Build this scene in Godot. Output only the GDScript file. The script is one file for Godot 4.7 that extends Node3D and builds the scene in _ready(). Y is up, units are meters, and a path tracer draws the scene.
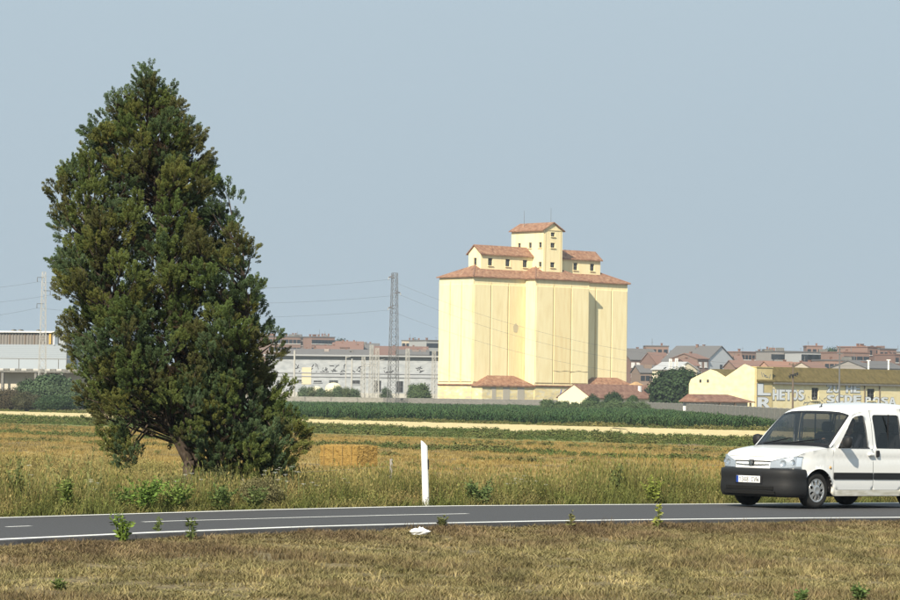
extends Node3D

# ---------------------------------------------------------------- layout
# x to the right, depth d away from the camera (z = -d), y up; the plain lies at y = 0.
const F := 2850.0
const CAM_Y := 3.3
var cam_basis := Basis()
const UX := 0.7266   # road direction in plan (x, depth)
const UD := 0.6871
const N_NEAR := 29.06
const N_FAR := 34.9
var rng := RandomNumberGenerator.new()
var names := {}
var M := {}

class MB:
	var v := PackedVector3Array()
	var c := PackedColorArray()
	var col := Color(1, 1, 1)
	func tri(a: Vector3, b: Vector3, d: Vector3) -> void:   # counter-clockwise seen from outside
		v.append(a); v.append(d); v.append(b)
		c.append(col); c.append(col); c.append(col)
	func quad(a: Vector3, b: Vector3, d: Vector3, e: Vector3) -> void:
		tri(a, b, d); tri(a, d, e)
	func box(o: Vector3, s: Vector3, bs := Basis()) -> void:
		var x := bs.x * s.x * 0.5
		var y := bs.y * s.y * 0.5
		var z := bs.z * s.z * 0.5
		quad(o - x - y + z, o + x - y + z, o + x + y + z, o - x + y + z)
		quad(o + x - y - z, o - x - y - z, o - x + y - z, o + x + y - z)
		quad(o + x - y + z, o + x - y - z, o + x + y - z, o + x + y + z)
		quad(o - x - y - z, o - x - y + z, o - x + y + z, o - x + y - z)
		quad(o - x + y + z, o + x + y + z, o + x + y - z, o - x + y - z)
		quad(o - x - y - z, o + x - y - z, o + x - y + z, o - x - y + z)
	func box2(a: Vector3, b: Vector3) -> void:
		box((a + b) * 0.5, (b - a).abs())
	func bevel_box(o: Vector3, s: Vector3, r: float, bs := Basis()) -> void:
		var h := s * 0.5
		var pts := []
		for sx in [-1.0, 1.0]:
			for sy in [-1.0, 1.0]:
				for sz in [-1.0, 1.0]:
					var k := Vector3(sx, sy, sz)
					pts.append([o + bs * (k * h - Vector3(0, r, r) * k), o + bs * (k * h - Vector3(r, 0, r) * k), o + bs * (k * h - Vector3(r, r, 0) * k)])
		hull(pts, o)
	func hull(groups: Array, o: Vector3) -> void:
		var all := PackedVector3Array()
		for g in groups:
			for p in g:
				all.append(p)
		# the 6 faces, 12 edges and 8 corners of a chamfered box; index = sx*4+sy*2+sz
		var f := [[0, [0, 1, 3, 2]], [0, [4, 5, 7, 6]], [1, [0, 1, 5, 4]], [1, [2, 3, 7, 6]], [2, [0, 2, 6, 4]], [2, [1, 3, 7, 5]]]
		for q in f:
			oquad(groups[q[1][0]][q[0]], groups[q[1][1]][q[0]], groups[q[1][2]][q[0]], groups[q[1][3]][q[0]], o)
		for e in [[0, 1, 0, 1], [2, 3, 0, 1], [4, 5, 0, 1], [6, 7, 0, 1], [0, 2, 0, 2], [1, 3, 0, 2], [4, 6, 0, 2], [5, 7, 0, 2], [0, 4, 1, 2], [1, 5, 1, 2], [2, 6, 1, 2], [3, 7, 1, 2]]:
			oquad(groups[e[0]][e[2]], groups[e[1]][e[2]], groups[e[1]][e[3]], groups[e[0]][e[3]], o)
		for g in groups:
			otri(g[0], g[1], g[2], o)
	func otri(a: Vector3, b: Vector3, d: Vector3, o: Vector3) -> void:
		if (b - a).cross(d - a).dot(a - o) >= 0.0: tri(a, b, d)
		else: tri(a, d, b)
	func oquad(a: Vector3, b: Vector3, d: Vector3, e: Vector3, o: Vector3) -> void:
		otri(a, b, d, o); otri(a, d, e, o)
	func tube(a: Vector3, b: Vector3, r0: float, r1: float, n := 6, caps := true) -> void:
		var w := (b - a).normalized()
		var u := w.cross(Vector3.UP if absf(w.y) < 0.9 else Vector3.RIGHT).normalized()
		var t := w.cross(u)
		for i in n:
			var p := TAU * i / n
			var q := TAU * (i + 1) / n
			var dp := u * cos(p) + t * sin(p)
			var dq := u * cos(q) + t * sin(q)
			quad(a + dp * r0, a + dq * r0, b + dq * r1, b + dp * r1)
			if caps:
				tri(b, b + dp * r1, b + dq * r1)
				tri(a, a + dq * r0, a + dp * r0)
	func path(pts: Array, r: Array, n := 6) -> void:
		for i in pts.size() - 1:
			tube(pts[i], pts[i + 1], r[i], r[i + 1], n, i == 0 or i == pts.size() - 2)
	func prism(poly: PackedVector2Array, z0: float, z1: float) -> void:   # polygon in x,y pulled along z
		var t := Geometry2D.triangulate_polygon(poly)
		for i in range(0, t.size(), 3):
			var a := poly[t[i]]
			var b := poly[t[i + 1]]
			var d := poly[t[i + 2]]
			if (b - a).cross(d - a) < 0.0:
				var k := b
				b = d
				d = k
			tri(Vector3(a.x, a.y, z1), Vector3(b.x, b.y, z1), Vector3(d.x, d.y, z1))
			tri(Vector3(a.x, a.y, z0), Vector3(d.x, d.y, z0), Vector3(b.x, b.y, z0))
		var area := 0.0
		for i in poly.size():
			area += poly[i].cross(poly[(i + 1) % poly.size()])
		for i in poly.size():
			var a := poly[i]
			var b := poly[(i + 1) % poly.size()]
			if area < 0.0:
				var k := a
				a = b
				b = k
			quad(Vector3(a.x, a.y, z0), Vector3(b.x, b.y, z0), Vector3(b.x, b.y, z1), Vector3(a.x, a.y, z1))
	func lathe(prof: Array, o: Vector3, axis: Vector3, n := 20) -> void:  # prof: Vector2(radius, along)
		var w := axis.normalized()
		var u := w.cross(Vector3.UP if absf(w.y) < 0.9 else Vector3.RIGHT).normalized()
		var t := w.cross(u)
		for i in n:
			var p := TAU * i / n
			var q := TAU * (i + 1) / n
			var dp := u * cos(p) + t * sin(p)
			var dq := u * cos(q) + t * sin(q)
			for k in prof.size() - 1:
				var a: Vector2 = prof[k]
				var b: Vector2 = prof[k + 1]
				if a.x > 1e-5: tri(o + dp * a.x + w * a.y, o + dq * a.x + w * a.y, o + dq * b.x + w * b.y)
				if b.x > 1e-5: tri(o + dp * a.x + w * a.y, o + dq * b.x + w * b.y, o + dp * b.x + w * b.y)
	func mesh(smooth := false, colored := false) -> ArrayMesh:
		var a := []
		a.resize(Mesh.ARRAY_MAX)
		a[Mesh.ARRAY_VERTEX] = v
		if colored: a[Mesh.ARRAY_COLOR] = c
		if not smooth:
			var n := PackedVector3Array()
			n.resize(v.size())
			for i in range(0, v.size(), 3):
				var k := (v[i + 2] - v[i]).cross(v[i + 1] - v[i]).normalized()
				n[i] = k; n[i + 1] = k; n[i + 2] = k
			a[Mesh.ARRAY_NORMAL] = n
			var m := ArrayMesh.new()
			m.add_surface_from_arrays(Mesh.PRIMITIVE_TRIANGLES, a)
			return m
		var st := SurfaceTool.new()
		st.create_from_arrays(a, Mesh.PRIMITIVE_TRIANGLES)
		st.index()
		st.generate_normals()
		return st.commit()

func lin(r: float, g: float, b: float) -> Color:
	return Color(r, g, b).linear_to_srgb()

func mat(r: float, g: float, b: float, rough := 0.9, metal := 0.0) -> StandardMaterial3D:
	var m := StandardMaterial3D.new()
	m.albedo_color = lin(r, g, b)
	m.roughness = rough
	m.metallic = metal
	m.metallic_specular = 0.4
	m.cull_mode = BaseMaterial3D.CULL_DISABLED
	return m

func noise_img(seed_: int, freq: float, stops: Array, size := 256, octaves := 5, stretch := Vector2(1, 1)) -> ImageTexture:
	# stops: [position, Color(linear)] ...; the ramp tints the base colour
	var n := FastNoiseLite.new()
	n.seed = seed_
	n.noise_type = FastNoiseLite.TYPE_SIMPLEX_SMOOTH
	n.frequency = freq
	n.fractal_octaves = octaves
	n.fractal_gain = 0.55
	var w := int(size * stretch.x)
	var h := int(size * stretch.y)
	var src := n.get_seamless_image(w, h)
	var g := Gradient.new()
	var off := PackedFloat32Array()
	var cols := PackedColorArray()
	for s in stops:
		off.append(s[0])
		cols.append(Color(s[1].r, s[1].g, s[1].b).linear_to_srgb())
	g.offsets = off
	g.colors = cols
	src.convert(Image.FORMAT_RGBA8)
	var data := src.get_data()
	var outd := PackedByteArray()
	outd.resize(w * h * 4)
	var lut := PackedByteArray()
	for i in 256:
		var k := g.sample(i / 255.0)
		lut.append(int(k.r * 255)); lut.append(int(k.g * 255)); lut.append(int(k.b * 255))
	for i in w * h:
		var q := data[i * 4] * 3
		outd[i * 4] = lut[q]; outd[i * 4 + 1] = lut[q + 1]; outd[i * 4 + 2] = lut[q + 2]; outd[i * 4 + 3] = 255
	var im := Image.create_from_data(w, h, false, Image.FORMAT_RGBA8, outd)
	return ImageTexture.create_from_image(im)

func textured(tex: Texture2D, scale: Vector3, rough := 0.9, tint := Color(1, 1, 1)) -> StandardMaterial3D:
	var m := StandardMaterial3D.new()
	m.albedo_texture = tex
	m.albedo_color = tint
	m.uv1_triplanar = true
	m.uv1_world_triplanar = true
	m.uv1_scale = scale
	m.roughness = rough
	m.metallic_specular = 0.35
	m.cull_mode = BaseMaterial3D.CULL_DISABLED
	return m

func numbered(called: String) -> String:
	if not names.has(called):
		names[called] = 0
		return called
	names[called] += 1
	return "%s_%03d" % [called, names[called]]

func tag(o: Node, label: String, category: String, group := "", kind := "") -> void:
	if label: o.set_meta("label", label)
	if category: o.set_meta("category", category)
	if group: o.set_meta("group", group)
	if kind: o.set_meta("kind", kind)

func thing(called: String, label: String, category: String, at := Vector3.ZERO, turn := 0.0, group := "") -> Node3D:
	var o := Node3D.new()
	o.name = numbered(called)
	add_child(o, true)
	o.position = at
	o.rotation.y = turn
	tag(o, label, category, group)
	return o

func part(parent: Node, called: String, mesh: Mesh, m: Material, at := Vector3.ZERO, turn := 0.0) -> MeshInstance3D:
	var o := MeshInstance3D.new()
	var k: int = parent.get_meta("_n_" + called, -1) + 1 if parent != self else -1
	if parent == self:
		o.name = numbered(called)
	else:
		o.name = called if k == 0 else "%s_%03d" % [called, k]
		parent.set_meta("_n_" + called, k)
	o.mesh = mesh
	o.material_override = m
	parent.add_child(o, true)
	o.position = at
	o.rotation.y = turn
	return o

func clean_meta(n: Node) -> void:
	for k in n.get_meta_list():
		if str(k).begins_with("_n_"): n.remove_meta(k)
	for ch in n.get_children():
		clean_meta(ch)

func structure(called: String, mesh: Mesh, m: Material) -> MeshInstance3D:
	var o := part(self, called, mesh, m)
	o.set_meta("kind", "structure")
	return o

func P(u: float, v: float, d: float) -> Vector3:
	var r := cam_basis * Vector3((u - 450.0) / F, -(v - 300.0) / F, -1.0)
	return Vector3(0, CAM_Y, 0) + r * (d / -r.z)

func on_plain(u: float, v: float, y := 0.0) -> Vector3:
	var r := cam_basis * Vector3((u - 450.0) / F, -(v - 300.0) / F, -1.0)
	return Vector3(0, CAM_Y, 0) + r * ((y - CAM_Y) / r.y)

func road_s(x: float, d: float) -> float: return UX * x + UD * d
func road_n(x: float, d: float) -> float: return -UD * x + UX * d
func on_road(s: float, n: float, y: float) -> Vector3:
	return Vector3(UX * s - UD * n, y, -(UD * s + UX * n))

# heights of the road's near and far edges along its length: a gentle crest, banked to the far side
const EDGE_NEAR := [[-60.0, 0.50], [0.0, 1.12], [10.0, 1.285], [20.0, 1.443], [22.3, 1.470], [24.8, 1.486], [27.5, 1.479], [29.5, 1.464], [32.2, 1.430], [35.2, 1.388], [37.7, 1.347], [45.0, 1.245], [60.0, 1.03], [100.0, 0.55], [200.0, 0.15]]
const EDGE_FAR := [[-60.0, 0.45], [0.0, 1.07], [10.0, 1.225], [20.0, 1.355], [24.0, 1.387], [26.7, 1.398], [29.0, 1.408], [31.4, 1.407], [33.1, 1.398], [35.5, 1.370], [38.7, 1.329], [42.2, 1.285], [45.3, 1.243], [60.0, 1.03], [100.0, 0.55], [200.0, 0.15]]

func along_table(t: Array, s: float) -> float:
	if s <= t[0][0]: return t[0][1]
	for i in t.size() - 1:
		if s <= t[i + 1][0]:
			return lerpf(t[i][1], t[i + 1][1], (s - t[i][0]) / (t[i + 1][0] - t[i][0]))
	return t[-1][1]

func road_h(s: float, n := 32.0) -> float:
	return lerpf(along_table(EDGE_NEAR, s), along_table(EDGE_FAR, s), clampf((n - N_NEAR) / (N_FAR - N_NEAR), -0.1, 1.1))

var gn := FastNoiseLite.new()
func ground_h(x: float, d: float) -> float:
	var s := road_s(x, d)
	var n := road_n(x, d)
	var r := road_h(s, n)
	var bump := gn.get_noise_2d(x * 3.0, d * 3.0) * 0.05 + gn.get_noise_2d(x * 14.0, d * 14.0) * 0.02
	var h := 0.0
	if n < N_NEAR - 0.2:
		var k := N_NEAR - 0.2 - n
		h = r - 0.07 - 0.07 * smoothstep(0.0, 1.6, k) - 0.02 * minf(k, 60.0) + bump * smoothstep(0.0, 1.0, k)
	elif n < N_FAR + 0.3:
		h = r - 0.08
	else:
		var k := smoothstep(N_FAR + 0.3, N_FAR + 11.0, n)
		h = lerpf(r - 0.06, 0.0, k) + bump * smoothstep(0.0, 0.06, k)
	if d > 700.0: h += 15.0 * smoothstep(780.0, 1350.0, d) + 8.0 * smoothstep(1500.0, 3500.0, d)
	return h

func _ready() -> void:
	gn.seed = 5
	gn.frequency = 0.05
	setup_view()
	make_materials()
	build_ground()
	build_road()
	print("ground ", Time.get_ticks_msec())
	build_silo()
	build_town()
	print("town ", Time.get_ticks_msec())
	build_tree()
	print("tree ", Time.get_ticks_msec())
	build_van()
	print("van ", Time.get_ticks_msec())
	build_fields()
	build_small()
	clean_meta(self)
	print("done ", Time.get_ticks_msec())

func setup_view() -> void:
	var c := Camera3D.new()
	c.name = "camera"
	c.rotation = Vector3(atan(93.0 / F), 0, 0.013)
	cam_basis = Basis.from_euler(c.rotation)
	c.position = Vector3(0, CAM_Y, 0)
	c.fov = rad_to_deg(2.0 * atan(300.0 / F))
	c.near = 0.5
	c.far = 9000.0
	add_child(c)
	c.current = true
	var sun := DirectionalLight3D.new()
	sun.name = "sun"
	sun.light_energy = 1.5
	sun.light_color = Color(1.0, 0.955, 0.87)
	sun.light_angular_distance = 0.5
	sun.shadow_enabled = true
	add_child(sun)
	sun.look_at_from_position(Vector3.ZERO, -Vector3(-0.283, 0.602, 0.747))
	var e := Environment.new()
	e.background_mode = Environment.BG_SKY
	var sm := ProceduralSkyMaterial.new()
	sm.sky_top_color = Color(0.63, 0.70, 0.745)
	sm.sky_horizon_color = Color(0.560, 0.612, 0.648)
	sm.sky_curve = 0.25
	sm.ground_bottom_color = Color(0.30, 0.28, 0.20)
	sm.ground_horizon_color = Color(0.58, 0.64, 0.66)
	sm.sun_angle_max = 12.0
	sm.sun_curve = 0.1
	# thin uneven haze over the whole sky
	var hz := FastNoiseLite.new()
	hz.seed = 8
	hz.noise_type = FastNoiseLite.TYPE_SIMPLEX_SMOOTH
	hz.frequency = 1.6
	hz.fractal_octaves = 4
	var him := Image.create(1024, 512, false, Image.FORMAT_RGBA8)
	for y in 512:
		var el := PI * (0.5 - (y + 0.5) / 512.0)
		for x in 1024:
			var az := TAU * x / 1024.0
			var q := Vector3(cos(el) * cos(az), sin(el) * 3.0, cos(el) * sin(az))
			var k := clampf(0.5 + 0.75 * hz.get_noise_3dv(q * 1.4), 0.0, 1.0)
			him.set_pixel(x, y, Color(1.0, 1.0, 1.0, k))
	sm.sky_cover = ImageTexture.create_from_image(him)
	sm.sky_cover_modulate = Color(0.045, 0.042, 0.040, 1.0)
	var sky := Sky.new()
	sky.sky_material = sm
	e.sky = sky
	e.background_energy_multiplier = 1.0
	e.tonemap_mode = Environment.TONE_MAPPER_LINEAR
	e.tonemap_exposure = 1.55
	e.fog_enabled = true
	e.fog_density = 0.00014
	e.fog_light_color = Color(0.80, 0.86, 0.92)
	e.sdfgi_enabled = true
	e.ssao_enabled = true
	e.ssil_enabled = true
	var we := WorldEnvironment.new()
	we.name = "environment"
	we.environment = e
	add_child(we)

# ---------------------------------------------------------------- materials
func g3(k: float) -> Color: return Color(k, k, k)

func make_materials() -> void:
	M.soil = textured(noise_img(11, 0.03, [[0.25, Color(0.085, 0.068, 0.04)], [0.45, Color(0.15, 0.118, 0.065)], [0.6, Color(0.21, 0.165, 0.085)], [0.8, Color(0.12, 0.105, 0.055)]], 512), Vector3(0.35, 0.35, 0.35), 1.0)
	M.gold = textured(noise_img(12, 0.03, [[0.25, Color(0.23, 0.165, 0.055)], [0.5, Color(0.32, 0.235, 0.08)], [0.75, Color(0.38, 0.285, 0.105)]], 512), Vector3(0.11, 0.11, 0.11), 1.0)
	M.pale = textured(noise_img(13, 0.03, [[0.25, Color(0.46, 0.37, 0.18)], [0.5, Color(0.55, 0.45, 0.23)], [0.75, Color(0.62, 0.51, 0.28)]], 256), Vector3(0.07, 0.07, 0.07), 1.0)
	M.weedy = textured(noise_img(14, 0.04, [[0.25, Color(0.09, 0.12, 0.03)], [0.55, Color(0.15, 0.17, 0.05)], [0.8, Color(0.24, 0.21, 0.08)]], 256), Vector3(0.15, 0.15, 0.15), 1.0)
	M.corn_soil = mat(0.10, 0.085, 0.05)
	M.asphalt = textured(noise_img(15, 0.09, [[0.2, Color(0.048, 0.048, 0.052)], [0.5, Color(0.062, 0.062, 0.066)], [0.8, Color(0.080, 0.079, 0.081)]], 512), Vector3(0.5, 0.5, 0.5), 0.85)
	M.road_paint = textured(noise_img(16, 0.12, [[0.2, Color(0.42, 0.42, 0.40)], [0.42, Color(0.72, 0.72, 0.70)], [0.8, Color(0.80, 0.80, 0.78)]], 256), Vector3(0.8, 0.8, 0.8), 0.7)
	# silo render: pale yellow paint with vertical run-off stains
	M.silo = textured(noise_img(21, 0.022, [[0.15, Color(0.75, 0.63, 0.36)], [0.4, Color(0.81, 0.70, 0.42)], [0.6, Color(0.83, 0.73, 0.45)], [0.85, Color(0.84, 0.75, 0.48)]], 256, 5, Vector2(2, 1)), Vector3(0.10, 0.02, 0.10), 0.92)
	M.silo_warm = textured(noise_img(22, 0.022, [[0.15, Color(0.72, 0.56, 0.29)], [0.45, Color(0.78, 0.65, 0.37)], [0.85, Color(0.81, 0.71, 0.43)]], 256, 5, Vector2(2, 1)), Vector3(0.12, 0.02, 0.12), 0.92)
	M.silo_base = textured(noise_img(23, 0.03, [[0.2, Color(0.45, 0.42, 0.36)], [0.38, Color(0.66, 0.55, 0.30)], [0.65, Color(0.74, 0.64, 0.36)], [0.85, Color(0.72, 0.70, 0.62)]], 256), Vector3(0.06, 0.09, 0.06), 0.92)
	M.silo_groove = mat(0.55, 0.45, 0.26)
	M.tile = textured(noise_img(24, 0.016, [[0.2, Color(0.14, 0.072, 0.045)], [0.42, Color(0.25, 0.128, 0.078)], [0.6, Color(0.31, 0.168, 0.102)], [0.8, Color(0.40, 0.275, 0.185)]], 512), Vector3(0.13, 0.13, 0.13), 0.9)
	M.tile_edge = mat(0.24, 0.13, 0.09)
	M.tile_brown = textured(noise_img(25, 0.02, [[0.2, Color(0.12, 0.062, 0.045)], [0.5, Color(0.18, 0.092, 0.066)], [0.8, Color(0.26, 0.16, 0.115)]], 256), Vector3(0.2, 0.2, 0.2), 0.9)
	M.moss_roof = textured(noise_img(26, 0.03, [[0.2, Color(0.08, 0.062, 0.022)], [0.5, Color(0.12, 0.093, 0.033)], [0.8, Color(0.165, 0.125, 0.05)]], 256), Vector3(0.15, 0.15, 0.15), 0.95)
	M.ware = textured(noise_img(27, 0.03, [[0.2, Color(0.70, 0.60, 0.34)], [0.5, Color(0.76, 0.67, 0.41)], [0.8, Color(0.78, 0.70, 0.46)]], 256), Vector3(0.12, 0.12, 0.12), 0.92)
	M.concrete = textured(noise_img(28, 0.04, [[0.2, Color(0.20, 0.19, 0.165)], [0.5, Color(0.25, 0.24, 0.21)], [0.8, Color(0.30, 0.29, 0.255)]], 256), Vector3(0.12, 0.25, 0.12), 0.95)
	M.concrete_dark = textured(noise_img(29, 0.04, [[0.2, Color(0.14, 0.135, 0.125)], [0.5, Color(0.175, 0.17, 0.155)], [0.8, Color(0.21, 0.20, 0.185)]], 256), Vector3(0.12, 0.25, 0.12), 0.95)
	M.dark = mat(0.012, 0.013, 0.016, 0.6)
	M.glass_far = mat(0.02, 0.025, 0.032, 0.15)
	M.steel = mat(0.15, 0.15, 0.15, 0.6, 0.3)
	M.steel_pale = mat(0.42, 0.41, 0.38, 0.7)
	M.rust = mat(0.16, 0.12, 0.09, 0.8, 0.2)
	M.grey_wall = textured(noise_img(30, 0.03, [[0.2, Color(0.27, 0.29, 0.31)], [0.5, Color(0.33, 0.35, 0.37)], [0.8, Color(0.38, 0.40, 0.415)]], 256), Vector3(0.05, 0.12, 0.05), 0.9)
	M.white_wall = mat(0.68, 0.68, 0.66)
	M.paint_outline = mat(0.22, 0.225, 0.23, 0.8)
	M.paint_fill = mat(0.66, 0.70, 0.74, 0.7)
	M.paint_black = mat(0.03, 0.03, 0.035, 0.8)
	M.paint_silver = mat(0.46, 0.49, 0.52, 0.6)
	M.paint_white = mat(0.78, 0.78, 0.76, 0.8)
	M.bark = textured(noise_img(31, 0.05, [[0.2, Color(0.035, 0.026, 0.019)], [0.5, Color(0.06, 0.046, 0.035)], [0.8, Color(0.10, 0.078, 0.06)]], 128), Vector3(2, 1, 2), 1.0)
	M.leaf = StandardMaterial3D.new()
	M.leaf.vertex_color_use_as_albedo = true
	M.leaf.roughness = 0.75
	M.leaf.metallic_specular = 0.25
	M.leaf.backlight = Color(0.12, 0.14, 0.06)
	M.leaf.cull_mode = BaseMaterial3D.CULL_DISABLED
	M.straw_leaf = M.leaf.duplicate()
	M.straw_leaf.roughness = 0.9
	M.straw_leaf.backlight = Color(0.25, 0.25, 0.2)

# ---------------------------------------------------------------- ground, road, field sheets
func axis(stops: Array) -> PackedFloat32Array:   # [[from, step], ...] up to the last
	var a := PackedFloat32Array()
	var x: float = stops[0][0]
	for i in stops.size() - 1:
		while x < stops[i + 1][0] - 1e-3:
			a.append(x)
			x += stops[i][1]
		x = stops[i + 1][0]
	a.append(x)
	return a

func build_ground() -> void:
	var xs := axis([[-3000.0, 400.0], [-600.0, 60.0], [-120.0, 8.0], [-24.0, 0.6], [24.0, 8.0], [120.0, 60.0], [600.0, 400.0], [3000.0, 1.0]])
	var ds := axis([[-400.0, 100.0], [0.0, 4.0], [16.0, 0.5], [72.0, 4.0], [160.0, 40.0], [720.0, 80.0], [1600.0, 400.0], [6000.0, 1.0]])
	var v := PackedVector3Array()
	var nn := PackedVector3Array()
	for d in ds:
		for x in xs:
			v.append(Vector3(x, ground_h(x, d), -d))
			var ex := ground_h(x + 0.3, d) - ground_h(x - 0.3, d)
			var ed := ground_h(x, d + 0.3) - ground_h(x, d - 0.3)
			nn.append(Vector3(-ex / 0.6, 1, ed / 0.6).normalized())
	var idx := PackedInt32Array()
	var w := xs.size()
	for j in ds.size() - 1:
		for i in w - 1:
			var a := j * w + i
			idx.append_array([a, a + w, a + 1, a + 1, a + w, a + w + 1])
	var arr := []
	arr.resize(Mesh.ARRAY_MAX)
	arr[Mesh.ARRAY_VERTEX] = v
	arr[Mesh.ARRAY_NORMAL] = nn
	arr[Mesh.ARRAY_INDEX] = idx
	var m := ArrayMesh.new()
	m.add_surface_from_arrays(Mesh.PRIMITIVE_TRIANGLES, arr)
	structure("ground", m, M.soil)

func road_strip(n0: float, n1: float, s0: float, s1: float, lift: float, ragged := 0.0, steps := 1.0) -> ArrayMesh:
	var mb := MB.new()
	var s := s0
	while s < s1 - 1e-3:
		var e := minf(s + steps, s1)
		var a0 := n0 + ragged * gn.get_noise_2d(s * 9.0, n0 * 50.0)
		var b0 := n1 + ragged * gn.get_noise_2d(s * 9.0, n1 * 50.0)
		var a1 := n0 + ragged * gn.get_noise_2d(e * 9.0, n0 * 50.0)
		var b1 := n1 + ragged * gn.get_noise_2d(e * 9.0, n1 * 50.0)
		mb.quad(on_road(s, a0, road_h(s, a0) + lift), on_road(e, a1, road_h(e, a1) + lift), on_road(e, b1, road_h(e, b1) + lift), on_road(s, b0, road_h(s, b0) + lift))
		s = e
	return mb.mesh()

func build_road() -> void:
	var mb := MB.new()
	var s := -60.0
	while s < 200.0:
		var e := s + 0.5
		var p := []
		for q in [s, e]:
			var a := N_NEAR - 0.30 + 0.12 * gn.get_noise_2d(q * 25.0, 3.0)
			var b := N_FAR + 0.2 + 0.10 * gn.get_noise_2d(q * 25.0, 9.0)
			p.append([on_road(q, a - 0.05, road_h(q, a) - 0.30), on_road(q, a, road_h(q, a)), on_road(q, b, road_h(q, b)), on_road(q, b + 0.03, road_h(q, b) - 0.14)])
		for k in 3:
			mb.quad(p[0][k], p[1][k], p[1][k + 1], p[0][k + 1])
		s = e
	structure("road", mb.mesh(), M.asphalt)
	structure("road_edge_line", road_strip(N_NEAR - 0.12, N_NEAR + 0.13, -60, 200, 0.004, 0.02, 0.5), M.road_paint)
	structure("road_edge_line", road_strip(N_FAR - 0.12, N_FAR + 0.10, -60, 200, 0.004, 0.02, 0.5), M.road_paint)
	# centre line: broken, one long stroke behind the foreground weeds
	for k in [[-30.0, -24.0], [-4.0, 2.0], [22.1, 22.5], [24.4, 30.7], [48.0, 54.0], [66.0, 72.0]]:
		structure("road_centre_line", road_strip(32.0 - 0.06, 32.0 + 0.06, k[0], k[1], 0.004, 0.02, 0.5), M.road_paint)

func strip_point(t: float, l: float, y: float) -> Vector3:   # field lines: t = d + 1.23 x, l runs along the line
	return Vector3(0.631 * l, y, -(t - 0.776 * l))

func field_strip(called: String, t0: float, t1: float, l0: float, l1: float, y: float, m: Material, rag := 3.0) -> void:
	var mb := MB.new()
	var l := l0
	while l < l1:
		var e := l + 2.0
		var q := func(t: float, ll: float, k: float) -> Vector3: return strip_point(t + rag * (gn.get_noise_2d(ll * 4.0, k + t) + 0.6 * gn.get_noise_2d(ll * 20.0, k + t)), ll, y)
		mb.quad(q.call(t0, l, 1.0), q.call(t0, e, 1.0), q.call(t1, e, 7.0), q.call(t1, l, 7.0))
		l = e
	structure(called, mb.mesh(), m)

# ---------------------------------------------------------------- silo
func wall(mb: MB, o: Vector3, e: Vector3, inn: Vector3, w: float, y0: float, y1: float, th: float, holes: Array) -> void:
	# a wall w long along e, th thick towards inn, with rectangular openings [x0, y0, x1, y1]
	var xs := [0.0, w]
	for h in holes:
		xs.append(h[0]); xs.append(h[2])
	xs.sort()
	var bs := Basis(e, Vector3.UP, inn)
	for i in xs.size() - 1:
		var a: float = xs[i]
		var b: float = xs[i + 1]
		if b - a < 1e-3: continue
		var mid := (a + b) * 0.5
		var cuts := []
		for h in holes:
			if h[0] < mid and h[2] > mid: cuts.append([h[1], h[3]])
		cuts.sort_custom(func(p, q): return p[0] < q[0])
		var y := y0
		cuts.append([y1, y1])
		for k in cuts:
			if k[0] - y > 1e-3:
				mb.box(o + e * mid + inn * th * 0.5 + Vector3.UP * ((y + k[0]) * 0.5 - o.y), Vector3(b - a, k[0] - y, th), bs)
			y = k[1]

func hip_roof(mb: MB, x0: float, x1: float, z0: float, z1: float, y: float, pitch: float, th := 0.18) -> void:
	# eave rectangle; the ridge runs along the longer side
	var hw := minf(x1 - x0, z1 - z0) * 0.5
	var top := y + hw * pitch
	var a := Vector3(x0, y, z1)
	var b := Vector3(x1, y, z1)
	var c := Vector3(x1, y, z0)
	var d := Vector3(x0, y, z0)
	var r0: Vector3
	var r1: Vector3
	if x1 - x0 >= z1 - z0:
		r0 = Vector3(x0 + hw, top, (z0 + z1) * 0.5)
		r1 = Vector3(x1 - hw, top, (z0 + z1) * 0.5)
		mb.quad(a, b, r1, r0); mb.quad(c, d, r0, r1); mb.tri(b, c, r1); mb.tri(d, a, r0)
	else:
		r0 = Vector3((x0 + x1) * 0.5, top, z1 - hw)
		r1 = Vector3((x0 + x1) * 0.5, top, z0 + hw)
		mb.tri(a, b, r0); mb.tri(c, d, r1); mb.quad(b, c, r1, r0); mb.quad(d, a, r0, r1)
	var dn := Vector3.DOWN * th
	mb.quad(a + dn, b + dn, b, a); mb.quad(b + dn, c + dn, c, b); mb.quad(c + dn, d + dn, d, c); mb.quad(d + dn, a + dn, a, d)
	mb.quad(d + dn, c + dn, b + dn, a + dn)

func gable_slab(mb: MB, a0: Vector3, a1: Vector3, half: Vector3, rise: float, over: float, th: float) -> void:
	# two sloping slabs from ridge a0-a1 down to eaves at +-half; a0, a1 at wall-top height in the middle
	var run := half.length()
	var hn := half / run
	var sl := rise / run
	for sgn in [1.0, -1.0]:
		var top0 := a0 + Vector3.UP * (rise + 0.02)
		var top1 := a1 + Vector3.UP * (rise + 0.02)
		var out: Vector3 = hn * sgn * (run + over)
		var e0 := a0 + out - Vector3.UP * (over * sl - 0.02)
		var e1 := a1 + out - Vector3.UP * (over * sl - 0.02)
		var t := Vector3.UP * th
		var mid := (top0 + top1 + e0 + e1) * 0.25 + t * 0.5
		mb.oquad(top0 + t, top1 + t, e1 + t, e0 + t, mid)
		mb.oquad(top0, top1, e1, e0, mid)
		mb.oquad(e0, e1, e1 + t, e0 + t, mid)
		mb.oquad(top0, e0, e0 + t, top0 + t, mid)
		mb.oquad(top1, e1, e1 + t, top1 + t, mid)

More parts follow.
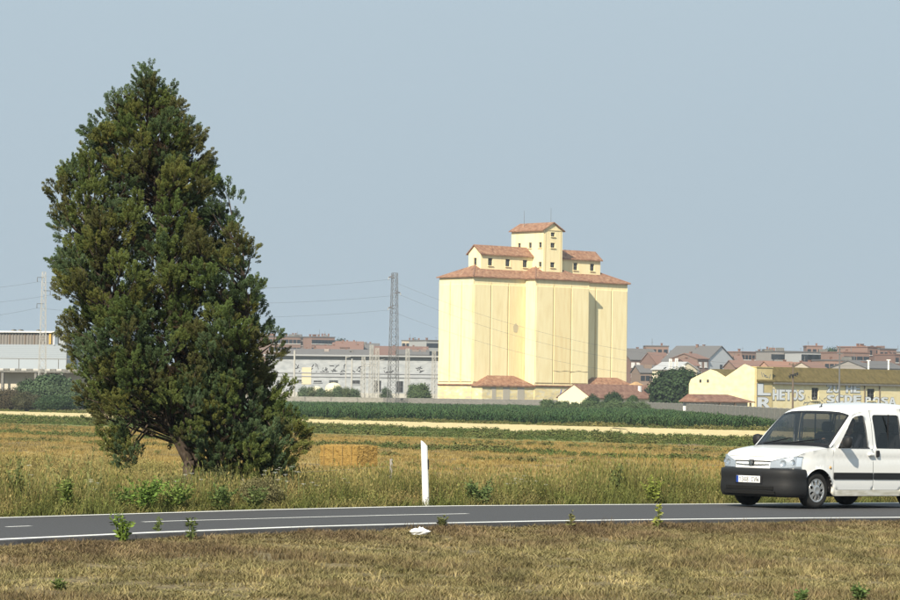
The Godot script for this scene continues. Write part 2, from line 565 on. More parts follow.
func add_window(parent: Node, c: Vector3, e: Vector3, inn: Vector3, w: float, h: float, wall_m: Material, deep := 0.25) -> void:
	# a dark opening with frame bars and a sill; c is the middle of the opening on the outer face
	var bs := Basis(e, Vector3.UP, -inn)
	var pane := MB.new()
	pane.box(c + inn * deep, Vector3(w, h, 0.04), bs)
	var o := part(parent, "window", pane.mesh(), M.dark)
	var s := MB.new()
	s.box(c - Vector3.UP * (h * 0.5 + 0.08) - inn * 0.08, Vector3(w + 0.3, 0.15, 0.24), bs)
	part(o, "sill", s.mesh(), wall_m)
	var f := MB.new()
	f.box(c + inn * (deep - 0.06), Vector3(0.07, h, 0.06), bs)
	f.box(c + inn * (deep - 0.06), Vector3(w, 0.07, 0.055), bs)
	part(o, "frame", f.mesh(), M.steel)

func build_silo() -> void:
	var corner := P(472, 398, 570)
	var o := thing("grain_silo", "tall pale yellow grain silo with tiled roofs and square tower", "silo", Vector3(corner.x, 0, corner.z), deg_to_rad(42.0))
	var L := 43.9
	var D := 10.2
	var X0 := 14.3
	var X1 := 29.6
	var PR := 2.95
	var H := 26.6
	var X := Vector3.RIGHT
	var Z := Vector3.BACK     # local +z looks out of the front
	var core := MB.new()
	core.box2(Vector3(0, 0, -D), Vector3(L, H, 0))
	core.box2(Vector3(X0, 0, -D - PR), Vector3(X1, H - 0.01, PR))
	part(o, "wall", core.mesh(), M.silo)
	# raised panels, three to a face
	var pn := func(a: Vector3, e: Vector3, outn: Vector3, w: float, m: Array) -> void:
		for k in 3:
			var pw := w / 3.0
			var b := MB.new()
			b.bevel_box(a + e * (pw * (k + 0.5)) + Vector3.UP * 15.4 + outn * 0.06, Vector3(pw - 0.34, 19.6, 0.2), 0.05, Basis(e, Vector3.UP, outn))
			part(o, "wall_panel", b.mesh(), m[k])
			# fluted joint strips between the panels
		for k in 4:
			var b := MB.new()
			var xx: float = clampf(w / 3.0 * k, 0.07, w - 0.07)
			b.box(a + e * xx + Vector3.UP * 15.6 + outn * 0.02, Vector3(0.07, 20.4, 0.12), Basis(e, Vector3.UP, outn))
			part(o, "joint", b.mesh(), M.silo_groove if k in [1, 2] else M.silo)
	var S: Material = M.silo
	var W: Material = M.silo_warm
	pn.call(Vector3(0, 0, -D), Z, -X, D, [S, S, S])
	pn.call(Vector3(0, 0, 0), X, Z, X0, [S, S, W])
	pn.call(Vector3(X0, 0, PR), X, Z, X1 - X0, [S, W, S])
	pn.call(Vector3(X1, 0, 0), X, Z, X0, [S, S, S])
	pn.call(Vector3(L, 0, 0), -Z, X, D, [S, S, S])
	# bare patch and horizontal crack
	var bp := MB.new()
	var poly := PackedVector2Array()
	for k in 14:
		var rr := 1.0 + 0.10 * sin(k * 2.3)
		poly.append(Vector2(11.6 + cos(TAU * k / 14) * 0.72 * rr, 16.6 + sin(TAU * k / 14) * 0.95 * rr))
	bp.prism(poly, 0.1, 0.19)
	part(o, "bare_patch", bp.mesh(), mat(0.50, 0.43, 0.29))
	var cr := MB.new()
	var px := X0 + 5.4
	while px < X1 - 0.3:
		cr.box(Vector3(px, 8.05 + 0.08 * sin(px * 1.7), PR + 0.17), Vector3(0.52, 0.10 + 0.05 * sin(px * 3.1), 0.05))
		px += 0.5
	part(o, "crack", cr.mesh(), mat(0.33, 0.27, 0.17))
	# main roofs
	var r := MB.new()
	hip_roof(r, -0.5, L + 0.5, -D - 0.5, 0.5, H + 0.16, 0.47)
	part(o, "roof", r.mesh(), M.tile)
	r = MB.new()
	hip_roof(r, X0 - 0.45, X1 + 0.45, -D - PR - 0.5, PR + 0.5, H + 0.19, 0.47)
	part(o, "roof", r.mesh(), M.tile)
	# ridge tiles along the hips that face the field
	for q in [[Vector3(-0.5, H + 0.2, 0.5), Vector3(5.1, H + 2.8, -5.1)], [Vector3(X0 - 0.45, H + 0.23, PR + 0.5), Vector3(19.5, H + 2.9, -2.4)], [Vector3(L + 0.5, H + 0.2, 0.5), Vector3(L - 5.1, H + 2.8, -5.1)], [Vector3(X1 + 0.45, H + 0.23, PR + 0.5), Vector3(24.4, H + 2.9, -2.4)]]:
		var rt := MB.new()
		rt.tube(q[0], q[1], 0.16, 0.16, 6)
		part(o, "ridge_tile", rt.mesh(), M.tile_edge)
	# galleries on both sides of the tower
	for side in 2:
		var a := 4.9 if side == 0 else 24.0
		var b := 20.0 if side == 0 else L - 4.9
		var wn := MB.new()
		var hs := []
		var cx: Array = [7.5, 12.35, 17.2] if side == 0 else [27.0, 31.7, 36.6]
		for c in cx: hs.append([c - a - 0.62, 29.25, c - a + 0.62, 30.75])
		wall(wn, Vector3(a, 27.6, -3.2), X, -Z, b - a, 27.6, 31.7, 0.3, hs)
		wall(wn, Vector3(a, 27.6, -6.9), X, Z, b - a, 27.6, 31.7, 0.3, [])
		var ex := a if side == 0 else b
		var gin := X if side == 0 else -X
		wall(wn, Vector3(ex, 27.6, -6.6), Z, gin, 3.1, 27.6, 31.7, 0.3, [[1.2, 29.25, 2.1, 30.75]])
		var gp := PackedVector2Array([Vector2(-6.9, 31.7), Vector2(-3.2, 31.7), Vector2(-5.05, 33.25)])
		var g2 := MB.new()
		g2.prism(gp, 0.0, 0.3)
		for k in g2.v.size():
			var q: Vector3 = g2.v[k]
			wn.v.append(Vector3(ex + (q.z if side == 0 else -q.z), q.y, q.x))
			wn.c.append(Color.WHITE)
		var wp := part(o, "gallery_wall", wn.mesh(), M.silo)
		for c in cx: add_window(wp, Vector3(c, 30.0, -3.2), X, -Z, 1.24, 1.5, M.silo)
		add_window(wp, Vector3(ex, 30.0, -4.95), Z, gin, 0.9, 1.5, M.silo)
		var rr := MB.new()
		gable_slab(rr, Vector3(a - 0.35, 31.7, -5.05), Vector3(b + 0.35, 31.7, -5.05), Vector3(0, 0, 1.85), 1.55, 0.45, 0.2)
		part(o, "gallery_roof", rr.mesh(), M.tile)
	# tower
	var tw := MB.new()
	var T0 := 19.3
	var T1 := 24.7
	var TD := 9.6
	wall(tw, Vector3(T0, 27, -0.02), X, -Z, T1 - T0, 27, 37.0, 0.3, [[2.05, 29.35, 3.3, 30.4], [2.05, 33.4, 3.3, 34.4], [2.1, 35.7, 3.25, 36.55]])
	wall(tw, Vector3(T0, 27, -TD), X, Z, T1 - T0, 27, 37.0, 0.3, [])
	wall(tw, Vector3(T0 + 0.01, 27, -TD + 0.3), Z, X, TD - 0.62, 27, 37.0, 0.3, [[1.65, 33.35, 2.5, 34.45], [4.9, 33.35, 5.75, 34.45], [7.9, 33.35, 8.75, 34.45], [7.9, 29.4, 8.75, 30.4]])
	wall(tw, Vector3(T1 - 0.01, 27, -TD + 0.3), Z, -X, TD - 0.62, 27, 37.0, 0.3, [])
	tw.prism(PackedVector2Array([Vector2(T0, 37.0), Vector2(T1, 37.0), Vector2(22, 38.45)]), -0.32, -0.02)
	tw.prism(PackedVector2Array([Vector2(T0, 37.0), Vector2(T1, 37.0), Vector2(22, 38.45)]), -TD, -TD + 0.3)
	var tp := part(o, "tower_wall", tw.mesh(), M.silo)
	for y in [[29.87, 1.25, 1.05], [33.9, 1.25, 1.0], [36.12, 1.15, 0.85]]:
		add_window(tp, Vector3(T0 + 2.68, y[0], -0.02), X, -Z, y[1], y[2], M.silo)
	for q in [[2.08, 33.9, 1.1], [5.33, 33.9, 1.1], [8.33, 33.9, 1.1], [8.33, 29.9, 1.0]]:
		add_window(tp, Vector3(T0 + 0.01, q[1], -TD + 0.3 + q[0]), Z, X, 0.85, q[2], M.silo)
	var band := MB.new()
	band.box(Vector3(22, 36.95, 0.02), Vector3(T1 - T0 + 0.1, 0.16, 0.1))
	for q in [T0 + 0.55, T1 - 0.55]: band.box(Vector3(q, 32.3, 0.0), Vector3(0.12, 9.0, 0.1))
	part(o, "tower_moulding", band.mesh(), M.silo_groove)
	var tr := MB.new()
	gable_slab(tr, Vector3(22, 37.0, 0.35), Vector3(22, 37.0, -TD - 0.35), Vector3(2.7, 0, 0), 1.45, 0.5, 0.2)
	part(o, "tower_roof", tr.mesh(), M.tile)
	for q in [[Vector3(20.6, 37.3, -7.2), 41.2], [Vector3(22, 38.4, -0.7), 41.6]]:
		var an := MB.new()
		an.tube(q[0], Vector3(q[0].x, q[1], q[0].z), 0.05, 0.03, 5)
		part(o, "antenna", an.mesh(), M.steel)
	# ground floor in the two recesses, with hipped lean-to roofs
	for side in 2:
		var a := 0.0 if side == 0 else X1
		var b := X0 if side == 0 else L
		var gf := MB.new()
		gf.box2(Vector3(a + 0.02, 0, 0.0), Vector3(b - 0.02, 4.9, PR - 0.02))
		part(o, "ground_floor", gf.mesh(), M.silo_base)
		var lr := MB.new()
		var e0 := Vector3(a - (0.35 if side == 0 else 0.0), 5.0, PR + 0.35)
		var e1 := Vector3(b + (0.35 if side == 1 else 0.0), 5.0, PR + 0.35)
		var w0 := Vector3(a - (0.35 if side == 0 else 0.0), 5.0, 0.0)
		var w1 := Vector3(b + (0.35 if side == 1 else 0.0), 5.0, 0.0)
		var t0 := Vector3(a + 3.9, 6.95, 0.15)
		var t1 := Vector3(b - 3.0, 6.95, 0.15)
		lr.quad(e0, e1, t1, t0); lr.tri(w0, e0, t0); lr.tri(e1, w1, t1)
		var dn := Vector3(0, -0.3, 0)
		lr.quad(e0 + dn, e1 + dn, e1, e0); lr.quad(w0 + dn, e0 + dn, e0, w0); lr.quad(e1 + dn, w1 + dn, w1, e1); lr.quad(w0 + dn, w1 + dn, e1 + dn, e0 + dn)
		part(o, "lean_to_roof", lr.mesh(), M.tile)
	for q in [[Vector3(-0.17, 5.0, -D * 0.5), Vector3(0.42, 0.3, D)], [Vector3((X0 + X1) * 0.5, 5.0, PR + 0.2), Vector3(X1 - X0, 0.3, 0.5)]]:
		var eb := MB.new()
		eb.bevel_box(q[0], q[1], 0.1)
		part(o, "tile_eave", eb.mesh(), M.tile)
	for q in [[Vector3(-0.04, 2.4, -D * 0.5), Vector3(0.16, 4.8, D - 0.04)], [Vector3((X0 + X1) * 0.5, 2.4, PR + 0.04), Vector3(X1 - X0 - 0.04, 4.8, 0.16)]]:
		var eb := MB.new()
		eb.box(q[0], q[1])
		part(o, "plinth", eb.mesh(), M.silo_base)
	# grey bricked-up openings in the ground floor
	for q in [[6.6, 1.9], [10.6, 1.9], [3.2, 1.1]]:
		var eb := MB.new()
		eb.box(Vector3(q[0], 3.0, PR - 0.01), Vector3(q[1], 3.4, 0.1))
		part(o, "blocked_opening", eb.mesh(), mat(0.42, 0.39, 0.33))
	# blue and white tag near the gable house
	var gt := MB.new()
	for k in 4:
		var gx := X0 + 7.4 + k * 1.25
		gt.box(Vector3(gx, 3.7, PR + 0.135), Vector3(0.22, 1.5 - 0.3 * (k % 2), 0.03), Basis(Vector3(0, 0, 1), 0.35 * (k % 3 - 1)))
		gt.box(Vector3(gx + 0.45, 3.3 + 0.4 * (k % 2), PR + 0.137), Vector3(0.9, 0.22, 0.03), Basis(Vector3(0, 0, 1), 0.5 - 0.4 * (k % 2)))
	part(o, "graffiti", gt.mesh(), mat(0.12, 0.15, 0.42))

# ---------------------------------------------------------------- buildings round it
func frame_at(u0: float, u1: float, d0: float, d1: float) -> Array:
	# plan frame whose front runs from column u0 at depth d0 to column u1 at depth d1: [origin on the plain, turn, length]
	var a := P(u0, 393, d0)
	var b := P(u1, 393, d1)
	a.y = 0
	b.y = 0
	var e := b - a
	return [a, atan2(-e.z, e.x), e.length()]

func y_at(u: float, v: float, d: float) -> float:
	return P(u, v, d).y

func far_house(label: String, u0: float, u1: float, vt: float, d0: float, d1: float, deep: float, wm: Material, rm: Material, roof: String, rows: int, cols: int, opt := {}) -> Node3D:
	var f := frame_at(u0, u1, d0, d1)
	var w: float = f[2]
	var base := ground_h(f[0].x, d0) - 1.0
	var top := y_at((u0 + u1) * 0.5, vt, (d0 + d1) * 0.5) - base
	var o := thing(opt.get("name", "town_house"), label, opt.get("category", "house"), f[0] + Vector3.UP * base, f[1], "houses of the town behind the silo")
	var eave := top
	var rise: float = opt.get("rise", 2.2)
	if roof != "flat": eave = top - rise
	var wallm := MB.new()
	wallm.box2(Vector3(0, 0, -deep), Vector3(w, eave, 0))
	if roof == "gable_front":
		wallm.prism(PackedVector2Array([Vector2(0, eave), Vector2(w, eave), Vector2(w * 0.5, top)]), -deep, 0)
	elif roof == "gable":
		var g := MB.new()
		g.prism(PackedVector2Array([Vector2(-deep, eave), Vector2(0, eave), Vector2(-deep * 0.5, top)]), 0, w)
		for k in g.v: wallm.v.append(Vector3(k.z, k.y, k.x))
		for k in g.c: wallm.c.append(k)
	var wp := part(o, "wall", wallm.mesh(), wm)
	var r := MB.new()
	if roof == "flat":
		r.box2(Vector3(-0.2, top, -deep - 0.2), Vector3(w + 0.2, top + 0.35, 0.2))
	elif roof == "hip":
		hip_roof(r, -0.4, w + 0.4, -deep - 0.4, 0.4, eave + 0.02, rise / (minf(w, deep) * 0.5))
	elif roof == "gable_front":
		gable_slab(r, Vector3(w * 0.5, eave, 0.3), Vector3(w * 0.5, eave, -deep - 0.3), Vector3(w * 0.5, 0, 0), rise, 0.4, 0.2)
	else:
		gable_slab(r, Vector3(-0.3, eave, -deep * 0.5), Vector3(w + 0.3, eave, -deep * 0.5), Vector3(0, 0, deep * 0.5), rise, 0.4, 0.2)
	var rp := part(o, "roof", r.mesh(), rm)
	for k in opt.get("chimneys", 1):
		var ch := MB.new()
		var cxx := w * (0.2 + 0.6 * fposmod(k * 0.618 + u0 * 0.13, 1.0))
		var cy := top - (0.6 if roof != "flat" else 0.0)
		ch.box2(Vector3(cxx, cy, -deep * 0.5 - 0.5), Vector3(cxx + 0.6, cy + 1.1, -deep * 0.5 + 0.1))
		ch.box2(Vector3(cxx - 0.1, cy + 1.1, -deep * 0.5 - 0.6), Vector3(cxx + 0.7, cy + 1.25, -deep * 0.5 + 0.2))
		part(rp, "chimney", ch.mesh(), M.tile_brown)
	# clutter on the roof: stair heads, tanks and aerials
	var rr := RandomNumberGenerator.new()
	rr.seed = int(u0 * 31.0 + vt * 7.0)
	for k in clampi(int(w / 5.0), 1, 7):
		var q := MB.new()
		var qx := rr.randf_range(0.05, 0.95) * w
		var qy := top if roof == "flat" else eave + rise * 0.55
		if rr.randf() < 0.5:
			q.tube(Vector3(qx, qy - 0.5, -deep * 0.5), Vector3(qx, qy + rr.randf_range(1.5, 3.5), -deep * 0.5), 0.08, 0.05, 4)
			q.box(Vector3(qx, qy + 1.4, -deep * 0.5), Vector3(0.9, 0.08, 0.08))
			part(rp, "aerial", q.mesh(), M.steel)
		else:
			q.box2(Vector3(qx, qy - 1.0, -deep * 0.5), Vector3(qx + rr.randf_range(0.8, 2.6), qy + rr.randf_range(0.6, 1.6), -deep * 0.5 + 2.0))
			part(rp, "roof_box", q.mesh(), [M.tile_brown, M.concrete_dark, wm][rr.randi() % 3])
	var wm2: Mesh = null
	for j in rows:
		for i in cols:
			if wm2 == null:
				var q := MB.new()
				q.box(Vector3.ZERO, Vector3(opt.get("ww", 1.3), opt.get("wh", 1.5), 0.12))
				wm2 = q.mesh()
			var wx := w * (i + 0.5) / cols
			var wy := eave - 1.7 - j * 3.0
			var wn := part(wp, "window", wm2, opt.get("wmat", M.glass_far), Vector3(wx, wy, 0.03))
			if opt.get("frames", true):
				var fr := MB.new()
				fr.box(Vector3(0, -0.85, 0.1), Vector3(1.6, 0.18, 0.14))
				part(wn, "sill", fr.mesh(), M.white_wall)
	return o

func lattice(o: Node3D, h: float, w0: float, w1: float, panels: int, thick: float, m: Material) -> void:
	var c := [Vector2(-1, -1), Vector2(1, -1), Vector2(1, 1), Vector2(-1, 1)]
	for k in c:
		var b := MB.new()
		b.tube(Vector3(k.x * w0, 0, k.y * w0) * Vector3(0.5, 1, 0.5), Vector3(k.x * w1 * 0.5, h, k.y * w1 * 0.5), thick, thick * 0.8, 4)
		part(o, "leg", b.mesh(), m)
	var br := MB.new()
	for p in panels:
		var y0 := h * p / panels
		var y1 := h * (p + 1) / panels
		var a := lerpf(w0, w1, float(p) / panels) * 0.5
		var b := lerpf(w0, w1, float(p + 1) / panels) * 0.5
		for i in 4:
			var k: Vector2 = c[i]
			var n: Vector2 = c[(i + 1) % 4]
			br.tube(Vector3(k.x * a, y0, k.y * a), Vector3(n.x * b, y1, n.y * b), thick * 0.6, thick * 0.6, 3)
			br.tube(Vector3(n.x * a, y0, n.y * a), Vector3(k.x * b, y1, k.y * b), thick * 0.6, thick * 0.6, 3)
			br.tube(Vector3(k.x * b, y1, k.y * b), Vector3(n.x * b, y1, n.y * b), thick * 0.6, thick * 0.6, 3)
	part(o, "bracing", br.mesh(), m)

func wire(label: String, a: Vector3, b: Vector3, sag: float, r := 0.018) -> void:
	var mb := MB.new()
	var n := 24
	for i in n:
		var t0 := float(i) / n
		var t1 := float(i + 1) / n
		var p := a.lerp(b, t0) - Vector3.UP * sag * 4.0 * t0 * (1.0 - t0)
		var q := a.lerp(b, t1) - Vector3.UP * sag * 4.0 * t1 * (1.0 - t1)
		mb.tube(p, q, r, r, 4, false)
	tag(part(self, "power_line", mb.mesh(), M.steel), label, "power line", "overhead power lines")

func text_on(parent: Node, called: String, s: String, size: float, at: Vector3, turn: float, m: Material, squash := 1.0, depth := 0.03, bold := 700) -> void:
	var t := TextMesh.new()
	var f := SystemFont.new()
	f.font_names = PackedStringArray(["Droid Sans"])
	f.font_weight = bold
	t.font = f
	t.text = s
	t.font_size = 64
	t.pixel_size = size / 64.0
	t.depth = depth
	var o := part(parent, called, t, m, at, turn)
	o.scale = Vector3(squash, 1, 1)

func build_town() -> void:
	build_yellow_warehouse()
	build_grey_warehouse()
	build_left_station()
	build_gable_house()
	build_shed()
	build_yard_wall()
	build_pylons()
	var brick := mat(0.17, 0.108, 0.09)
	var brick2 := mat(0.21, 0.14, 0.112)
	var pink := mat(0.21, 0.135, 0.11)
	var grey := mat(0.28, 0.27, 0.26)
	var beige := mat(0.42, 0.37, 0.29)
	var slate := mat(0.12, 0.115, 0.115)
	var conc := mat(0.36, 0.37, 0.38)
	var white := mat(0.62, 0.63, 0.63)
	var redt := mat(0.19, 0.11, 0.085)
	# right of the silo, from left to right
	far_house("red brick apartment block with grey roof touching the silo's right edge", 630, 661, 349, 900, 905, 12, brick, slate, "gable", 3, 6, {"rise": 3.4, "wmat": white, "chimneys": 2})
	far_house("dark red wing with sloping roof right of the brick apartment block", 659, 676, 353, 895, 900, 10, brick, redt, "gable", 2, 2, {"rise": 4.5, "wmat": white, "chimneys": 0})
	far_house("brownish roof with penthouse behind the brick apartment block", 645, 668, 346.5, 960, 960, 10, brick2, slate, "flat", 1, 4)
	far_house("tiny white house on the skyline above the round bush", 671, 682, 350.5, 1250, 1250, 9, white, slate, "gable", 1, 2, {"rise": 1.8})
	far_house("low cream house with shallow gable above the round bush", 676, 697, 362.5, 800, 805, 10, mat(0.62, 0.56, 0.42), conc, "gable_front", 0, 0, {"rise": 2.0, "chimneys": 0})
	far_house("orange brick house front left of the white gabled house", 697, 708, 354, 858, 862, 10, brick2, redt, "gable", 2, 2, {"rise": 1.5, "wmat": white})
	far_house("tall white gabled house with dark roof above the yellow sheds", 706, 735, 346.5, 862, 875, 16, mat(0.50, 0.53, 0.56), slate, "gable_front", 2, 1, {"rise": 4.6, "chimneys": 2})
	far_house("ochre house squeezed right of the white gabled house", 735, 742, 356, 900, 900, 9, mat(0.42, 0.30, 0.14), redt, "gable", 1, 1, {"rise": 1.4})
	far_house("brown terrace with many small windows above the sawtooth gable", 741, 758, 352.5, 960, 965, 9, brick2, redt, "flat", 2, 5, {"ww": 1.0})
	far_house("brown terrace house left of the dark concrete block", 758, 776, 353, 965, 970, 9, mat(0.28, 0.18, 0.13), slate, "flat", 2, 5, {"ww": 1.0})
	far_house("dark concrete block with long black window bands", 774, 806, 352, 940, 945, 12, mat(0.24, 0.225, 0.215), slate, "flat", 2, 4, {"ww": 5.5, "wh": 1.7, "frames": false, "chimneys": 0})
	far_house("grey concrete frame building with tall dark bays", 803, 836, 353, 930, 935, 12, conc, slate, "flat", 2, 5, {"ww": 4.0, "wh": 2.3, "frames": false, "chimneys": 0})
	far_house("pinkish rooftop house above the concrete frame building", 806, 822, 346.5, 1020, 1020, 9, pink, redt, "flat", 1, 3)
	far_house("low orange tiled house above the olive roof, left one", 776, 803, 362, 760, 765, 10, mat(0.45, 0.27, 0.19), mat(0.25, 0.135, 0.095), "gable", 0, 0, {"rise": 3.2})
	far_house("low orange tiled house above the olive roof, right one", 803, 826, 363, 770, 775, 10, mat(0.50, 0.40, 0.30), mat(0.25, 0.135, 0.095), "gable", 1, 4, {"rise": 2.0})
	far_house("pink brick block with two window rows right of the trees", 843, 869, 353, 905, 910, 12, pink, redt, "flat", 2, 4, {"ww": 2.2, "wh": 1.2})
	far_house("tallest pink tower block with chimneys on the right skyline", 867, 880, 347.5, 915, 920, 12, pink, redt, "flat", 3, 2, {"chimneys": 3, "ww": 1.0})
	far_house("wide pink block with dark flat roof at the right edge", 879, 896, 349.5, 918, 923, 12, mat(0.22, 0.145, 0.12), slate, "flat", 3, 4, {"ww": 1.2})
	far_house("brown block cut by the right picture edge", 894, 915, 355, 910, 915, 12, brick, redt, "flat", 3, 4)
	far_house("low grey sheds below the pink blocks", 866, 905, 361.5, 800, 815, 12, mat(0.25, 0.235, 0.22), slate, "gable", 1, 9, {"rise": 2.0, "frames": false})
	far_house("long brown terrace low behind the round bush", 640, 700, 366, 830, 835, 8, mat(0.22, 0.16, 0.125), slate, "gable", 1, 12, {"rise": 2.0, "frames": false})
	far_house("long brown terrace low behind the sawtooth gable", 735, 778, 361, 850, 855, 8, mat(0.26, 0.17, 0.125), redt, "gable", 1, 9, {"rise": 2.0, "frames": false})
	far_house("brown row filling the gap below the concrete frame building", 824, 868, 361, 850, 855, 8, mat(0.27, 0.17, 0.13), slate, "flat", 1, 9, {"frames": false})
	far_house("narrow tan house between the brick apartment and low cream house", 681, 689, 357, 870, 872, 8, mat(0.33, 0.26, 0.19), redt, "gable", 2, 2, {"rise": 1.5})
	far_house("small red roofed house right of the low cream house", 688, 699, 359.5, 845, 847, 8, brick2, redt, "gable", 1, 2, {"rise": 1.8})
	far_house("pale narrow house on the skyline left of the dark concrete block", 764, 772, 350, 1040, 1040, 8, beige, slate, "flat", 2, 2)
	far_house("low whitish house below the concrete frame building", 812, 826, 362.5, 745, 748, 8, mat(0.48, 0.42, 0.35), redt, "gable", 1, 3, {"rise": 1.6})
	far_house("grey flat house far right above the brown block", 884, 908, 352.5, 990, 990, 9, grey, slate, "flat", 2, 5)
	# left of the silo
	far_house("small tan skyline house with two chimneys above grey brown block", 288, 300, 334.5, 1160, 1160, 9, mat(0.26, 0.20, 0.16), slate, "gable", 1, 3, {"rise": 1.6, "chimneys": 2})
	far_house("low ochre house under the reddish block on the left", 318, 340, 346, 1010, 1012, 9, mat(0.30, 0.23, 0.17), redt, "gable", 1, 5, {"rise": 1.8, "chimneys": 2})
	far_house("narrow brick house beside the grey roofed house behind poles", 350, 362, 345.5, 1030, 1030, 9, brick, redt, "gable", 2, 3, {"rise": 1.8})
	far_house("low dark row left of the blue grey block", 396, 428, 350, 985, 985, 9, mat(0.20, 0.16, 0.14), slate, "gable", 1, 8, {"rise": 1.6, "chimneys": 3})
	far_house("brown block with grey top floor right of the conifer", 268, 300, 337, 1080, 1085, 12, brick2, slate, "flat", 4, 8, {"chimneys": 2})
	far_house("grey brown block under the leftmost dark rooftops", 299, 312, 339, 1085, 1090, 12, grey, slate, "flat", 3, 4)
	far_house("reddish block with chimneys on the left skyline", 311, 334, 337.5, 1080, 1085, 12, pink, slate, "flat", 4, 7, {"chimneys": 4})
	far_house("grey skyline house with dark roof above the reddish block", 316, 333, 335, 1150, 1150, 10, grey, slate, "hip", 1, 4, {"rise": 2.0, "chimneys": 3})
	far_house("long pinkish row stepping down toward the lattice pylon", 332, 362, 341.5, 1080, 1080, 12, mat(0.21, 0.145, 0.118), redt, "gable", 3, 10, {"rise": 2.2, "chimneys": 3})
	far_house("grey roofed house behind the twin poles", 358, 378, 343.5, 1090, 1090, 12, grey, slate, "gable", 2, 5, {"rise": 2.2, "chimneys": 2})
	far_house("long red tiled roof behind the lattice pylon", 374, 427, 346.5, 1040, 1040, 14, mat(0.24, 0.165, 0.135), mat(0.155, 0.09, 0.072), "gable", 1, 12, {"rise": 4.0, "chimneys": 3})
	far_house("beige block on the skyline left of the silo", 401, 426, 341, 1130, 1130, 12, beige, slate, "flat", 2, 6, {"chimneys": 3})
	far_house("blue grey block partly hidden by the silo", 426, 446, 341, 1060, 1065, 12, mat(0.30, 0.31, 0.31), slate, "flat", 3, 3, {"ww": 3.0, "wh": 1.6, "frames": false})
	far_house("low grey row just above the graffiti warehouse roof", 286, 372, 349.5, 960, 960, 10, mat(0.30, 0.26, 0.235), slate, "gable", 1, 20, {"rise": 2.2, "frames": false, "chimneys": 4})

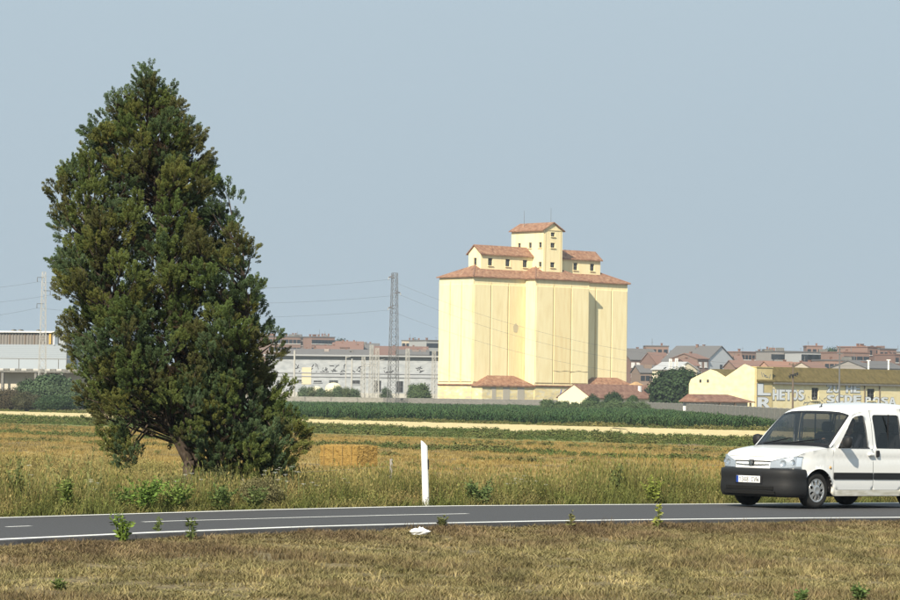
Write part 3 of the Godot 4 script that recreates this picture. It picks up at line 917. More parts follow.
func build_yellow_warehouse() -> void:
	# long graffiti wall runs away to the right; sawtooth gables face left
	var f := frame_at(755.5, 905, 424, 452)
	var o := thing("warehouse", "long yellow warehouse with olive roof and graffiti wall", "warehouse", f[0], f[1])
	var L: float = f[2] + 60.0
	var y0 := y_at(772, 382.3, 433)      # eave
	var yr := y_at(772, 368.6, 433)      # ridge
	var yl := y_at(763, 367.8, 428)      # parapet
	var X := Vector3.RIGHT
	var Z := Vector3.BACK
	var wl := MB.new()
	var holes := []
	var wins := [[817, 22.0], [858, 0.0]]
	var along := func(u: float) -> float:
		# distance along the front at column u
		var a: Vector3 = f[0]
		var e := Vector3(cos(f[1]), 0, -sin(f[1]))
		var r := P(u, 393, 1.0) - Vector3(0, CAM_Y, 0)
		r.y = 0
		# a + e*t parallel to r
		return (a.x * r.z - a.z * r.x) / (e.z * r.x - e.x * r.z)
	var l1: float = along.call(771.5)
	for u in [[811.5, 818.5], [867, 874.5]]:
		holes.append([along.call(u[0]), y0 - 2.6, along.call(u[1]), y0 - 0.75])
	wall(wl, Vector3(0, 0, 0), X, -Z, L, 0, y0, 0.3, holes)
	var wp := part(o, "front_wall", wl.mesh(), M.ware)
	for h in holes:
		add_window(wp, Vector3((h[0] + h[2]) * 0.5, (h[1] + h[3]) * 0.5, 0), X, -Z, h[2] - h[0], h[3] - h[1], M.ware, 0.2)
	# gable wall: two teeth
	var gw := 6.0
	var tooth := PackedVector2Array()
	var dep := func(u: float) -> float:    # distance along the gable wall (local -z) at column u
		var a: Vector3 = f[0]
		var e := Vector3(-sin(f[1]), 0, -cos(f[1]))
		var r := P(u, 393, 1.0) - Vector3(0, CAM_Y, 0)
		r.y = 0
		return (a.x * r.z - a.z * r.x) / (e.z * r.x - e.x * r.z)
	var dd := func(u: float) -> float: return 424.0 + dep.call(u) * cos(f[1])
	var pts := [[755.5, 368.6], [745, 364.2], [726, 377.2], [716.5, 371.3], [711, 369.5], [692, 379.0], [690, 384.0]]
	tooth.append(Vector2(0, 0))
	for p in pts: tooth.append(Vector2(dep.call(p[0]), y_at(p[0], p[1], dd.call(p[0]))))
	tooth.append(Vector2(dep.call(690.0), 0))
	var gm := MB.new()
	gm.prism(tooth, 0.0, 0.3)
	var gv := MB.new()
	for i in range(0, gm.v.size(), 3):
		gv.v.append(Vector3(-gm.v[i].z + 0.0, gm.v[i].y, -gm.v[i].x)); gv.v.append(Vector3(-gm.v[i + 1].z, gm.v[i + 1].y, -gm.v[i + 1].x)); gv.v.append(Vector3(-gm.v[i + 2].z, gm.v[i + 2].y, -gm.v[i + 2].x))
		for k in 3: gv.c.append(Color.WHITE)
	part(o, "gable_wall", gv.mesh(), M.ware)
	# two small vents
	for u in [701.5, 709.0]:
		var vb := MB.new()
		vb.box(Vector3(-0.31, y_at(u, 381.0, dd.call(u)), -dep.call(u)), Vector3(0.08, 0.45, 0.35))
		part(o, "vent", vb.mesh(), M.dark)
	# roofs: front pitch, then the teeth behind
	var rz: float = dep.call(745.0)
	var vz: float = dep.call(726.0)
	var bz: float = dep.call(711.0)
	var ez: float = dep.call(690.0)
	var yv: float = tooth[3].y
	var ya: float = tooth[2].y - 0.1
	var yb: float = tooth[5].y - 0.05
	var rr := MB.new()
	for q in [[0.35, y0 - 0.02, -rz, yr + 0.1], [-rz, yr + 0.1, -vz, yv], [-vz, yv, -bz, yb], [-bz, yb, -ez, yb - 2.6]]:
		var a := Vector3(0.05, q[1], q[0])
		var b := Vector3(L, q[1], q[0])
		var c := Vector3(L, q[3], q[2])
		var d := Vector3(0.05, q[3], q[2])
		var t := Vector3(0, 0.14, 0)
		var mid := (a + b + c + d) * 0.25 + t * 0.5
		rr.oquad(a + t, b + t, c + t, d + t, mid); rr.oquad(a, b, c, d, mid); rr.oquad(a, b, b + t, a + t, mid); rr.oquad(d, c, c + t, d + t, mid); rr.oquad(a, d, d + t, a + t, mid)
	part(o, "roof", rr.mesh(), M.moss_roof)
	var gut := MB.new()
	gut.box2(Vector3(l1, y0 - 0.28, 0.3), Vector3(L, y0 - 0.03, 0.42))
	part(o, "gutter", gut.mesh(), M.concrete_dark)
	# parapet pier at the corner with the big tag
	var pp := MB.new()
	pp.box2(Vector3(0.0, 0, -0.6), Vector3(l1, yl, 0.12))
	pp.box2(Vector3(-0.1, yl, -0.7), Vector3(l1 + 0.1, yl + 0.12, 0.22))
	part(o, "corner_pier", pp.mesh(), textured(noise_img(33, 0.03, [[0.2, Color(0.50, 0.41, 0.2)], [0.8, Color(0.68, 0.57, 0.31)]], 128), Vector3(0.1, 0.1, 0.1), 0.92))
	# graffiti: silver block letters with dark outlines
	var gl := func(s: String, u0: float, u1: float, vtop: float, vbot: float, dref: float, zz: float) -> void:
		var x0: float = along.call(u0)
		var x1: float = along.call(u1)
		var yt := y_at(u0, vtop, dref)
		var yb2 := y_at(u0, vbot, dref)
		var cw := (x1 - x0) / s.length()
		for i in s.length():
			var h := yt - yb2
			# block letters: grey outline with a pale fill in front
			for lay in 2:
				var tm := TextMesh.new()
				var fo := SystemFont.new()
				fo.font_names = PackedStringArray(["Droid Sans"])
				fo.font_weight = 700
				tm.font = fo
				tm.text = s[i]
				tm.font_size = 48
				tm.pixel_size = h / 36.0
				tm.depth = 0.02
				var fv := FontVariation.new()
				fv.base_font = fo
				fv.variation_embolden = 1.4 if lay == 0 else 0.4
				tm.font = fv
				var bb := tm.get_aabb()
				var to := part(wp, "graffiti_outline" if lay == 0 else "graffiti_letter", tm, M.paint_outline if lay == 0 else M.paint_fill)
				var gw2 := cw * (0.98 if lay == 0 else 0.86)
				var gh := h * (1.06 if lay == 0 else 0.94)
				to.scale = Vector3(gw2 / maxf(bb.size.x, 0.05), gh / maxf(bb.size.y, 0.05), 1)
				to.position = Vector3(x0 + cw * (i + 0.5), (yt + yb2) * 0.5, zz + 0.015 + 0.03 * lay) - Vector3(bb.get_center().x * to.scale.x, bb.get_center().y * to.scale.y, 0)
	gl.call("L", 755.8, 770.5, 383.5, 395.5, 428, 0.13)
	gl.call("R", 755.8, 770.5, 397.0, 408.0, 428, 0.13)
	gl.call("HETOS", 772, 804, 389.5, 400, 440, 0.02)
	gl.call("ZU", 826, 839, 385.8, 393, 470, 0.02)
	gl.call("HE", 845, 860, 386, 393.2, 478, 0.02)
	gl.call("SCDE", 826, 861, 395, 402.5, 470, 0.02)
	gl.call("ROSA", 864, 896, 397, 404, 490, 0.02)
	# small tags
	rng.seed = 77
	for k in 26:
		var u := rng.randf_range(798, 826) if k > 5 else rng.randf_range(758.5, 769)
		var v := rng.randf_range(396, 404) if k > 5 else rng.randf_range(373.5, 377.0)
		var sc := MB.new()
		sc.box(Vector3(along.call(u), y_at(u, v, 430.0 if k > 5 else 425.0), 0.03 if k > 5 else 0.14), Vector3(rng.randf_range(0.3, 0.8), 0.10, 0.02), Basis(Vector3(0, 0, 1), rng.randf_range(-1.4, 1.4)))
		part(wp, "graffiti_stroke", sc.mesh(), M.paint_outline)
	# pipes on the wall
	for u in [864.0, 879.0]:
		var dp := MB.new()
		dp.tube(Vector3(along.call(u), 0.5, 0.1), Vector3(along.call(u), y0 - 0.3, 0.1), 0.09, 0.09, 6)
		part(o, "downpipe", dp.mesh(), M.rust)

func build_grey_warehouse() -> void:
	var f := frame_at(268, 447, 660, 652)
	var o := thing("warehouse", "wide grey warehouse with dark graffiti scribbles left of silo", "warehouse", f[0], f[1])
	var w: float = f[2]
	var top := y_at(360, 355.5, 656)
	var sx := func(u: float) -> float: return (u - 268.0) / (447.0 - 268.0) * w
	var sy := func(v: float) -> float: return y_at(360, v, 656)
	var holes := []
	for h in [[329.5, 338.5, 380.8, 383.4], [352, 360.5, 380.5, 383.8], [375, 381.5, 380.5, 392], [397, 403.5, 380.8, 392], [297, 302, 380.5, 382.5], [314, 322, 381.2, 382.8]]:
		holes.append([sx.call(h[0]), sy.call(h[3]), sx.call(h[1]), sy.call(h[2])])
	var mb := MB.new()
	wall(mb, Vector3.ZERO, Vector3.RIGHT, Vector3.FORWARD, w, 0, top - 0.9, 0.3, holes)
	mb.box2(Vector3(0, 0, -26), Vector3(0.3, top - 0.9, -0.31))
	mb.box2(Vector3(w - 0.3, 0, -26), Vector3(w, top - 0.9, -0.31))
	mb.box2(Vector3(0.3, 0, -26.3), Vector3(w - 0.3, top - 0.9, -26))
	var wp := part(o, "wall", mb.mesh(), M.grey_wall)
	for h in holes:
		add_window(wp, Vector3((h[0] + h[2]) * 0.5, (h[1] + h[3]) * 0.5, 0), Vector3.RIGHT, Vector3.FORWARD, h[2] - h[0], h[3] - h[1], M.grey_wall, 0.2)
	var r := MB.new()
	r.box2(Vector3(-1.0, top - 0.25, -27), Vector3(w + 1.0, top + 0.1, 1.1))
	r.box2(Vector3(-0.6, top - 0.9, -26.6), Vector3(w + 0.6, top - 0.25, 0.25))
	part(o, "roof", r.mesh(), mat(0.30, 0.31, 0.32))
	for v in [373.3, 376.8]:
		var b := MB.new()
		b.box(Vector3(w * 0.5, sy.call(v), 0.1), Vector3(w - 0.2, 0.22, 0.2))
		part(o, "string_course", b.mesh(), mat(0.30, 0.31, 0.33))
	var cp := MB.new()
	cp.box2(Vector3(sx.call(302), sy.call(385), 0.0), Vector3(sx.call(311.5), sy.call(368), 0.06))
	part(o, "cream_wall_patch", cp.mesh(), mat(0.52, 0.47, 0.33))
	var br := MB.new()
	br.box2(Vector3(0.5, 0.0, 0.0), Vector3(w - 0.5, sy.call(393.0), 0.12))
	part(o, "plinth", br.mesh(), mat(0.40, 0.39, 0.35))
	# spray-paint scribbles: groups of strokes
	rng.seed = 41
	for g in [[296, 364, 374], [315, 364.5, 373], [326, 366, 373], [335, 364, 374], [345, 365, 375], [357, 366, 373], [388, 367, 373], [421, 366, 373]]:
		var sc := MB.new()
		for k in 7:
			var u: float = g[0] + rng.randf_range(-4, 4)
			var v := rng.randf_range(g[1], g[2])
			sc.box(Vector3(sx.call(u), sy.call(v), 0.02 + 0.003 * k), Vector3(rng.randf_range(0.3, 1.3), rng.randf_range(0.10, 0.22), 0.02), Basis(Vector3(0, 0, 1), rng.randf_range(-1.3, 1.5)))
		part(wp, "graffiti", sc.mesh(), M.paint_black)

func build_left_station() -> void:
	var f := frame_at(-60, 66, 600, 590)
	var o := thing("industrial_hall", "flat white roofed hall with brown slatted front at left edge", "industrial hall", f[0], f[1])
	var w: float = f[2]
	var sx := func(u: float) -> float: return (u + 60.0) / 126.0 * w
	var sy := func(v: float) -> float: return y_at(20, v, 595)
	var m := MB.new()
	m.box2(Vector3(0, 0, -18), Vector3(w, sy.call(344.6), 0))
	part(o, "wall", m.mesh(), mat(0.33, 0.37, 0.41))
	m = MB.new()
	m.box2(Vector3(0, sy.call(344.6), -17.5), Vector3(sx.call(53.5), sy.call(332.6), -0.3))
	part(o, "upper_wall", m.mesh(), mat(0.20, 0.185, 0.17))
	# slats of the upper front
	var sl := MB.new()
	sl.box(Vector3.ZERO, Vector3(0.26, sy.call(332.8) - sy.call(344.4), 0.16))
	var slm := sl.mesh()
	var x := 0.4
	while x < sx.call(53.0):
		part(o, "slat", slm, mat(0.17, 0.155, 0.14) if int(x * 10) % 3 else M.rust, Vector3(x, (sy.call(332.8) + sy.call(344.4)) * 0.5, -0.2))
		x += 0.72
	m = MB.new()
	m.box2(Vector3(-0.5, sy.call(332.6), -18), Vector3(sx.call(54.6), sy.call(331.2), 0.4))
	m.box2(Vector3(sx.call(53.5), sy.call(344.6), -1.2), Vector3(sx.call(54.6), sy.call(332.6), 0.3))
	part(o, "roof_edge", m.mesh(), mat(0.72, 0.73, 0.73))
	m = MB.new()
	m.box2(Vector3(sx.call(54.7), sy.call(344.5), -12), Vector3(sx.call(61), sy.call(334.5), -1.5))
	part(o, "stair_tower", m.mesh(), mat(0.27, 0.29, 0.31))
	m = MB.new()
	m.box2(Vector3(sx.call(57.5), sy.call(340.0), -1.5), Vector3(sx.call(59), sy.call(337.0), -1.42))
	part(o, "window", m.mesh(), M.dark)
	for u in [1.5, 8.5, 26.5]:
		m = MB.new()
		m.box2(Vector3(sx.call(u - 1.2), sy.call(331.2), -6), Vector3(sx.call(u + 1.2), sy.call(329.6), -4.5))
		m.box2(Vector3(sx.call(u - 0.9), sy.call(329.6), -5.8), Vector3(sx.call(u + 0.9), sy.call(329.0), -4.7))
		part(o, "rooftop_unit", m.mesh(), M.concrete_dark)
	m = MB.new()
	m.box2(Vector3(sx.call(48.5), sy.call(344.0), -0.1), Vector3(sx.call(50.5), sy.call(332.8), 0.02))
	part(o, "yellow_post", m.mesh(), mat(0.50, 0.33, 0.08))
	m = MB.new()
	var k := 0
	while k < 9:
		m.box2(Vector3(0, sy.call(345.0 + k * 1.5), 0.0), Vector3(w, sy.call(345.2 + k * 1.5), 0.06))
		k += 1
	part(o, "sheet_rib", m.mesh(), mat(0.30, 0.335, 0.37))
	# raised deck with railing in front of it
	var f2 := frame_at(-60, 90, 560, 552)
	var p := thing("loading_deck", "long concrete loading deck with railing behind the left bushes", "deck", f2[0], f2[1])
	var w2: float = f2[2]
	var tx := func(u: float) -> float: return (u + 60.0) / 150.0 * w2
	var ty := func(v: float) -> float: return y_at(20, v, 556)
	m = MB.new()
	m.box2(Vector3(0, ty.call(372.2), -3.0), Vector3(w2, ty.call(370.8), 0.3))
	part(p, "slab", m.mesh(), M.concrete_dark)
	m = MB.new()
	m.box2(Vector3(0, 0, -3.0), Vector3(w2, ty.call(372.2), -2.7))
	part(p, "rear_wall", m.mesh(), mat(0.50, 0.46, 0.37))
	for u in [-30.0, 3.0, 36.0, 62.0]:
		m = MB.new()
		m.box2(Vector3(tx.call(u) - 0.25, 0, -0.4), Vector3(tx.call(u) + 0.25, ty.call(372.2), 0.1))
		part(p, "pillar", m.mesh(), M.concrete_dark)
	# striped edge blocks on the slab
	var eb := MB.new()
	eb.bevel_box(Vector3.ZERO, Vector3(1.15, 0.42, 0.5), 0.06)
	var ebm := eb.mesh()
	var i := 0
	while i < 24:
		part(p, "edge_block", ebm, M.steel_pale if i % 2 == 0 else M.concrete_dark, Vector3(0.7 + i * 1.22, ty.call(370.8) + 0.22, 0.0))
		i += 1
	m = MB.new()
	m.tube(Vector3(0, ty.call(358.6), -2.0), Vector3(w2, ty.call(358.6), -2.0), 0.08, 0.08, 5)
	part(p, "rail", m.mesh(), M.concrete_dark)
	for u in [-40.0, -10.0, 15.0, 54.5, 62.5, 75.0]:
		m = MB.new()
		m.tube(Vector3(tx.call(u), ty.call(370.8), -2.0), Vector3(tx.call(u), ty.call(352.0 if u == 62.5 else 358.4), -2.0), 0.08, 0.08, 5)
		part(p, "railing_post", m.mesh(), M.concrete_dark)

func build_gable_house() -> void:
	var f := frame_at(574, 652, 520, 540)
	# gable end looks left toward the camera, ridge runs right
	var o := thing("annex_house", "low house with long red brown roof before the silo", "house", f[0], f[1])
	var w: float = f[2]
	var ridge := y_at(574, 384.8, 520)
	var eave := y_at(590, 397.2, 524)
	var hz := 3.6
	var m := MB.new()
	m.box2(Vector3(0, 0, -hz), Vector3(w, eave, hz))
	var g := MB.new()
	g.prism(PackedVector2Array([Vector2(-hz, eave), Vector2(hz, eave), Vector2(0, ridge)]), 0, w)
	for k in g.v: m.v.append(Vector3(k.z, k.y, k.x))
	for k in g.c: m.c.append(k)
	part(o, "wall", m.mesh(), mat(0.72, 0.66, 0.46))
	m = MB.new()
	gable_slab(m, Vector3(-0.1, eave, 0), Vector3(w + 0.3, eave, 0), Vector3(0, 0, hz), ridge - eave, 0.4, 0.15)
	var rf := part(o, "roof", m.mesh(), M.tile_brown)
	m = MB.new()
	m.box2(Vector3(w * 0.72, eave + 0.9, 1.6), Vector3(w * 0.72 + 0.5, eave + 2.2, 2.1))
	part(rf, "chimney", m.mesh(), M.white_wall)
	m = MB.new()
	m.box2(Vector3(w * 0.79, eave + 0.7, 1.7), Vector3(w * 0.79 + 0.9, eave + 1.6, 2.6))
	part(rf, "skylight", m.mesh(), M.dark)
	var f2 := frame_at(636, 655, 556, 560)
	var o2 := thing("annex_house", "small orange lit tiled shed at the silo's right foot", "shed", f2[0], f2[1])
	var w2: float = f2[2]
	m = MB.new()
	m.box2(Vector3(0, 0, -5), Vector3(w2, 4.0, 0))
	part(o2, "wall", m.mesh(), mat(0.70, 0.62, 0.42))
	m = MB.new()
	hip_roof(m, -0.3, w2 + 0.3, -5.3, 0.3, 4.02, 0.7)
	part(o2, "roof", m.mesh(), mat(0.42, 0.26, 0.13))

func build_shed() -> void:
	var f := frame_at(702, 749, 413, 420)
	var o := thing("tiled_shed", "small white shed with brown tiled roof before sawtooth gable", "shed", f[0], f[1])
	var w: float = f[2]
	var eave := y_at(720, 401.2, 416)
	var ridge := y_at(720, 394.4, 416)
	var m := MB.new()
	m.box2(Vector3(0.3, 0, -4), Vector3(w - 0.3, eave, 0))
	part(o, "wall", m.mesh(), M.white_wall)
	m = MB.new()
	var t := Vector3(0, 0.12, 0)
	var a := Vector3(-0.4, eave - 0.05, 0.9)
	var b := Vector3(w + 0.4, eave - 0.05, 0.9)
	var c := Vector3(w - 1.4, ridge, -3.0)
	var d := Vector3(0.2, ridge, -3.0)
	var e0 := Vector3(-0.4, eave - 0.05, -4.2)
	var e1 := Vector3(w + 0.4, eave - 0.05, -4.2)
	m.quad(a, b, c, d); m.tri(e0, a, d); m.tri(b, e1, c); m.quad(e1, e0, d, c)
	m.quad(a - t, b - t, b, a); m.quad(e0 - t, a - t, a, e0); m.quad(b - t, e1 - t, e1, b); m.quad(e0 - t, e1 - t, b - t, a - t)
	part(o, "roof", m.mesh(), M.tile_brown)
	for k in [0.3, 0.62, 0.95]:
		m = MB.new()
		m.box2(Vector3(w * k - 0.12, 0, 0.6), Vector3(w * k + 0.12, eave - 0.2, 0.84))
		part(o, "porch_post", m.mesh(), M.rust)
	for k in [0.16, 0.48, 0.78]:
		m = MB.new()
		m.box2(Vector3(w * k - 0.6, 0.2, 0.0), Vector3(w * k + 0.6, eave - 0.9, 0.06))
		part(o, "door", m.mesh(), mat(0.45, 0.46, 0.46))

func build_yard_wall() -> void:
	# concrete panel wall: each bay a panel between posts
	var pts := [P(150, 397, 575), P(384, 397, 566), P(560, 397, 552), P(640, 397, 480), P(700, 397, 400), P(800, 397, 272)]
	var o := thing("yard_wall", "long low concrete panel wall between the green crop and the buildings", "wall")
	var panel_cache := {}
	for i in pts.size() - 1:
		var a: Vector3 = pts[i]
		var b: Vector3 = pts[i + 1]
		a.y = 0
		b.y = 0
		var l := a.distance_to(b)
		var n := int(ceil(l / 6.0))
		var bs := Basis((b - a).normalized(), Vector3.UP, (b - a).normalized().cross(Vector3.UP))
		for k in n:
			var p := MB.new()
			p.bevel_box(Vector3.ZERO, Vector3(l / n - 0.2, 2.2, 0.18), 0.03)
			var c := a.lerp(b, (k + 0.5) / n)
			var q := part(o, "wall_panel", p.mesh(), M.concrete if i in [0, 3, 4] else M.concrete_dark, c + Vector3.UP * 1.1)
			q.basis = bs
			var po := MB.new()
			po.bevel_box(Vector3.ZERO, Vector3(0.24, 2.24, 0.26), 0.03)
			var q2 := part(o, "wall_post", po.mesh(), M.concrete_dark, a.lerp(b, float(k) / n) + Vector3.UP * 1.12)
			q2.basis = bs

func build_pylons() -> void:
	var tops := []
	var p := P(393, 400, 560)
	var o := thing("lattice_pylon", "tall dark steel lattice pylon left of the silo", "pylon", Vector3(p.x, 0, p.z), 0.35)
	var h := y_at(393, 273, 560)
	lattice(o, h, 1.9, 0.95, 17, 0.06, M.steel)
	for k in [[1.0, -1.0], [4.0, 1.0], [7.0, -1.0]]:
		var a := MB.new()
		var y: float = h - k[0]
		a.tube(Vector3(0, y, 0), Vector3(1.25 * k[1], y + 0.15, 0), 0.08, 0.05, 4)
		a.tube(Vector3(0, y + 0.6, 0), Vector3(1.25 * k[1], y + 0.15, 0), 0.05, 0.05, 4)
		var ap := part(o, "crossarm", a.mesh(), M.rust)
		var ins := MB.new()
		ins.lathe([Vector2(0.0, 0), Vector2(0.12, 0.05), Vector2(0.05, 0.2), Vector2(0.12, 0.3), Vector2(0.0, 0.5)], Vector3(1.25 * k[1], y - 0.35, 0), Vector3.UP, 8)
		part(ap, "insulator", ins.mesh(), M.steel_pale)
		tops.append(Vector3(p.x + 1.17 * k[1], y - 0.3, p.z))
	var p2 := P(42, 400, 520)
	var o2 := thing("lattice_pylon", "pale slim lattice pylon at far left beside the conifer", "pylon", Vector3(p2.x, 0, p2.z), 0.3)
	var h2 := y_at(42, 272, 520)
	lattice(o2, h2, 1.5, 0.6, 16, 0.045, M.steel_pale)
	var tops2 := []
	for k in [[1.0, -1.0], [3.4, 1.0], [5.8, -1.0]]:
		var a := MB.new()
		var y: float = h2 - k[0]
		a.tube(Vector3(0, y, 0), Vector3(1.2 * k[1], y, 0), 0.06, 0.05, 4)
		a.tube(Vector3(1.2 * k[1], y, 0), Vector3(1.2 * k[1], y - 0.8, 0), 0.05, 0.07, 4)
		part(o2, "crossarm", a.mesh(), M.steel)
		tops2.append(Vector3(p2.x + 1.15 * k[1], y - 0.8, p2.z))
	var far_r := [P(960, 358, 470), P(960, 363, 470), P(960, 369, 470)]
	var far_l := [P(-120, 288, 500), P(-120, 303, 500), P(-120, 320, 500)]
	var ord := ["upper", "middle", "lower"]
	for k in 3:
		wire("%s thin power line between the two lattice pylons" % ord[k], tops2[k], tops[k], 1.6)
		wire("%s thin power line from dark pylon across the silo rightwards" % ord[k], tops[k], far_r[k], 7.0)
		wire("%s thin power line leaving the pale pylon to the left" % ord[k], far_l[k], tops2[k], 1.0)
	# railway masts before the grey warehouse
	for q in [[363.0, 357.0, "first"], [371.0, 345.0, "second"], [376.5, 348.0, "third"], [407.0, 348.5, "fourth"], [433.5, 351.0, "fifth"]]:
		var c := P(q[0], 400, 600)
		var t := thing("railway_mast", "%s lattice railway mast from the left before the grey warehouse" % q[2], "mast", Vector3(c.x, 0, c.z), 0.4, "railway masts before the grey warehouse")
		lattice(t, y_at(q[0], q[1], 600), 0.95, 0.6, 11, 0.05, M.steel_pale)
	for q in [[351.5, 359.5, 0.16, "white round pole standing before the dark scribbles"], [345.5, 357.0, 0.10, "thin grey pole with streetlight arm above the grey warehouse wall"], [294.0, 351.0, 0.2, "grey pole next to the conifer's right edge"], [378.5, 360.0, 0.1, "short thin pole between the masts and lattice pylon"]]:
		var c := P(q[0], 400, 590)
		var t := MB.new()
		var hh := y_at(q[0], q[1], 590)
		t.tube(Vector3(0, 0, 0), Vector3(0, hh, 0), q[2] * 1.2, q[2], 8)
		if q[2] < 0.15: t.tube(Vector3(0, hh - 0.1, 0), Vector3(1.2, hh + 0.2, 0), 0.06, 0.05, 5)
		t.lathe([Vector2(q[2], 0), Vector2(q[2] * 1.2, 0.06), Vector2(0, 0.2)], Vector3(0, hh, 0), Vector3.UP, 8)
		tag(part(self, "pole", t.mesh(), M.steel_pale, Vector3(c.x, 0, c.z)), q[3], "pole", "poles left of the silo")
	# feeder beam between masts
	var fb := MB.new()
	var m0 := P(363, 366, 600)
	var m1 := P(376.5, 366, 600)
	fb.tube(m0, m1, 0.06, 0.06, 5)
	fb.tube(m0 + Vector3(0, 0.5, 0), m1 + Vector3(0, 0.5, 0), 0.06, 0.06, 5)
	for k in 5: fb.tube(m0.lerp(m1, k / 5.0), m0.lerp(m1, (k + 1) / 5.0) + Vector3(0, 0.5, 0), 0.04, 0.04, 4)
	tag(part(self, "mast_beam", fb.mesh(), M.steel_pale), "short lattice beam joining the three close railway masts", "beam")
	# wooden and steel poles before the yellow warehouse
	var c := P(792.5, 410, 405)
	var t := thing("utility_pole", "dark utility pole with crossbar and transformer before graffiti wall", "utility pole", Vector3(c.x, 0, c.z))
	var hh := y_at(792.5, 363.5, 405)
	var mb := MB.new()
	mb.tube(Vector3.ZERO, Vector3(0, hh, 0), 0.15, 0.11, 8)
	part(t, "pole", mb.mesh(), M.rust)
	mb = MB.new()
	mb.box(Vector3(0, hh - 0.15, 0.15), Vector3(1.25, 0.14, 0.12))
	for k in [-0.5, 0.0, 0.5]: mb.lathe([Vector2(0.06, 0), Vector2(0.09, 0.1), Vector2(0.0, 0.22)], Vector3(k, hh - 0.08, 0.15), Vector3.UP, 6)
	part(t, "crossbar", mb.mesh(), M.rust)
	mb = MB.new()
	var ym := y_at(792.5, 374.5, 405)
	mb.box(Vector3(0, ym, 0.2), Vector3(1.5, 0.1, 0.1), Basis(Vector3(0, 0, 1), 0.35))
	mb.box(Vector3(0, ym - 0.1, 0.25), Vector3(1.1, 0.1, 0.1), Basis(Vector3(0, 0, 1), -0.3))
	for k in [-0.45, -0.1, 0.3, 0.6]: mb.bevel_box(Vector3(k, ym - 0.15 + k * 0.4, 0.25), Vector3(0.22, 0.42, 0.22), 0.05)
	part(t, "fuse_bracket", mb.mesh(), M.dark)
	for q in [[839.0, 346.5, 400.0, "grey steel pole with cross bracket before the graffiti blocks"]]:
		var c2 := P(q[0], 410, q[2])
		var t2 := thing("utility_pole", q[3], "utility pole", Vector3(c2.x, 0, c2.z))
		var h3 := y_at(q[0], q[1], q[2])
		mb = MB.new()
		mb.tube(Vector3.ZERO, Vector3(0, h3, 0), 0.14, 0.09, 8)
		part(t2, "pole", mb.mesh(), M.steel)
		mb = MB.new()
		mb.box(Vector3(0, h3 - 0.3, 0.12), Vector3(1.4, 0.12, 0.1))
		mb.box(Vector3(0, h3 - 1.0, 0.12), Vector3(0.9, 0.12, 0.1))
		part(t2, "cross_bracket", mb.mesh(), M.steel)
	for q in [[868.0, 360.5, "left white concrete mast above the olive roof"], [888.0, 360.0, "right white concrete mast above the olive roof"]]:
		var c3 := P(q[0], 400, 640)
		mb = MB.new()
		mb.tube(Vector3.ZERO, Vector3(0, y_at(q[0], q[1], 640), 0), 0.3, 0.2, 6)
		mb.box(Vector3(0, y_at(q[0], q[1], 640), 0), Vector3(0.9, 0.2, 0.3))
		tag(part(self, "concrete_mast", mb.mesh(), M.white_wall, Vector3(c3.x, 0, c3.z)), q[2], "mast", "white masts above the olive roof")
	for q in [[670.0, 359.0, "left"], [676.0, 358.5, "middle"], [683.0, 365.0, "right"]]:
		var c4 := P(q[0], 400, 640)
		var t4 := thing("railway_mast", "%s pale mast above the round bush" % q[2], "mast", Vector3(c4.x, 0, c4.z), 0.3, "masts above the round bush")
		lattice(t4, y_at(q[0], q[1], 640), 0.7, 0.45, 10, 0.09, M.white_wall)

# ---------------------------------------------------------------- foliage
func ortho(w: Vector3, spin: float) -> Basis:
	var u := w.cross(Vector3.UP if absf(w.y) < 0.95 else Vector3.RIGHT).normalized()
	var t := w.cross(u).normalized()
	var a := u * cos(spin) + t * sin(spin)
	return Basis(a, w, a.cross(w))

func plume_mesh(seed_: int, needles: int, length: float, rad: float) -> ArrayMesh:
	# one cypress spray: a stalk with short scaly twiglets brushing forward, tapering to the tip
	var r := RandomNumberGenerator.new()
	r.seed = seed_
	var mb := MB.new()
	mb.col = Color(0.55, 0.42, 0.30)
	mb.tube(Vector3.ZERO, Vector3(0, length * 0.8, 0), 0.008, 0.003, 3, false)
	for i in needles:
		var t := pow(r.randf(), 0.8)
		var w := rad * (0.35 + 1.2 * t * (1.0 - t) * 2.0) * (1.0 if t < 0.8 else 0.8)
		var ph := r.randf() * TAU
		var base := Vector3(cos(ph), 0, sin(ph)) * w * 0.15 + Vector3.UP * length * t * 0.85
		var dir := (Vector3(cos(ph), 0, sin(ph)) * r.randf_range(0.5, 1.1) + Vector3.UP * r.randf_range(0.55, 1.2)).normalized()
		var l := w * r.randf_range(0.8, 1.25)
		var side := dir.cross(Vector3(r.randf() - 0.5, r.randf() - 0.5, r.randf() - 0.5)).normalized() * r.randf_range(0.004, 0.0075)
		var tip := base + dir * l
		var mid := base + dir * l * 0.55
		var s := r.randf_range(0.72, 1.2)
		# spray ends tinted lighter, bases darker: painted contrast of lit tips and shaded gaps
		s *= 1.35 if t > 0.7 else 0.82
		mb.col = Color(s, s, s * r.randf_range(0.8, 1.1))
		mb.tri(base, mid + side, mid - side)
		mb.tri(mid - side, mid + side, tip)
		# side twiglets
		for k in 2:
			var d2 := (dir + side.normalized() * (0.7 if k == 0 else -0.7) + Vector3.UP * 0.2).normalized()
			var s2 := dir.cross(d2).normalized() * 0.0045
			mb.tri(mid - s2, mid + s2, mid + d2 * l * 0.45)
	return mb.mesh(false, true)

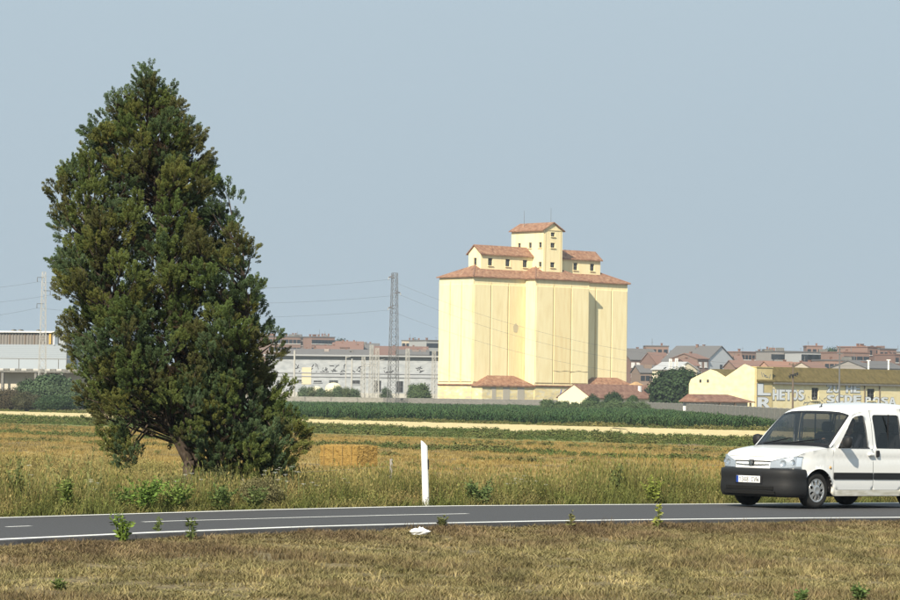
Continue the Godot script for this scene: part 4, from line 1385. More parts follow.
func leafy_mesh(seed_: int, leaves: int, rad: float, lsize: float, up := 0.3) -> ArrayMesh:
	var r := RandomNumberGenerator.new()
	r.seed = seed_
	var mb := MB.new()
	for i in leaves:
		var dir := Vector3(r.randfn(), r.randfn() + up, r.randfn()).normalized()
		var p := dir * rad * sqrt(r.randf())
		var n := (dir + Vector3(r.randfn(), r.randfn() + 0.6, r.randfn()) * 0.6).normalized()
		var b := ortho(n, r.randf() * TAU)
		var l := lsize * r.randf_range(0.6, 1.3)
		var w := l * 0.45
		var s := r.randf_range(0.7, 1.25)
		mb.col = Color(s, s, s * 0.9)
		var q := b.z * l
		mb.tri(p, p + q * 0.5 + b.x * w + n * l * 0.1, p + q)
		mb.tri(p, p + q, p + q * 0.5 - b.x * w + n * l * 0.1)
	return mb.mesh(false, true)

func multi(parent: Node, called: String, mesh: Mesh, xf: Array, cols: Array, m: Material) -> MultiMeshInstance3D:
	var mm := MultiMesh.new()
	mm.transform_format = MultiMesh.TRANSFORM_3D
	mm.use_colors = true
	mm.mesh = mesh
	mm.instance_count = xf.size()
	for i in xf.size():
		mm.set_instance_transform(i, xf[i])
		mm.set_instance_color(i, cols[i])
	var o := MultiMeshInstance3D.new()
	if parent == self:
		o.name = numbered(called)
	else:
		var k: int = parent.get_meta("_n_" + called, -1) + 1
		o.name = called if k == 0 else "%s_%03d" % [called, k]
		parent.set_meta("_n_" + called, k)
	o.multimesh = mm
	o.material_override = m
	parent.add_child(o, true)
	return o

const CROWN := [[66.0, 143.0, 151.0], [80.0, 138.0, 158.0], [100.0, 119.0, 174.0], [120.0, 104.0, 191.0], [140.0, 88.0, 206.0], [165.0, 63.0, 214.0], [182.0, 57.0, 228.0], [210.0, 56.0, 233.0], [228.0, 62.0, 246.0], [245.0, 60.0, 258.0], [262.0, 53.0, 252.0], [285.0, 58.0, 260.0], [300.0, 64.0, 268.0], [330.0, 68.0, 283.0], [350.0, 69.0, 280.0], [375.0, 74.0, 284.0], [400.0, 79.0, 295.0], [420.0, 84.0, 302.0], [438.0, 92.0, 305.0], [452.0, 150.0, 305.0], [468.0, 196.0, 304.0], [482.0, 212.0, 298.0], [492.0, 226.0, 285.0]]

func crown_row(v: float) -> Vector2:
	for i in CROWN.size() - 1:
		if v <= CROWN[i + 1][0]:
			var t: float = (v - CROWN[i][0]) / (CROWN[i + 1][0] - CROWN[i][0])
			return Vector2(lerpf(CROWN[i][1], CROWN[i + 1][1], t), lerpf(CROWN[i][2], CROWN[i + 1][2], t))
	return Vector2(250, 260)

func build_tree() -> void:
	var r := RandomNumberGenerator.new()
	r.seed = 2024
	var D := 49.0
	var base := P(199, 500, D)
	base.y = ground_h(base.x, D) - 0.05
	var o := thing("conifer_tree", "big bushy dark green conifer leaning left beside the road", "tree", base)
	var pxm := F / D
	# trunk and a second stem to the right
	var stems := []
	var loc := func(u: float, v: float, dz: float) -> Vector3: return P(u, v, D) - base + Vector3(0, 0, dz)
	stems.append([Vector3.ZERO, loc.call(197, 470, 0.05), loc.call(188, 400, 0.0), loc.call(172, 300, 0.0), loc.call(158, 200, 0.05), loc.call(148, 110, 0.0), loc.call(147, 72, 0.0)])
	stems.append([Vector3(0.25, 0, 0.1), loc.call(222, 470, 0.3), loc.call(238, 400, 0.35), loc.call(246, 330, 0.3), loc.call(244, 250, 0.2)])
	stems.append([Vector3(-0.1, 0, 0.2), loc.call(190, 460, 0.3), loc.call(160, 400, 0.45), loc.call(120, 320, 0.4), loc.call(95, 230, 0.3)])
	var tr := MB.new()
	tr.path(stems[0], [0.21, 0.17, 0.14, 0.11, 0.075, 0.03, 0.008], 9)
	part(o, "trunk", tr.mesh(true), M.bark)
	for k in [1, 2]:
		tr = MB.new()
		tr.path(stems[k], [0.13, 0.10, 0.08, 0.05, 0.015], 7)
		part(o, "stem", tr.mesh(true), M.bark)
	var stem_at := func(k: int, y: float) -> Vector3:
		var s: Array = stems[k]
		for i in s.size() - 1:
			if y <= s[i + 1].y or i == s.size() - 2:
				var t := clampf((y - s[i].y) / (s[i + 1].y - s[i].y), 0.0, 1.0)
				return s[i].lerp(s[i + 1], t)
		return s[-1]
	# branch ends spread through the crown
	var lobes := []
	var tries := 0
	var cn := FastNoiseLite.new()
	cn.seed = 33
	cn.frequency = 0.45
	while lobes.size() < 560 and tries < 60000:
		tries += 1
		var v := r.randf_range(84, 478)
		var row := crown_row(v)
		var mid := (row.x + row.y) * 0.5
		var hw := (row.y - row.x) * 0.5 - 6.0
		if r.randf() > hw / 110.0 + 0.1 or hw < 2.0: continue
		var a := r.randf() * TAU
		var q := pow(r.randf(), 0.3)
		hw *= 1.0 + 0.30 * cn.get_noise_3d(cos(a) * 1.6, v / pxm, sin(a) * 1.6)
		hw *= lerpf(1.0, 0.88, smoothstep(390.0, 440.0, v))
		if cn.get_noise_3d(cos(a) * q * 5.0 + 40.0, v / pxm * 2.6, sin(a) * q * 5.0) < -0.22: continue
		var u := mid + hw * q * cos(a)
		var dz := hw / pxm * q * sin(a) * 0.92
		# the right-hand bush of the crown stands nearer the road
		if u > 215 and v > 320: dz += 0.25
		if u < 205 and v > (424.0 if u < 185 else 438.0): continue
		var p: Vector3 = loc.call(u, v, dz)
		var ok := true
		for l in lobes:
			if l[0].distance_to(p) < (0.215 if u > 200.0 and v > 300.0 else 0.255):
				ok = false
				break
		if ok: lobes.append([p, q])
	# drooping branch at lower left
	for k in [[121, 444], [127, 452], [131, 444], [112, 437], [124, 436]]:
		lobes.append([loc.call(k[0], k[1], 0.55), 1.0])
	# leader tips that break the outline
	for k in [[148, 73], [145, 82], [152, 88], [116, 104], [166, 92], [178, 108], [96, 136], [68, 178], [225, 192], [68, 212], [252, 250], [62, 264], [258, 290], [276, 336], [74, 326], [280, 352], [294, 422], [192, 130], [201, 158], [84, 166], [124, 116]]:
		lobes.append([loc.call(k[0], k[1], r.randf_range(-0.3, 0.3)), 1.0])
	var br := MB.new()
	var xfs := [[], [], [], [], []]
	var cols := [[], [], [], [], []]
	var hues := [Color(0.112, 0.160, 0.050), Color(0.145, 0.185, 0.056), Color(0.170, 0.185, 0.055), Color(0.108, 0.160, 0.080), Color(0.118, 0.125, 0.048), Color(0.088, 0.134, 0.060)]
	for l in lobes:
		var p: Vector3 = l[0]
		var best: Vector3 = stem_at.call(0, p.y - 0.55)
		for k in [1, 2]:
			var c: Vector3 = stem_at.call(k, p.y - 0.55)
			if c.distance_to(p) < best.distance_to(p): best = c
		var out := p - best
		out.y = 0
		var dirb: Vector3 = (out.normalized() * (0.35 + 0.35 * l[1]) + Vector3.UP * 0.95).normalized() if out.length() > 0.1 else Vector3.UP
		if p.y < 1.9: dirb = (out.normalized() * 0.6 + Vector3.UP * 0.75).normalized()
		dirb = (dirb + Vector3(r.randfn(), r.randfn() * 0.5, r.randfn()) * 0.16).normalized()
		# limb: out from the stem then curving up
		if p.y < 1.9: best = p.lerp(stem_at.call(0, p.y + 0.5), 0.35) + Vector3.UP * 0.2
		var m1 := best.lerp(p, 0.6) + Vector3.DOWN * 0.08
		br.path([best, m1, p - dirb * 0.15, p + dirb * 0.1], [0.02, 0.013, 0.008, 0.004], 4)
		var hue: Color = hues[r.randi() % hues.size()]
		var sc := r.randf_range(0.65, 1.25)
		var n := int(r.randf_range(24, 36) * (0.6 + 0.4 * sc))
		var lb := ortho(dirb, r.randf() * TAU)
		for i in n:
			var t := r.randf()
			var rr: float = sqrt(r.randf()) * 0.20 * sc * (1.0 - 0.45 * t)
			var ph := r.randf() * TAU
			var side: Vector3 = lb.x * cos(ph) + lb.z * sin(ph)
			var off: Vector3 = side * rr + dirb * (t * 0.36 - 0.24) * sc
			var dd: Vector3 = (dirb * 1.15 + side * (1.15 - 0.6 * t) + Vector3.UP * 0.25 + Vector3(r.randfn(), r.randfn(), r.randfn()) * 0.16).normalized()
			var b := ortho(dd, r.randf() * TAU).scaled(Vector3.ONE * r.randf_range(0.7, 1.1) * sc)
			var kind := r.randi() % 5
			xfs[kind].append(Transform3D(b, p + off))
			var br_ := r.randf_range(0.8, 1.25)
			cols[kind].append(Color(hue.r * br_, hue.g * br_, hue.b * br_))
	# sparse brownish inner twigs, colour darkened to paint deep shade inside the crown
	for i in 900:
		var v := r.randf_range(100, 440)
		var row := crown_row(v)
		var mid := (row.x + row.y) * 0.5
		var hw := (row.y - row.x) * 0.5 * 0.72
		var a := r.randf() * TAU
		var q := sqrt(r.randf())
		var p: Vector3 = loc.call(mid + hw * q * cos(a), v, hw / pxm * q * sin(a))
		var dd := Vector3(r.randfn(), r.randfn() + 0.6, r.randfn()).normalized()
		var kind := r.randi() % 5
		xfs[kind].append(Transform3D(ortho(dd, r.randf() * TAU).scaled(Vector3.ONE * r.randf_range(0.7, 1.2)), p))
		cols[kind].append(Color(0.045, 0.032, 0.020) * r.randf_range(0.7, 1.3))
	part(o, "limbs", br.mesh(), M.bark)
	var crown := Node3D.new()
	crown.name = "crown"
	o.add_child(crown, true)
	crown.set_meta("kind", "stuff")
	for k in 5:
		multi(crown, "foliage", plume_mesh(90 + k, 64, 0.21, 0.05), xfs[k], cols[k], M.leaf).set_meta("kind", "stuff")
	print("plumes ", xfs[0].size() * 5)

func bush(called: String, label: String, category: String, group: String, at: Vector3, size: Vector3, hue: Color, clumps: int, leaf: float, seed_: int) -> void:
	var r := RandomNumberGenerator.new()
	r.seed = seed_
	var o := thing(called, label, category, at, 0.0, group)
	var tr := MB.new()
	for k in 5:
		var a := TAU * k / 5.0
		tr.path([Vector3(cos(a) * 0.05, 0, sin(a) * 0.05) * size.x, Vector3(cos(a) * size.x * 0.18, size.y * 0.35, sin(a) * size.z * 0.18), Vector3(cos(a) * size.x * 0.3, size.y * 0.7, sin(a) * size.z * 0.3)], [size.y * 0.03, size.y * 0.02, size.y * 0.005], 5)
	part(o, "stem", tr.mesh(), M.bark)
	var xf := []
	var cl := []
	var cs := (size.x + size.y) * 0.5 * 0.16
	var ng := FastNoiseLite.new()
	ng.seed = seed_
	ng.frequency = 0.9
	for i in clumps:
		var d := Vector3(r.randfn(), r.randfn(), r.randfn()).normalized()
		var q := pow(r.randf(), 0.4) * (0.86 + 0.35 * ng.get_noise_3dv(d * 1.6))
		var p := Vector3(d.x * size.x * 0.5, size.y * (0.52 + 0.48 * d.y), d.z * size.z * 0.5)
		p = Vector3(0, size.y * 0.5, 0).lerp(p, q)
		xf.append(Transform3D(ortho((d + Vector3.UP * 0.5).normalized(), r.randf() * TAU).scaled(Vector3.ONE * cs * r.randf_range(0.6, 1.3)), p))
		cl.append(hue * r.randf_range(0.7, 1.3))
	multi(o, "foliage", leafy_mesh(seed_, 46, 1.0, leaf, 0.4), xf, cl, M.leaf).set_meta("kind", "stuff")

# ---------------------------------------------------------------- van: x forward, y up, its left side at -z
func smooth_line(p: Array, n: int) -> PackedVector2Array:   # Catmull-Rom through the points
	var o := PackedVector2Array()
	for i in p.size() - 1:
		var a: Vector2 = p[maxi(i - 1, 0)]
		var b: Vector2 = p[i]
		var c: Vector2 = p[i + 1]
		var d: Vector2 = p[mini(i + 2, p.size() - 1)]
		for k in n: o.append(b.cubic_interpolate(c, a, d, float(k) / n))
	o.append(p[-1])
	return o

func side_z(x: float, y: float) -> float:
	var w := 0.858
	if y > 0.95: w -= (y - 0.95) * 0.105 + pow(maxf(0.0, y - 1.3), 2.0) * 0.25
	if y < 0.5: w -= pow(0.5 - y, 2.0) * 0.35
	w -= 0.010 * exp(-pow((y - 0.86) / 0.05, 2.0))
	if x > 1.15: w -= pow((x - 1.15) / 0.65, 2.2) * 0.10
	if x < -1.55: w -= pow((-1.55 - x) / 0.5, 2.0) * 0.045
	return w

func bow(x: float) -> float:
	if x > 1.9: return 0.19
	if x > 1.05: return lerpf(0.09, 0.19, (x - 1.05) / 0.85)
	if x > -0.2: return lerpf(0.0, 0.09, (x + 0.2) / 1.25)
	if x < -1.9: return -0.05
	return 0.0

func edge_drop(x: float) -> float:
	if x > 1.9: return 0.02
	if x > 1.05: return lerpf(0.04, 0.02, (x - 1.05) / 0.85)
	if x > 0.2: return lerpf(0.10, 0.03, (x - 0.2) / 0.85)
	return 0.10

func skin_pt(p: Vector2, t: float) -> Vector3:
	var a := absf(t)
	var ed := edge_drop(p.x)
	var x := p.x - bow(p.x) * pow(a, 2.4)
	var y := p.y - ed * (0.25 * a * a + 0.75 * pow(a, 7.0))
	var e := Vector2(p.x - bow(p.x), p.y - ed)
	return Vector3(x, y, side_z(e.x, e.y) * t)

func skin(mb: MB, line: PackedVector2Array, t0: float, t1: float, n: int, push := 0.0) -> void:
	for i in line.size() - 1:
		for k in n:
			var a := lerpf(t0, t1, float(k) / n)
			var b := lerpf(t0, t1, float(k + 1) / n)
			if n > 8:    # crowd the columns toward the rounded edges
				a = signf(a) * pow(absf(a), 0.6)
				b = signf(b) * pow(absf(b), 0.6)
			var q := [skin_pt(line[i], a), skin_pt(line[i], b), skin_pt(line[i + 1], b), skin_pt(line[i + 1], a)]
			if push != 0.0:
				var nn: Vector3 = (q[1] - q[0]).cross(q[3] - q[0]).normalized() * -push
				for j in 4: q[j] += nn
			mb.quad(q[0], q[3], q[2], q[1])

func side_tri(mb: MB, a: Vector2, b: Vector2, c: Vector2, s: float, push: float, lv: int) -> void:
	var m := maxf(a.distance_to(b), maxf(b.distance_to(c), c.distance_to(a)))
	if lv > 0 and m > 0.10:
		# split the longest edge
		if m == a.distance_to(b):
			side_tri(mb, a, (a + b) * 0.5, c, s, push, lv - 1); side_tri(mb, (a + b) * 0.5, b, c, s, push, lv - 1)
		elif m == b.distance_to(c):
			side_tri(mb, a, b, (b + c) * 0.5, s, push, lv - 1); side_tri(mb, a, (b + c) * 0.5, c, s, push, lv - 1)
		else:
			side_tri(mb, a, b, (c + a) * 0.5, s, push, lv - 1); side_tri(mb, (c + a) * 0.5, b, c, s, push, lv - 1)
		return
	var p := Vector3(a.x, a.y, s * (side_z(a.x, a.y) + push))
	var q := Vector3(b.x, b.y, s * (side_z(b.x, b.y) + push))
	var r := Vector3(c.x, c.y, s * (side_z(c.x, c.y) + push))
	var ccw := (b - a).cross(c - a) > 0.0
	if ccw == (s > 0.0): mb.tri(p, q, r)
	else: mb.tri(p, r, q)

func side_panel(poly: PackedVector2Array, s: float, push := 0.0) -> ArrayMesh:
	var mb := MB.new()
	var t := Geometry2D.triangulate_polygon(poly)
	if t.is_empty(): print("panel failed ", poly)
	for i in range(0, t.size(), 3):
		side_tri(mb, poly[t[i]], poly[t[i + 1]], poly[t[i + 2]], s, push, 9)
	# hem: the outline folded inward, so that the sheet has a thickness
	for i in poly.size():
		var a := poly[i]
		var b := poly[(i + 1) % poly.size()]
		var za := side_z(a.x, a.y) + push
		var zb := side_z(b.x, b.y) + push
		mb.quad(Vector3(a.x, a.y, s * za), Vector3(b.x, b.y, s * zb), Vector3(b.x, b.y, s * (zb - 0.025)), Vector3(a.x, a.y, s * (za - 0.025)))
	return mb.mesh(true)

func round_poly(p: Array, r: float, n := 4) -> PackedVector2Array:
	var o := PackedVector2Array()
	for i in p.size():
		var a: Vector2 = p[(i + p.size() - 1) % p.size()]
		var b: Vector2 = p[i]
		var c: Vector2 = p[(i + 1) % p.size()]
		var k := minf(r, minf(a.distance_to(b), b.distance_to(c)) * 0.45)
		var s := b + (a - b).normalized() * k
		var e := b + (c - b).normalized() * k
		for j in n + 1:
			var t := float(j) / n
			o.append(s.lerp(b, t).lerp(b.lerp(e, t), t))
	return o

func build_van() -> void:
	var white := mat(0.74, 0.75, 0.75, 0.28)
	white.clearcoat_enabled = true
	white.clearcoat = 0.6
	white.clearcoat_roughness = 0.08
	var sillm := textured(noise_img(51, 0.05, [[0.25, Color(0.52, 0.50, 0.43)], [0.5, Color(0.62, 0.60, 0.53)], [0.8, Color(0.70, 0.70, 0.66)]], 128), Vector3(0.7, 2.0, 0.7), 0.5)
	var plastic := mat(0.012, 0.0125, 0.014, 0.6)
	var trim := mat(0.012, 0.012, 0.014, 0.4)
	var chrome := mat(0.62, 0.64, 0.66, 0.18, 1.0)
	var rubber := mat(0.018, 0.018, 0.018, 0.85)
	var alloy := mat(0.48, 0.49, 0.50, 0.35, 0.7)
	var glass := StandardMaterial3D.new()
	glass.albedo_color = Color(0.045, 0.065, 0.07, 0.56)
	glass.transparency = BaseMaterial3D.TRANSPARENCY_ALPHA
	glass.roughness = 0.03
	glass.metallic_specular = 0.5
	glass.cull_mode = BaseMaterial3D.CULL_DISABLED
	var lens := glass.duplicate()
	lens.albedo_color = Color(0.8, 0.85, 0.9, 0.16)
	var interior := mat(0.03, 0.03, 0.033, 0.9)
	var seatm := mat(0.045, 0.048, 0.055, 0.95)

	# front left wheel stands at column 814 of the far lane
	var s_ := 39.5
	var n_ := N_FAR - 1.56
	for it in 40:      # slide along the lane until the near front tyre stands at its column
		var pz := on_road(s_, n_, 0.0)
		var e0 := Vector3(-UX, 0, UD)      # forward
		var lf := Vector3(UD, 0, UX)       # the van's left, towards the camera
		var w := pz + (e0 * 1.22 + lf * 0.78) * 1.05
		w.y = road_h(s_, n_)
		var rel := w - Vector3(0, CAM_Y, 0)
		var cpt := cam_basis.inverse() * rel
		var u := 450.0 + F * cpt.x / -cpt.z
		s_ += (815.0 - u) * 0.01
	var at := on_road(s_, n_, road_h(s_, n_) + 0.006)
	var o := thing("van", "white van with black bumper driving left along the road", "van", at, deg_to_rad(-136.6))
	o.rotation.z = 0.014      # follows the slope of the road
	o.scale = Vector3.ONE * 1.05
	print("van at ", at, " s ", s_)

	# ---- profile
	var fascia := smooth_line([Vector2(1.985, 0.58), Vector2(1.985, 0.66), Vector2(1.972, 0.77), Vector2(1.945, 0.86)], 3)
	var hood := smooth_line([Vector2(1.940, 0.867), Vector2(1.90, 0.908), Vector2(1.80, 0.952), Vector2(1.60, 0.997), Vector2(1.40, 1.026), Vector2(1.22, 1.048), Vector2(1.09, 1.06)], 4)
	var cowl := PackedVector2Array([Vector2(1.085, 1.052), Vector2(1.03, 1.060), Vector2(0.985, 1.085)])
	var screen := smooth_line([Vector2(0.985, 1.085), Vector2(0.74, 1.31), Vector2(0.50, 1.52), Vector2(0.32, 1.665)], 4)
	var roof := smooth_line([Vector2(0.32, 1.667), Vector2(0.25, 1.712), Vector2(0.08, 1.758), Vector2(-0.25, 1.80), Vector2(-0.8, 1.835), Vector2(-1.4, 1.83), Vector2(-1.80, 1.78), Vector2(-1.94, 1.745), Vector2(-1.99, 1.68)], 4)
	var tail := smooth_line([Vector2(-1.99, 1.68), Vector2(-2.03, 1.3), Vector2(-2.05, 0.8), Vector2(-2.05, 0.42)], 4)
	var mb := MB.new()
	skin(mb, fascia, -1, 1, 20)
	part(o, "front_panel", mb.mesh(true), white)
	mb = MB.new()
	skin(mb, hood, -1, 1, 20)
	part(o, "bonnet", mb.mesh(true), white)
	mb = MB.new()
	skin(mb, cowl, -0.97, 0.97, 8)
	part(o, "cowl", mb.mesh(true), trim)
	mb = MB.new()
	skin(mb, roof, -1, 1, 24)
	var roofp := part(o, "roof", mb.mesh(true), white)
	mb = MB.new()
	skin(mb, tail, -1, 1, 16)
	part(o, "tailgate", mb.mesh(true), white)
	mb = MB.new()
	skin(mb, screen, -0.91, 0.91, 8)
	var ws := part(o, "windscreen", mb.mesh(true), glass)
	# black printed border and the pillars
	mb = MB.new()
	skin(mb, screen, -0.95, -0.905, 1, 0.003)
	skin(mb, screen, 0.905, 0.95, 1, 0.003)
	skin(mb, PackedVector2Array([Vector2(0.36, 1.634), Vector2(0.318, 1.668)]), -0.92, 0.92, 8, 0.004)
	skin(mb, PackedVector2Array([Vector2(0.985, 1.085), Vector2(0.945, 1.122)]), -0.92, 0.92, 8, 0.004)
	part(ws, "seal", mb.mesh(true), trim)
	for s in [-1.0, 1.0]:
		mb = MB.new()
		skin(mb, screen, s * 0.945, s, 2)
		part(o, "windscreen_pillar", mb.mesh(true), white)
	# wipers
	for w in [[0.62, -0.18], [-0.10, -0.70]]:
		mb = MB.new()
		var p0 := skin_pt(Vector2(1.0, 1.075), -w[1] * 1.0) + Vector3(0.02, 0.015, 0)
		var p1 := skin_pt(Vector2(0.93, 1.15), -w[0] * 1.0) + Vector3(0.02, 0.02, 0)
		mb.tube(p0, p1, 0.012, 0.008, 5)
		mb.tube(p0.lerp(p1, 0.35) + Vector3(0.01, 0.0, 0), p1 + Vector3(0.0, 0.01, 0) + (p1 - p0) * 0.12, 0.010, 0.008, 4)
		part(ws, "wiper", mb.mesh(), trim)
	mb = MB.new()
	mb.tube(Vector3(0.16, 1.72, 0), Vector3(0.13, 1.80, 0), 0.014, 0.008, 6)
	mb.lathe([Vector2(0.04, 0), Vector2(0.03, 0.02), Vector2(0.0, 0.03)], Vector3(0.16, 1.725, 0), Vector3.UP, 8)
	part(roofp, "aerial", mb.mesh(), trim)

	# ---- edge line of the sides
	var edge := []
	for l in [hood, cowl, screen, roof]:
		for p in l: edge.append(Vector2(p.x - bow(p.x), p.y - edge_drop(p.x)))
	edge.sort_custom(func(a, b): return a.x > b.x)
	var top_y := func(x: float) -> float:
		for i in edge.size() - 1:
			if edge[i + 1].x <= x:
				if absf(edge[i].x - edge[i + 1].x) < 1e-5: return edge[i].y
				return lerpf(edge[i].y, edge[i + 1].y, (edge[i].x - x) / (edge[i].x - edge[i + 1].x))
		return edge[-1].y
	var along_top := func(x0: float, x1: float) -> Array:    # edge points from x0 to x1
		var a := []
		var n := int(ceil(absf(x1 - x0) / 0.07))
		for i in n + 1:
			var x := lerpf(x0, x1, float(i) / n)
			a.append(Vector2(x, top_y.call(x) - 0.001))
		return a
	var arch := func(cx: float, a0: float, a1: float) -> Array:
		var a := []
		for i in 17:
			var t := lerpf(a0, a1, i / 16.0)
			a.append(Vector2(cx + cos(t) * 0.365, 0.32 + sin(t) * 0.355))
		return a
	var belt := 1.035
	for s in [-1.0, 1.0]:
		# wing
		var poly := PackedVector2Array()
		for p in arch.call(1.22, 0.15, PI - 0.05): poly.append(p)
		poly.append(Vector2(0.853, belt))
		for p in along_top.call(0.86, 1.745): poly.append(p)
		poly.append(Vector2(1.79, 0.76)); poly.append(Vector2(1.795, 0.60)); poly.append(Vector2(1.66, 0.45))
		var wing := part(o, "wing", side_panel(poly, s), white)
		# side repeater lamp
		mb = MB.new()
		mb.lathe([Vector2(0.0, 0.02), Vector2(0.022, 0.012), Vector2(0.028, 0.0)], Vector3(0.93, 0.70, s * side_z(0.93, 0.70)), Vector3(0, 0, s), 10)
		part(wing, "side_repeater", mb.mesh(true), mat(0.5, 0.3, 0.12, 0.3))
		# front door
		var dw := PackedVector2Array([Vector2(0.845, 0.37), Vector2(0.845, belt), Vector2(-0.235, belt), Vector2(-0.235, 0.32), Vector2(0.75, 0.32)])
		var door := part(o, "front_door", side_panel(dw, s), white)
		var fr := PackedVector2Array([Vector2(0.72, belt + 0.001)])
		fr.append_array(PackedVector2Array([Vector2(0.695, 1.06), Vector2(0.575, 1.20), Vector2(0.43, 1.37), Vector2(0.33, 1.485), Vector2(0.26, 1.55), Vector2(0.17, 1.583), Vector2(0.0, 1.605), Vector2(-0.05, 1.595), Vector2(-0.065, 1.56), Vector2(-0.115, 1.12), Vector2(-0.12, 1.06), Vector2(-0.14, belt + 0.001), Vector2(-0.235, belt + 0.001)]))
		for p in along_top.call(-0.235, 0.852): fr.append(p)
		fr.append(Vector2(0.852, belt + 0.001))
		part(door, "window_frame", side_panel(fr, s), white)
		var gp := PackedVector2Array([Vector2(0.75, belt - 0.01), Vector2(0.71, 1.06), Vector2(0.59, 1.215), Vector2(0.34, 1.50), Vector2(0.18, 1.60), Vector2(0.0, 1.62), Vector2(-0.08, 1.57), Vector2(-0.14, 1.06), Vector2(-0.15, belt - 0.01)])
		part(door, "window", side_panel(gp, s, -0.012), glass)
		mb = MB.new()
		for k in 11:
			var xa := 0.72 - 0.86 * k / 11.0
			var xb := 0.72 - 0.86 * (k + 1) / 11.0
			mb.tube(Vector3(xa, belt + 0.006, s * (side_z(xa, belt) + 0.002)), Vector3(xb, belt + 0.006, s * (side_z(xb, belt) + 0.002)), 0.010, 0.010, 4)
		part(door, "window_seal", mb.mesh(), trim)
		mb = MB.new()
		mb.bevel_box(Vector3(-0.16, 0.93, s * (side_z(-0.16, 0.93) + 0.02)), Vector3(0.15, 0.05, 0.05), 0.014)
		part(door, "handle", mb.mesh(), white)
		# sliding door
		dw = PackedVector2Array([Vector2(-0.245, 0.32), Vector2(-0.245, belt), Vector2(-1.115, belt), Vector2(-1.115, 0.48), Vector2(-1.00, 0.32)])
		var sd := part(o, "sliding_door", side_panel(dw, s), white)
		fr = PackedVector2Array([Vector2(-0.34, belt + 0.001), Vector2(-0.325, 1.08), Vector2(-0.285, 1.55), Vector2(-0.30, 1.60), Vector2(-0.34, 1.62), Vector2(-0.98, 1.625), Vector2(-1.03, 1.60), Vector2(-1.04, 1.55), Vector2(-1.05, 1.10), Vector2(-1.05, belt + 0.001), Vector2(-1.115, belt + 0.001)])
		for p in along_top.call(-1.115, -0.245): fr.append(p)
		fr.append(Vector2(-0.245, belt + 0.001))
		part(sd, "window_frame", side_panel(fr, s), white)
		part(sd, "window", side_panel(PackedVector2Array([Vector2(-0.33, belt - 0.005), Vector2(-0.27, 1.58), Vector2(-0.33, 1.635), Vector2(-1.0, 1.64), Vector2(-1.06, 1.58), Vector2(-1.07, belt - 0.005)]), s, -0.012), glass)
		mb = MB.new()
		mb.bevel_box(Vector3(-0.69, 1.32, s * (side_z(-0.69, 1.32) - 0.005)), Vector3(0.035, 0.62, 0.012), 0.004)
		part(sd, "window_bar", mb.mesh(), trim)
		mb = MB.new()
		mb.bevel_box(Vector3(-0.35, 0.945, s * (side_z(-0.35, 0.945) + 0.012)), Vector3(0.085, 0.115, 0.04), 0.014)
		part(sd, "handle", mb.mesh(), trim)
		# rear quarter
		poly = PackedVector2Array([Vector2(-1.125, belt), Vector2(-1.125, 0.50)])
		var ra: Array = arch.call(-1.47, PI - 0.35, 0.02)
		ra.reverse()
		poly = PackedVector2Array()
		for p in arch.call(-1.47, 0.35, PI - 0.02): poly.append(Vector2(-2.94 - p.x, p.y) if false else p)
		poly.append(Vector2(-1.85, 0.32)); poly.append(Vector2(-1.995, 0.36)); poly.append(Vector2(-1.995, belt)); poly.append(Vector2(-1.122, belt)); poly.append(Vector2(-1.122, 0.46))
		part(o, "rear_quarter", side_panel(poly, s), white)
		fr = PackedVector2Array([Vector2(-1.122, belt + 0.001), Vector2(-1.19, belt + 0.001), Vector2(-1.19, 1.58), Vector2(-1.23, 1.62), Vector2(-1.80, 1.61), Vector2(-1.84, 1.56), Vector2(-1.86, belt + 0.001), Vector2(-1.99, belt + 0.001), Vector2(-1.965, 1.55)])
		for p in along_top.call(-1.935, -1.122): fr.append(p)
		part(o, "rear_pillar_panel", side_panel(fr, s), white)
		part(o, "rear_window", side_panel(PackedVector2Array([Vector2(-1.18, belt - 0.01), Vector2(-1.18, 1.63), Vector2(-1.82, 1.63), Vector2(-1.87, belt - 0.01)]), s, -0.012), glass)
		# black rubbing strip along the doors
		mb = MB.new()
		var x := 0.80
		var strip_ends := [[0.838, -0.228], [-0.252, -1.105]]
		for e in strip_ends:
			var sp := round_poly([Vector2(e[0], 0.50), Vector2(e[0], 0.615), Vector2(e[1], 0.615), Vector2(e[1], 0.50)], 0.012, 2)
			part(door if e[0] > 0.0 else sd, "rubbing_strip", side_panel(sp, s, 0.012), plastic)
		# sill
		mb = MB.new()
		var sl := PackedVector2Array([Vector2(0.86, 0.36), Vector2(0.75, 0.315), Vector2(-1.0, 0.315), Vector2(-1.12, 0.45), Vector2(-1.14, 0.28), Vector2(-1.06, 0.215), Vector2(0.80, 0.215), Vector2(0.87, 0.27)])
		part(o, "sill", side_panel(sl, s, 0.006), sillm)
		# wheel arch lip and well
		for cx in [1.22, -1.47]:
			mb = MB.new()
			var pts: Array = arch.call(cx, -0.1, PI + 0.1)
			for i in pts.size() - 1:
				var a: Vector2 = pts[i]
				var b: Vector2 = pts[i + 1]
				var za := side_z(a.x, a.y) - 0.004
				var zb := side_z(b.x, b.y) - 0.004
				mb.quad(Vector3(a.x, a.y, s * za), Vector3(b.x, b.y, s * zb), Vector3(b.x, b.y, s * (zb - 0.30)), Vector3(a.x, a.y, s * (za - 0.30)))
				mb.tri(Vector3(cx, 0.32, s * 0.5), Vector3(a.x, a.y, s * 0.545), Vector3(b.x, b.y, s * 0.545))
			part(o, "wheel_well", mb.mesh(), trim)
		# door mirror
		mb = MB.new()
		var mc := Vector3(0.66, 1.14, s * 1.00)
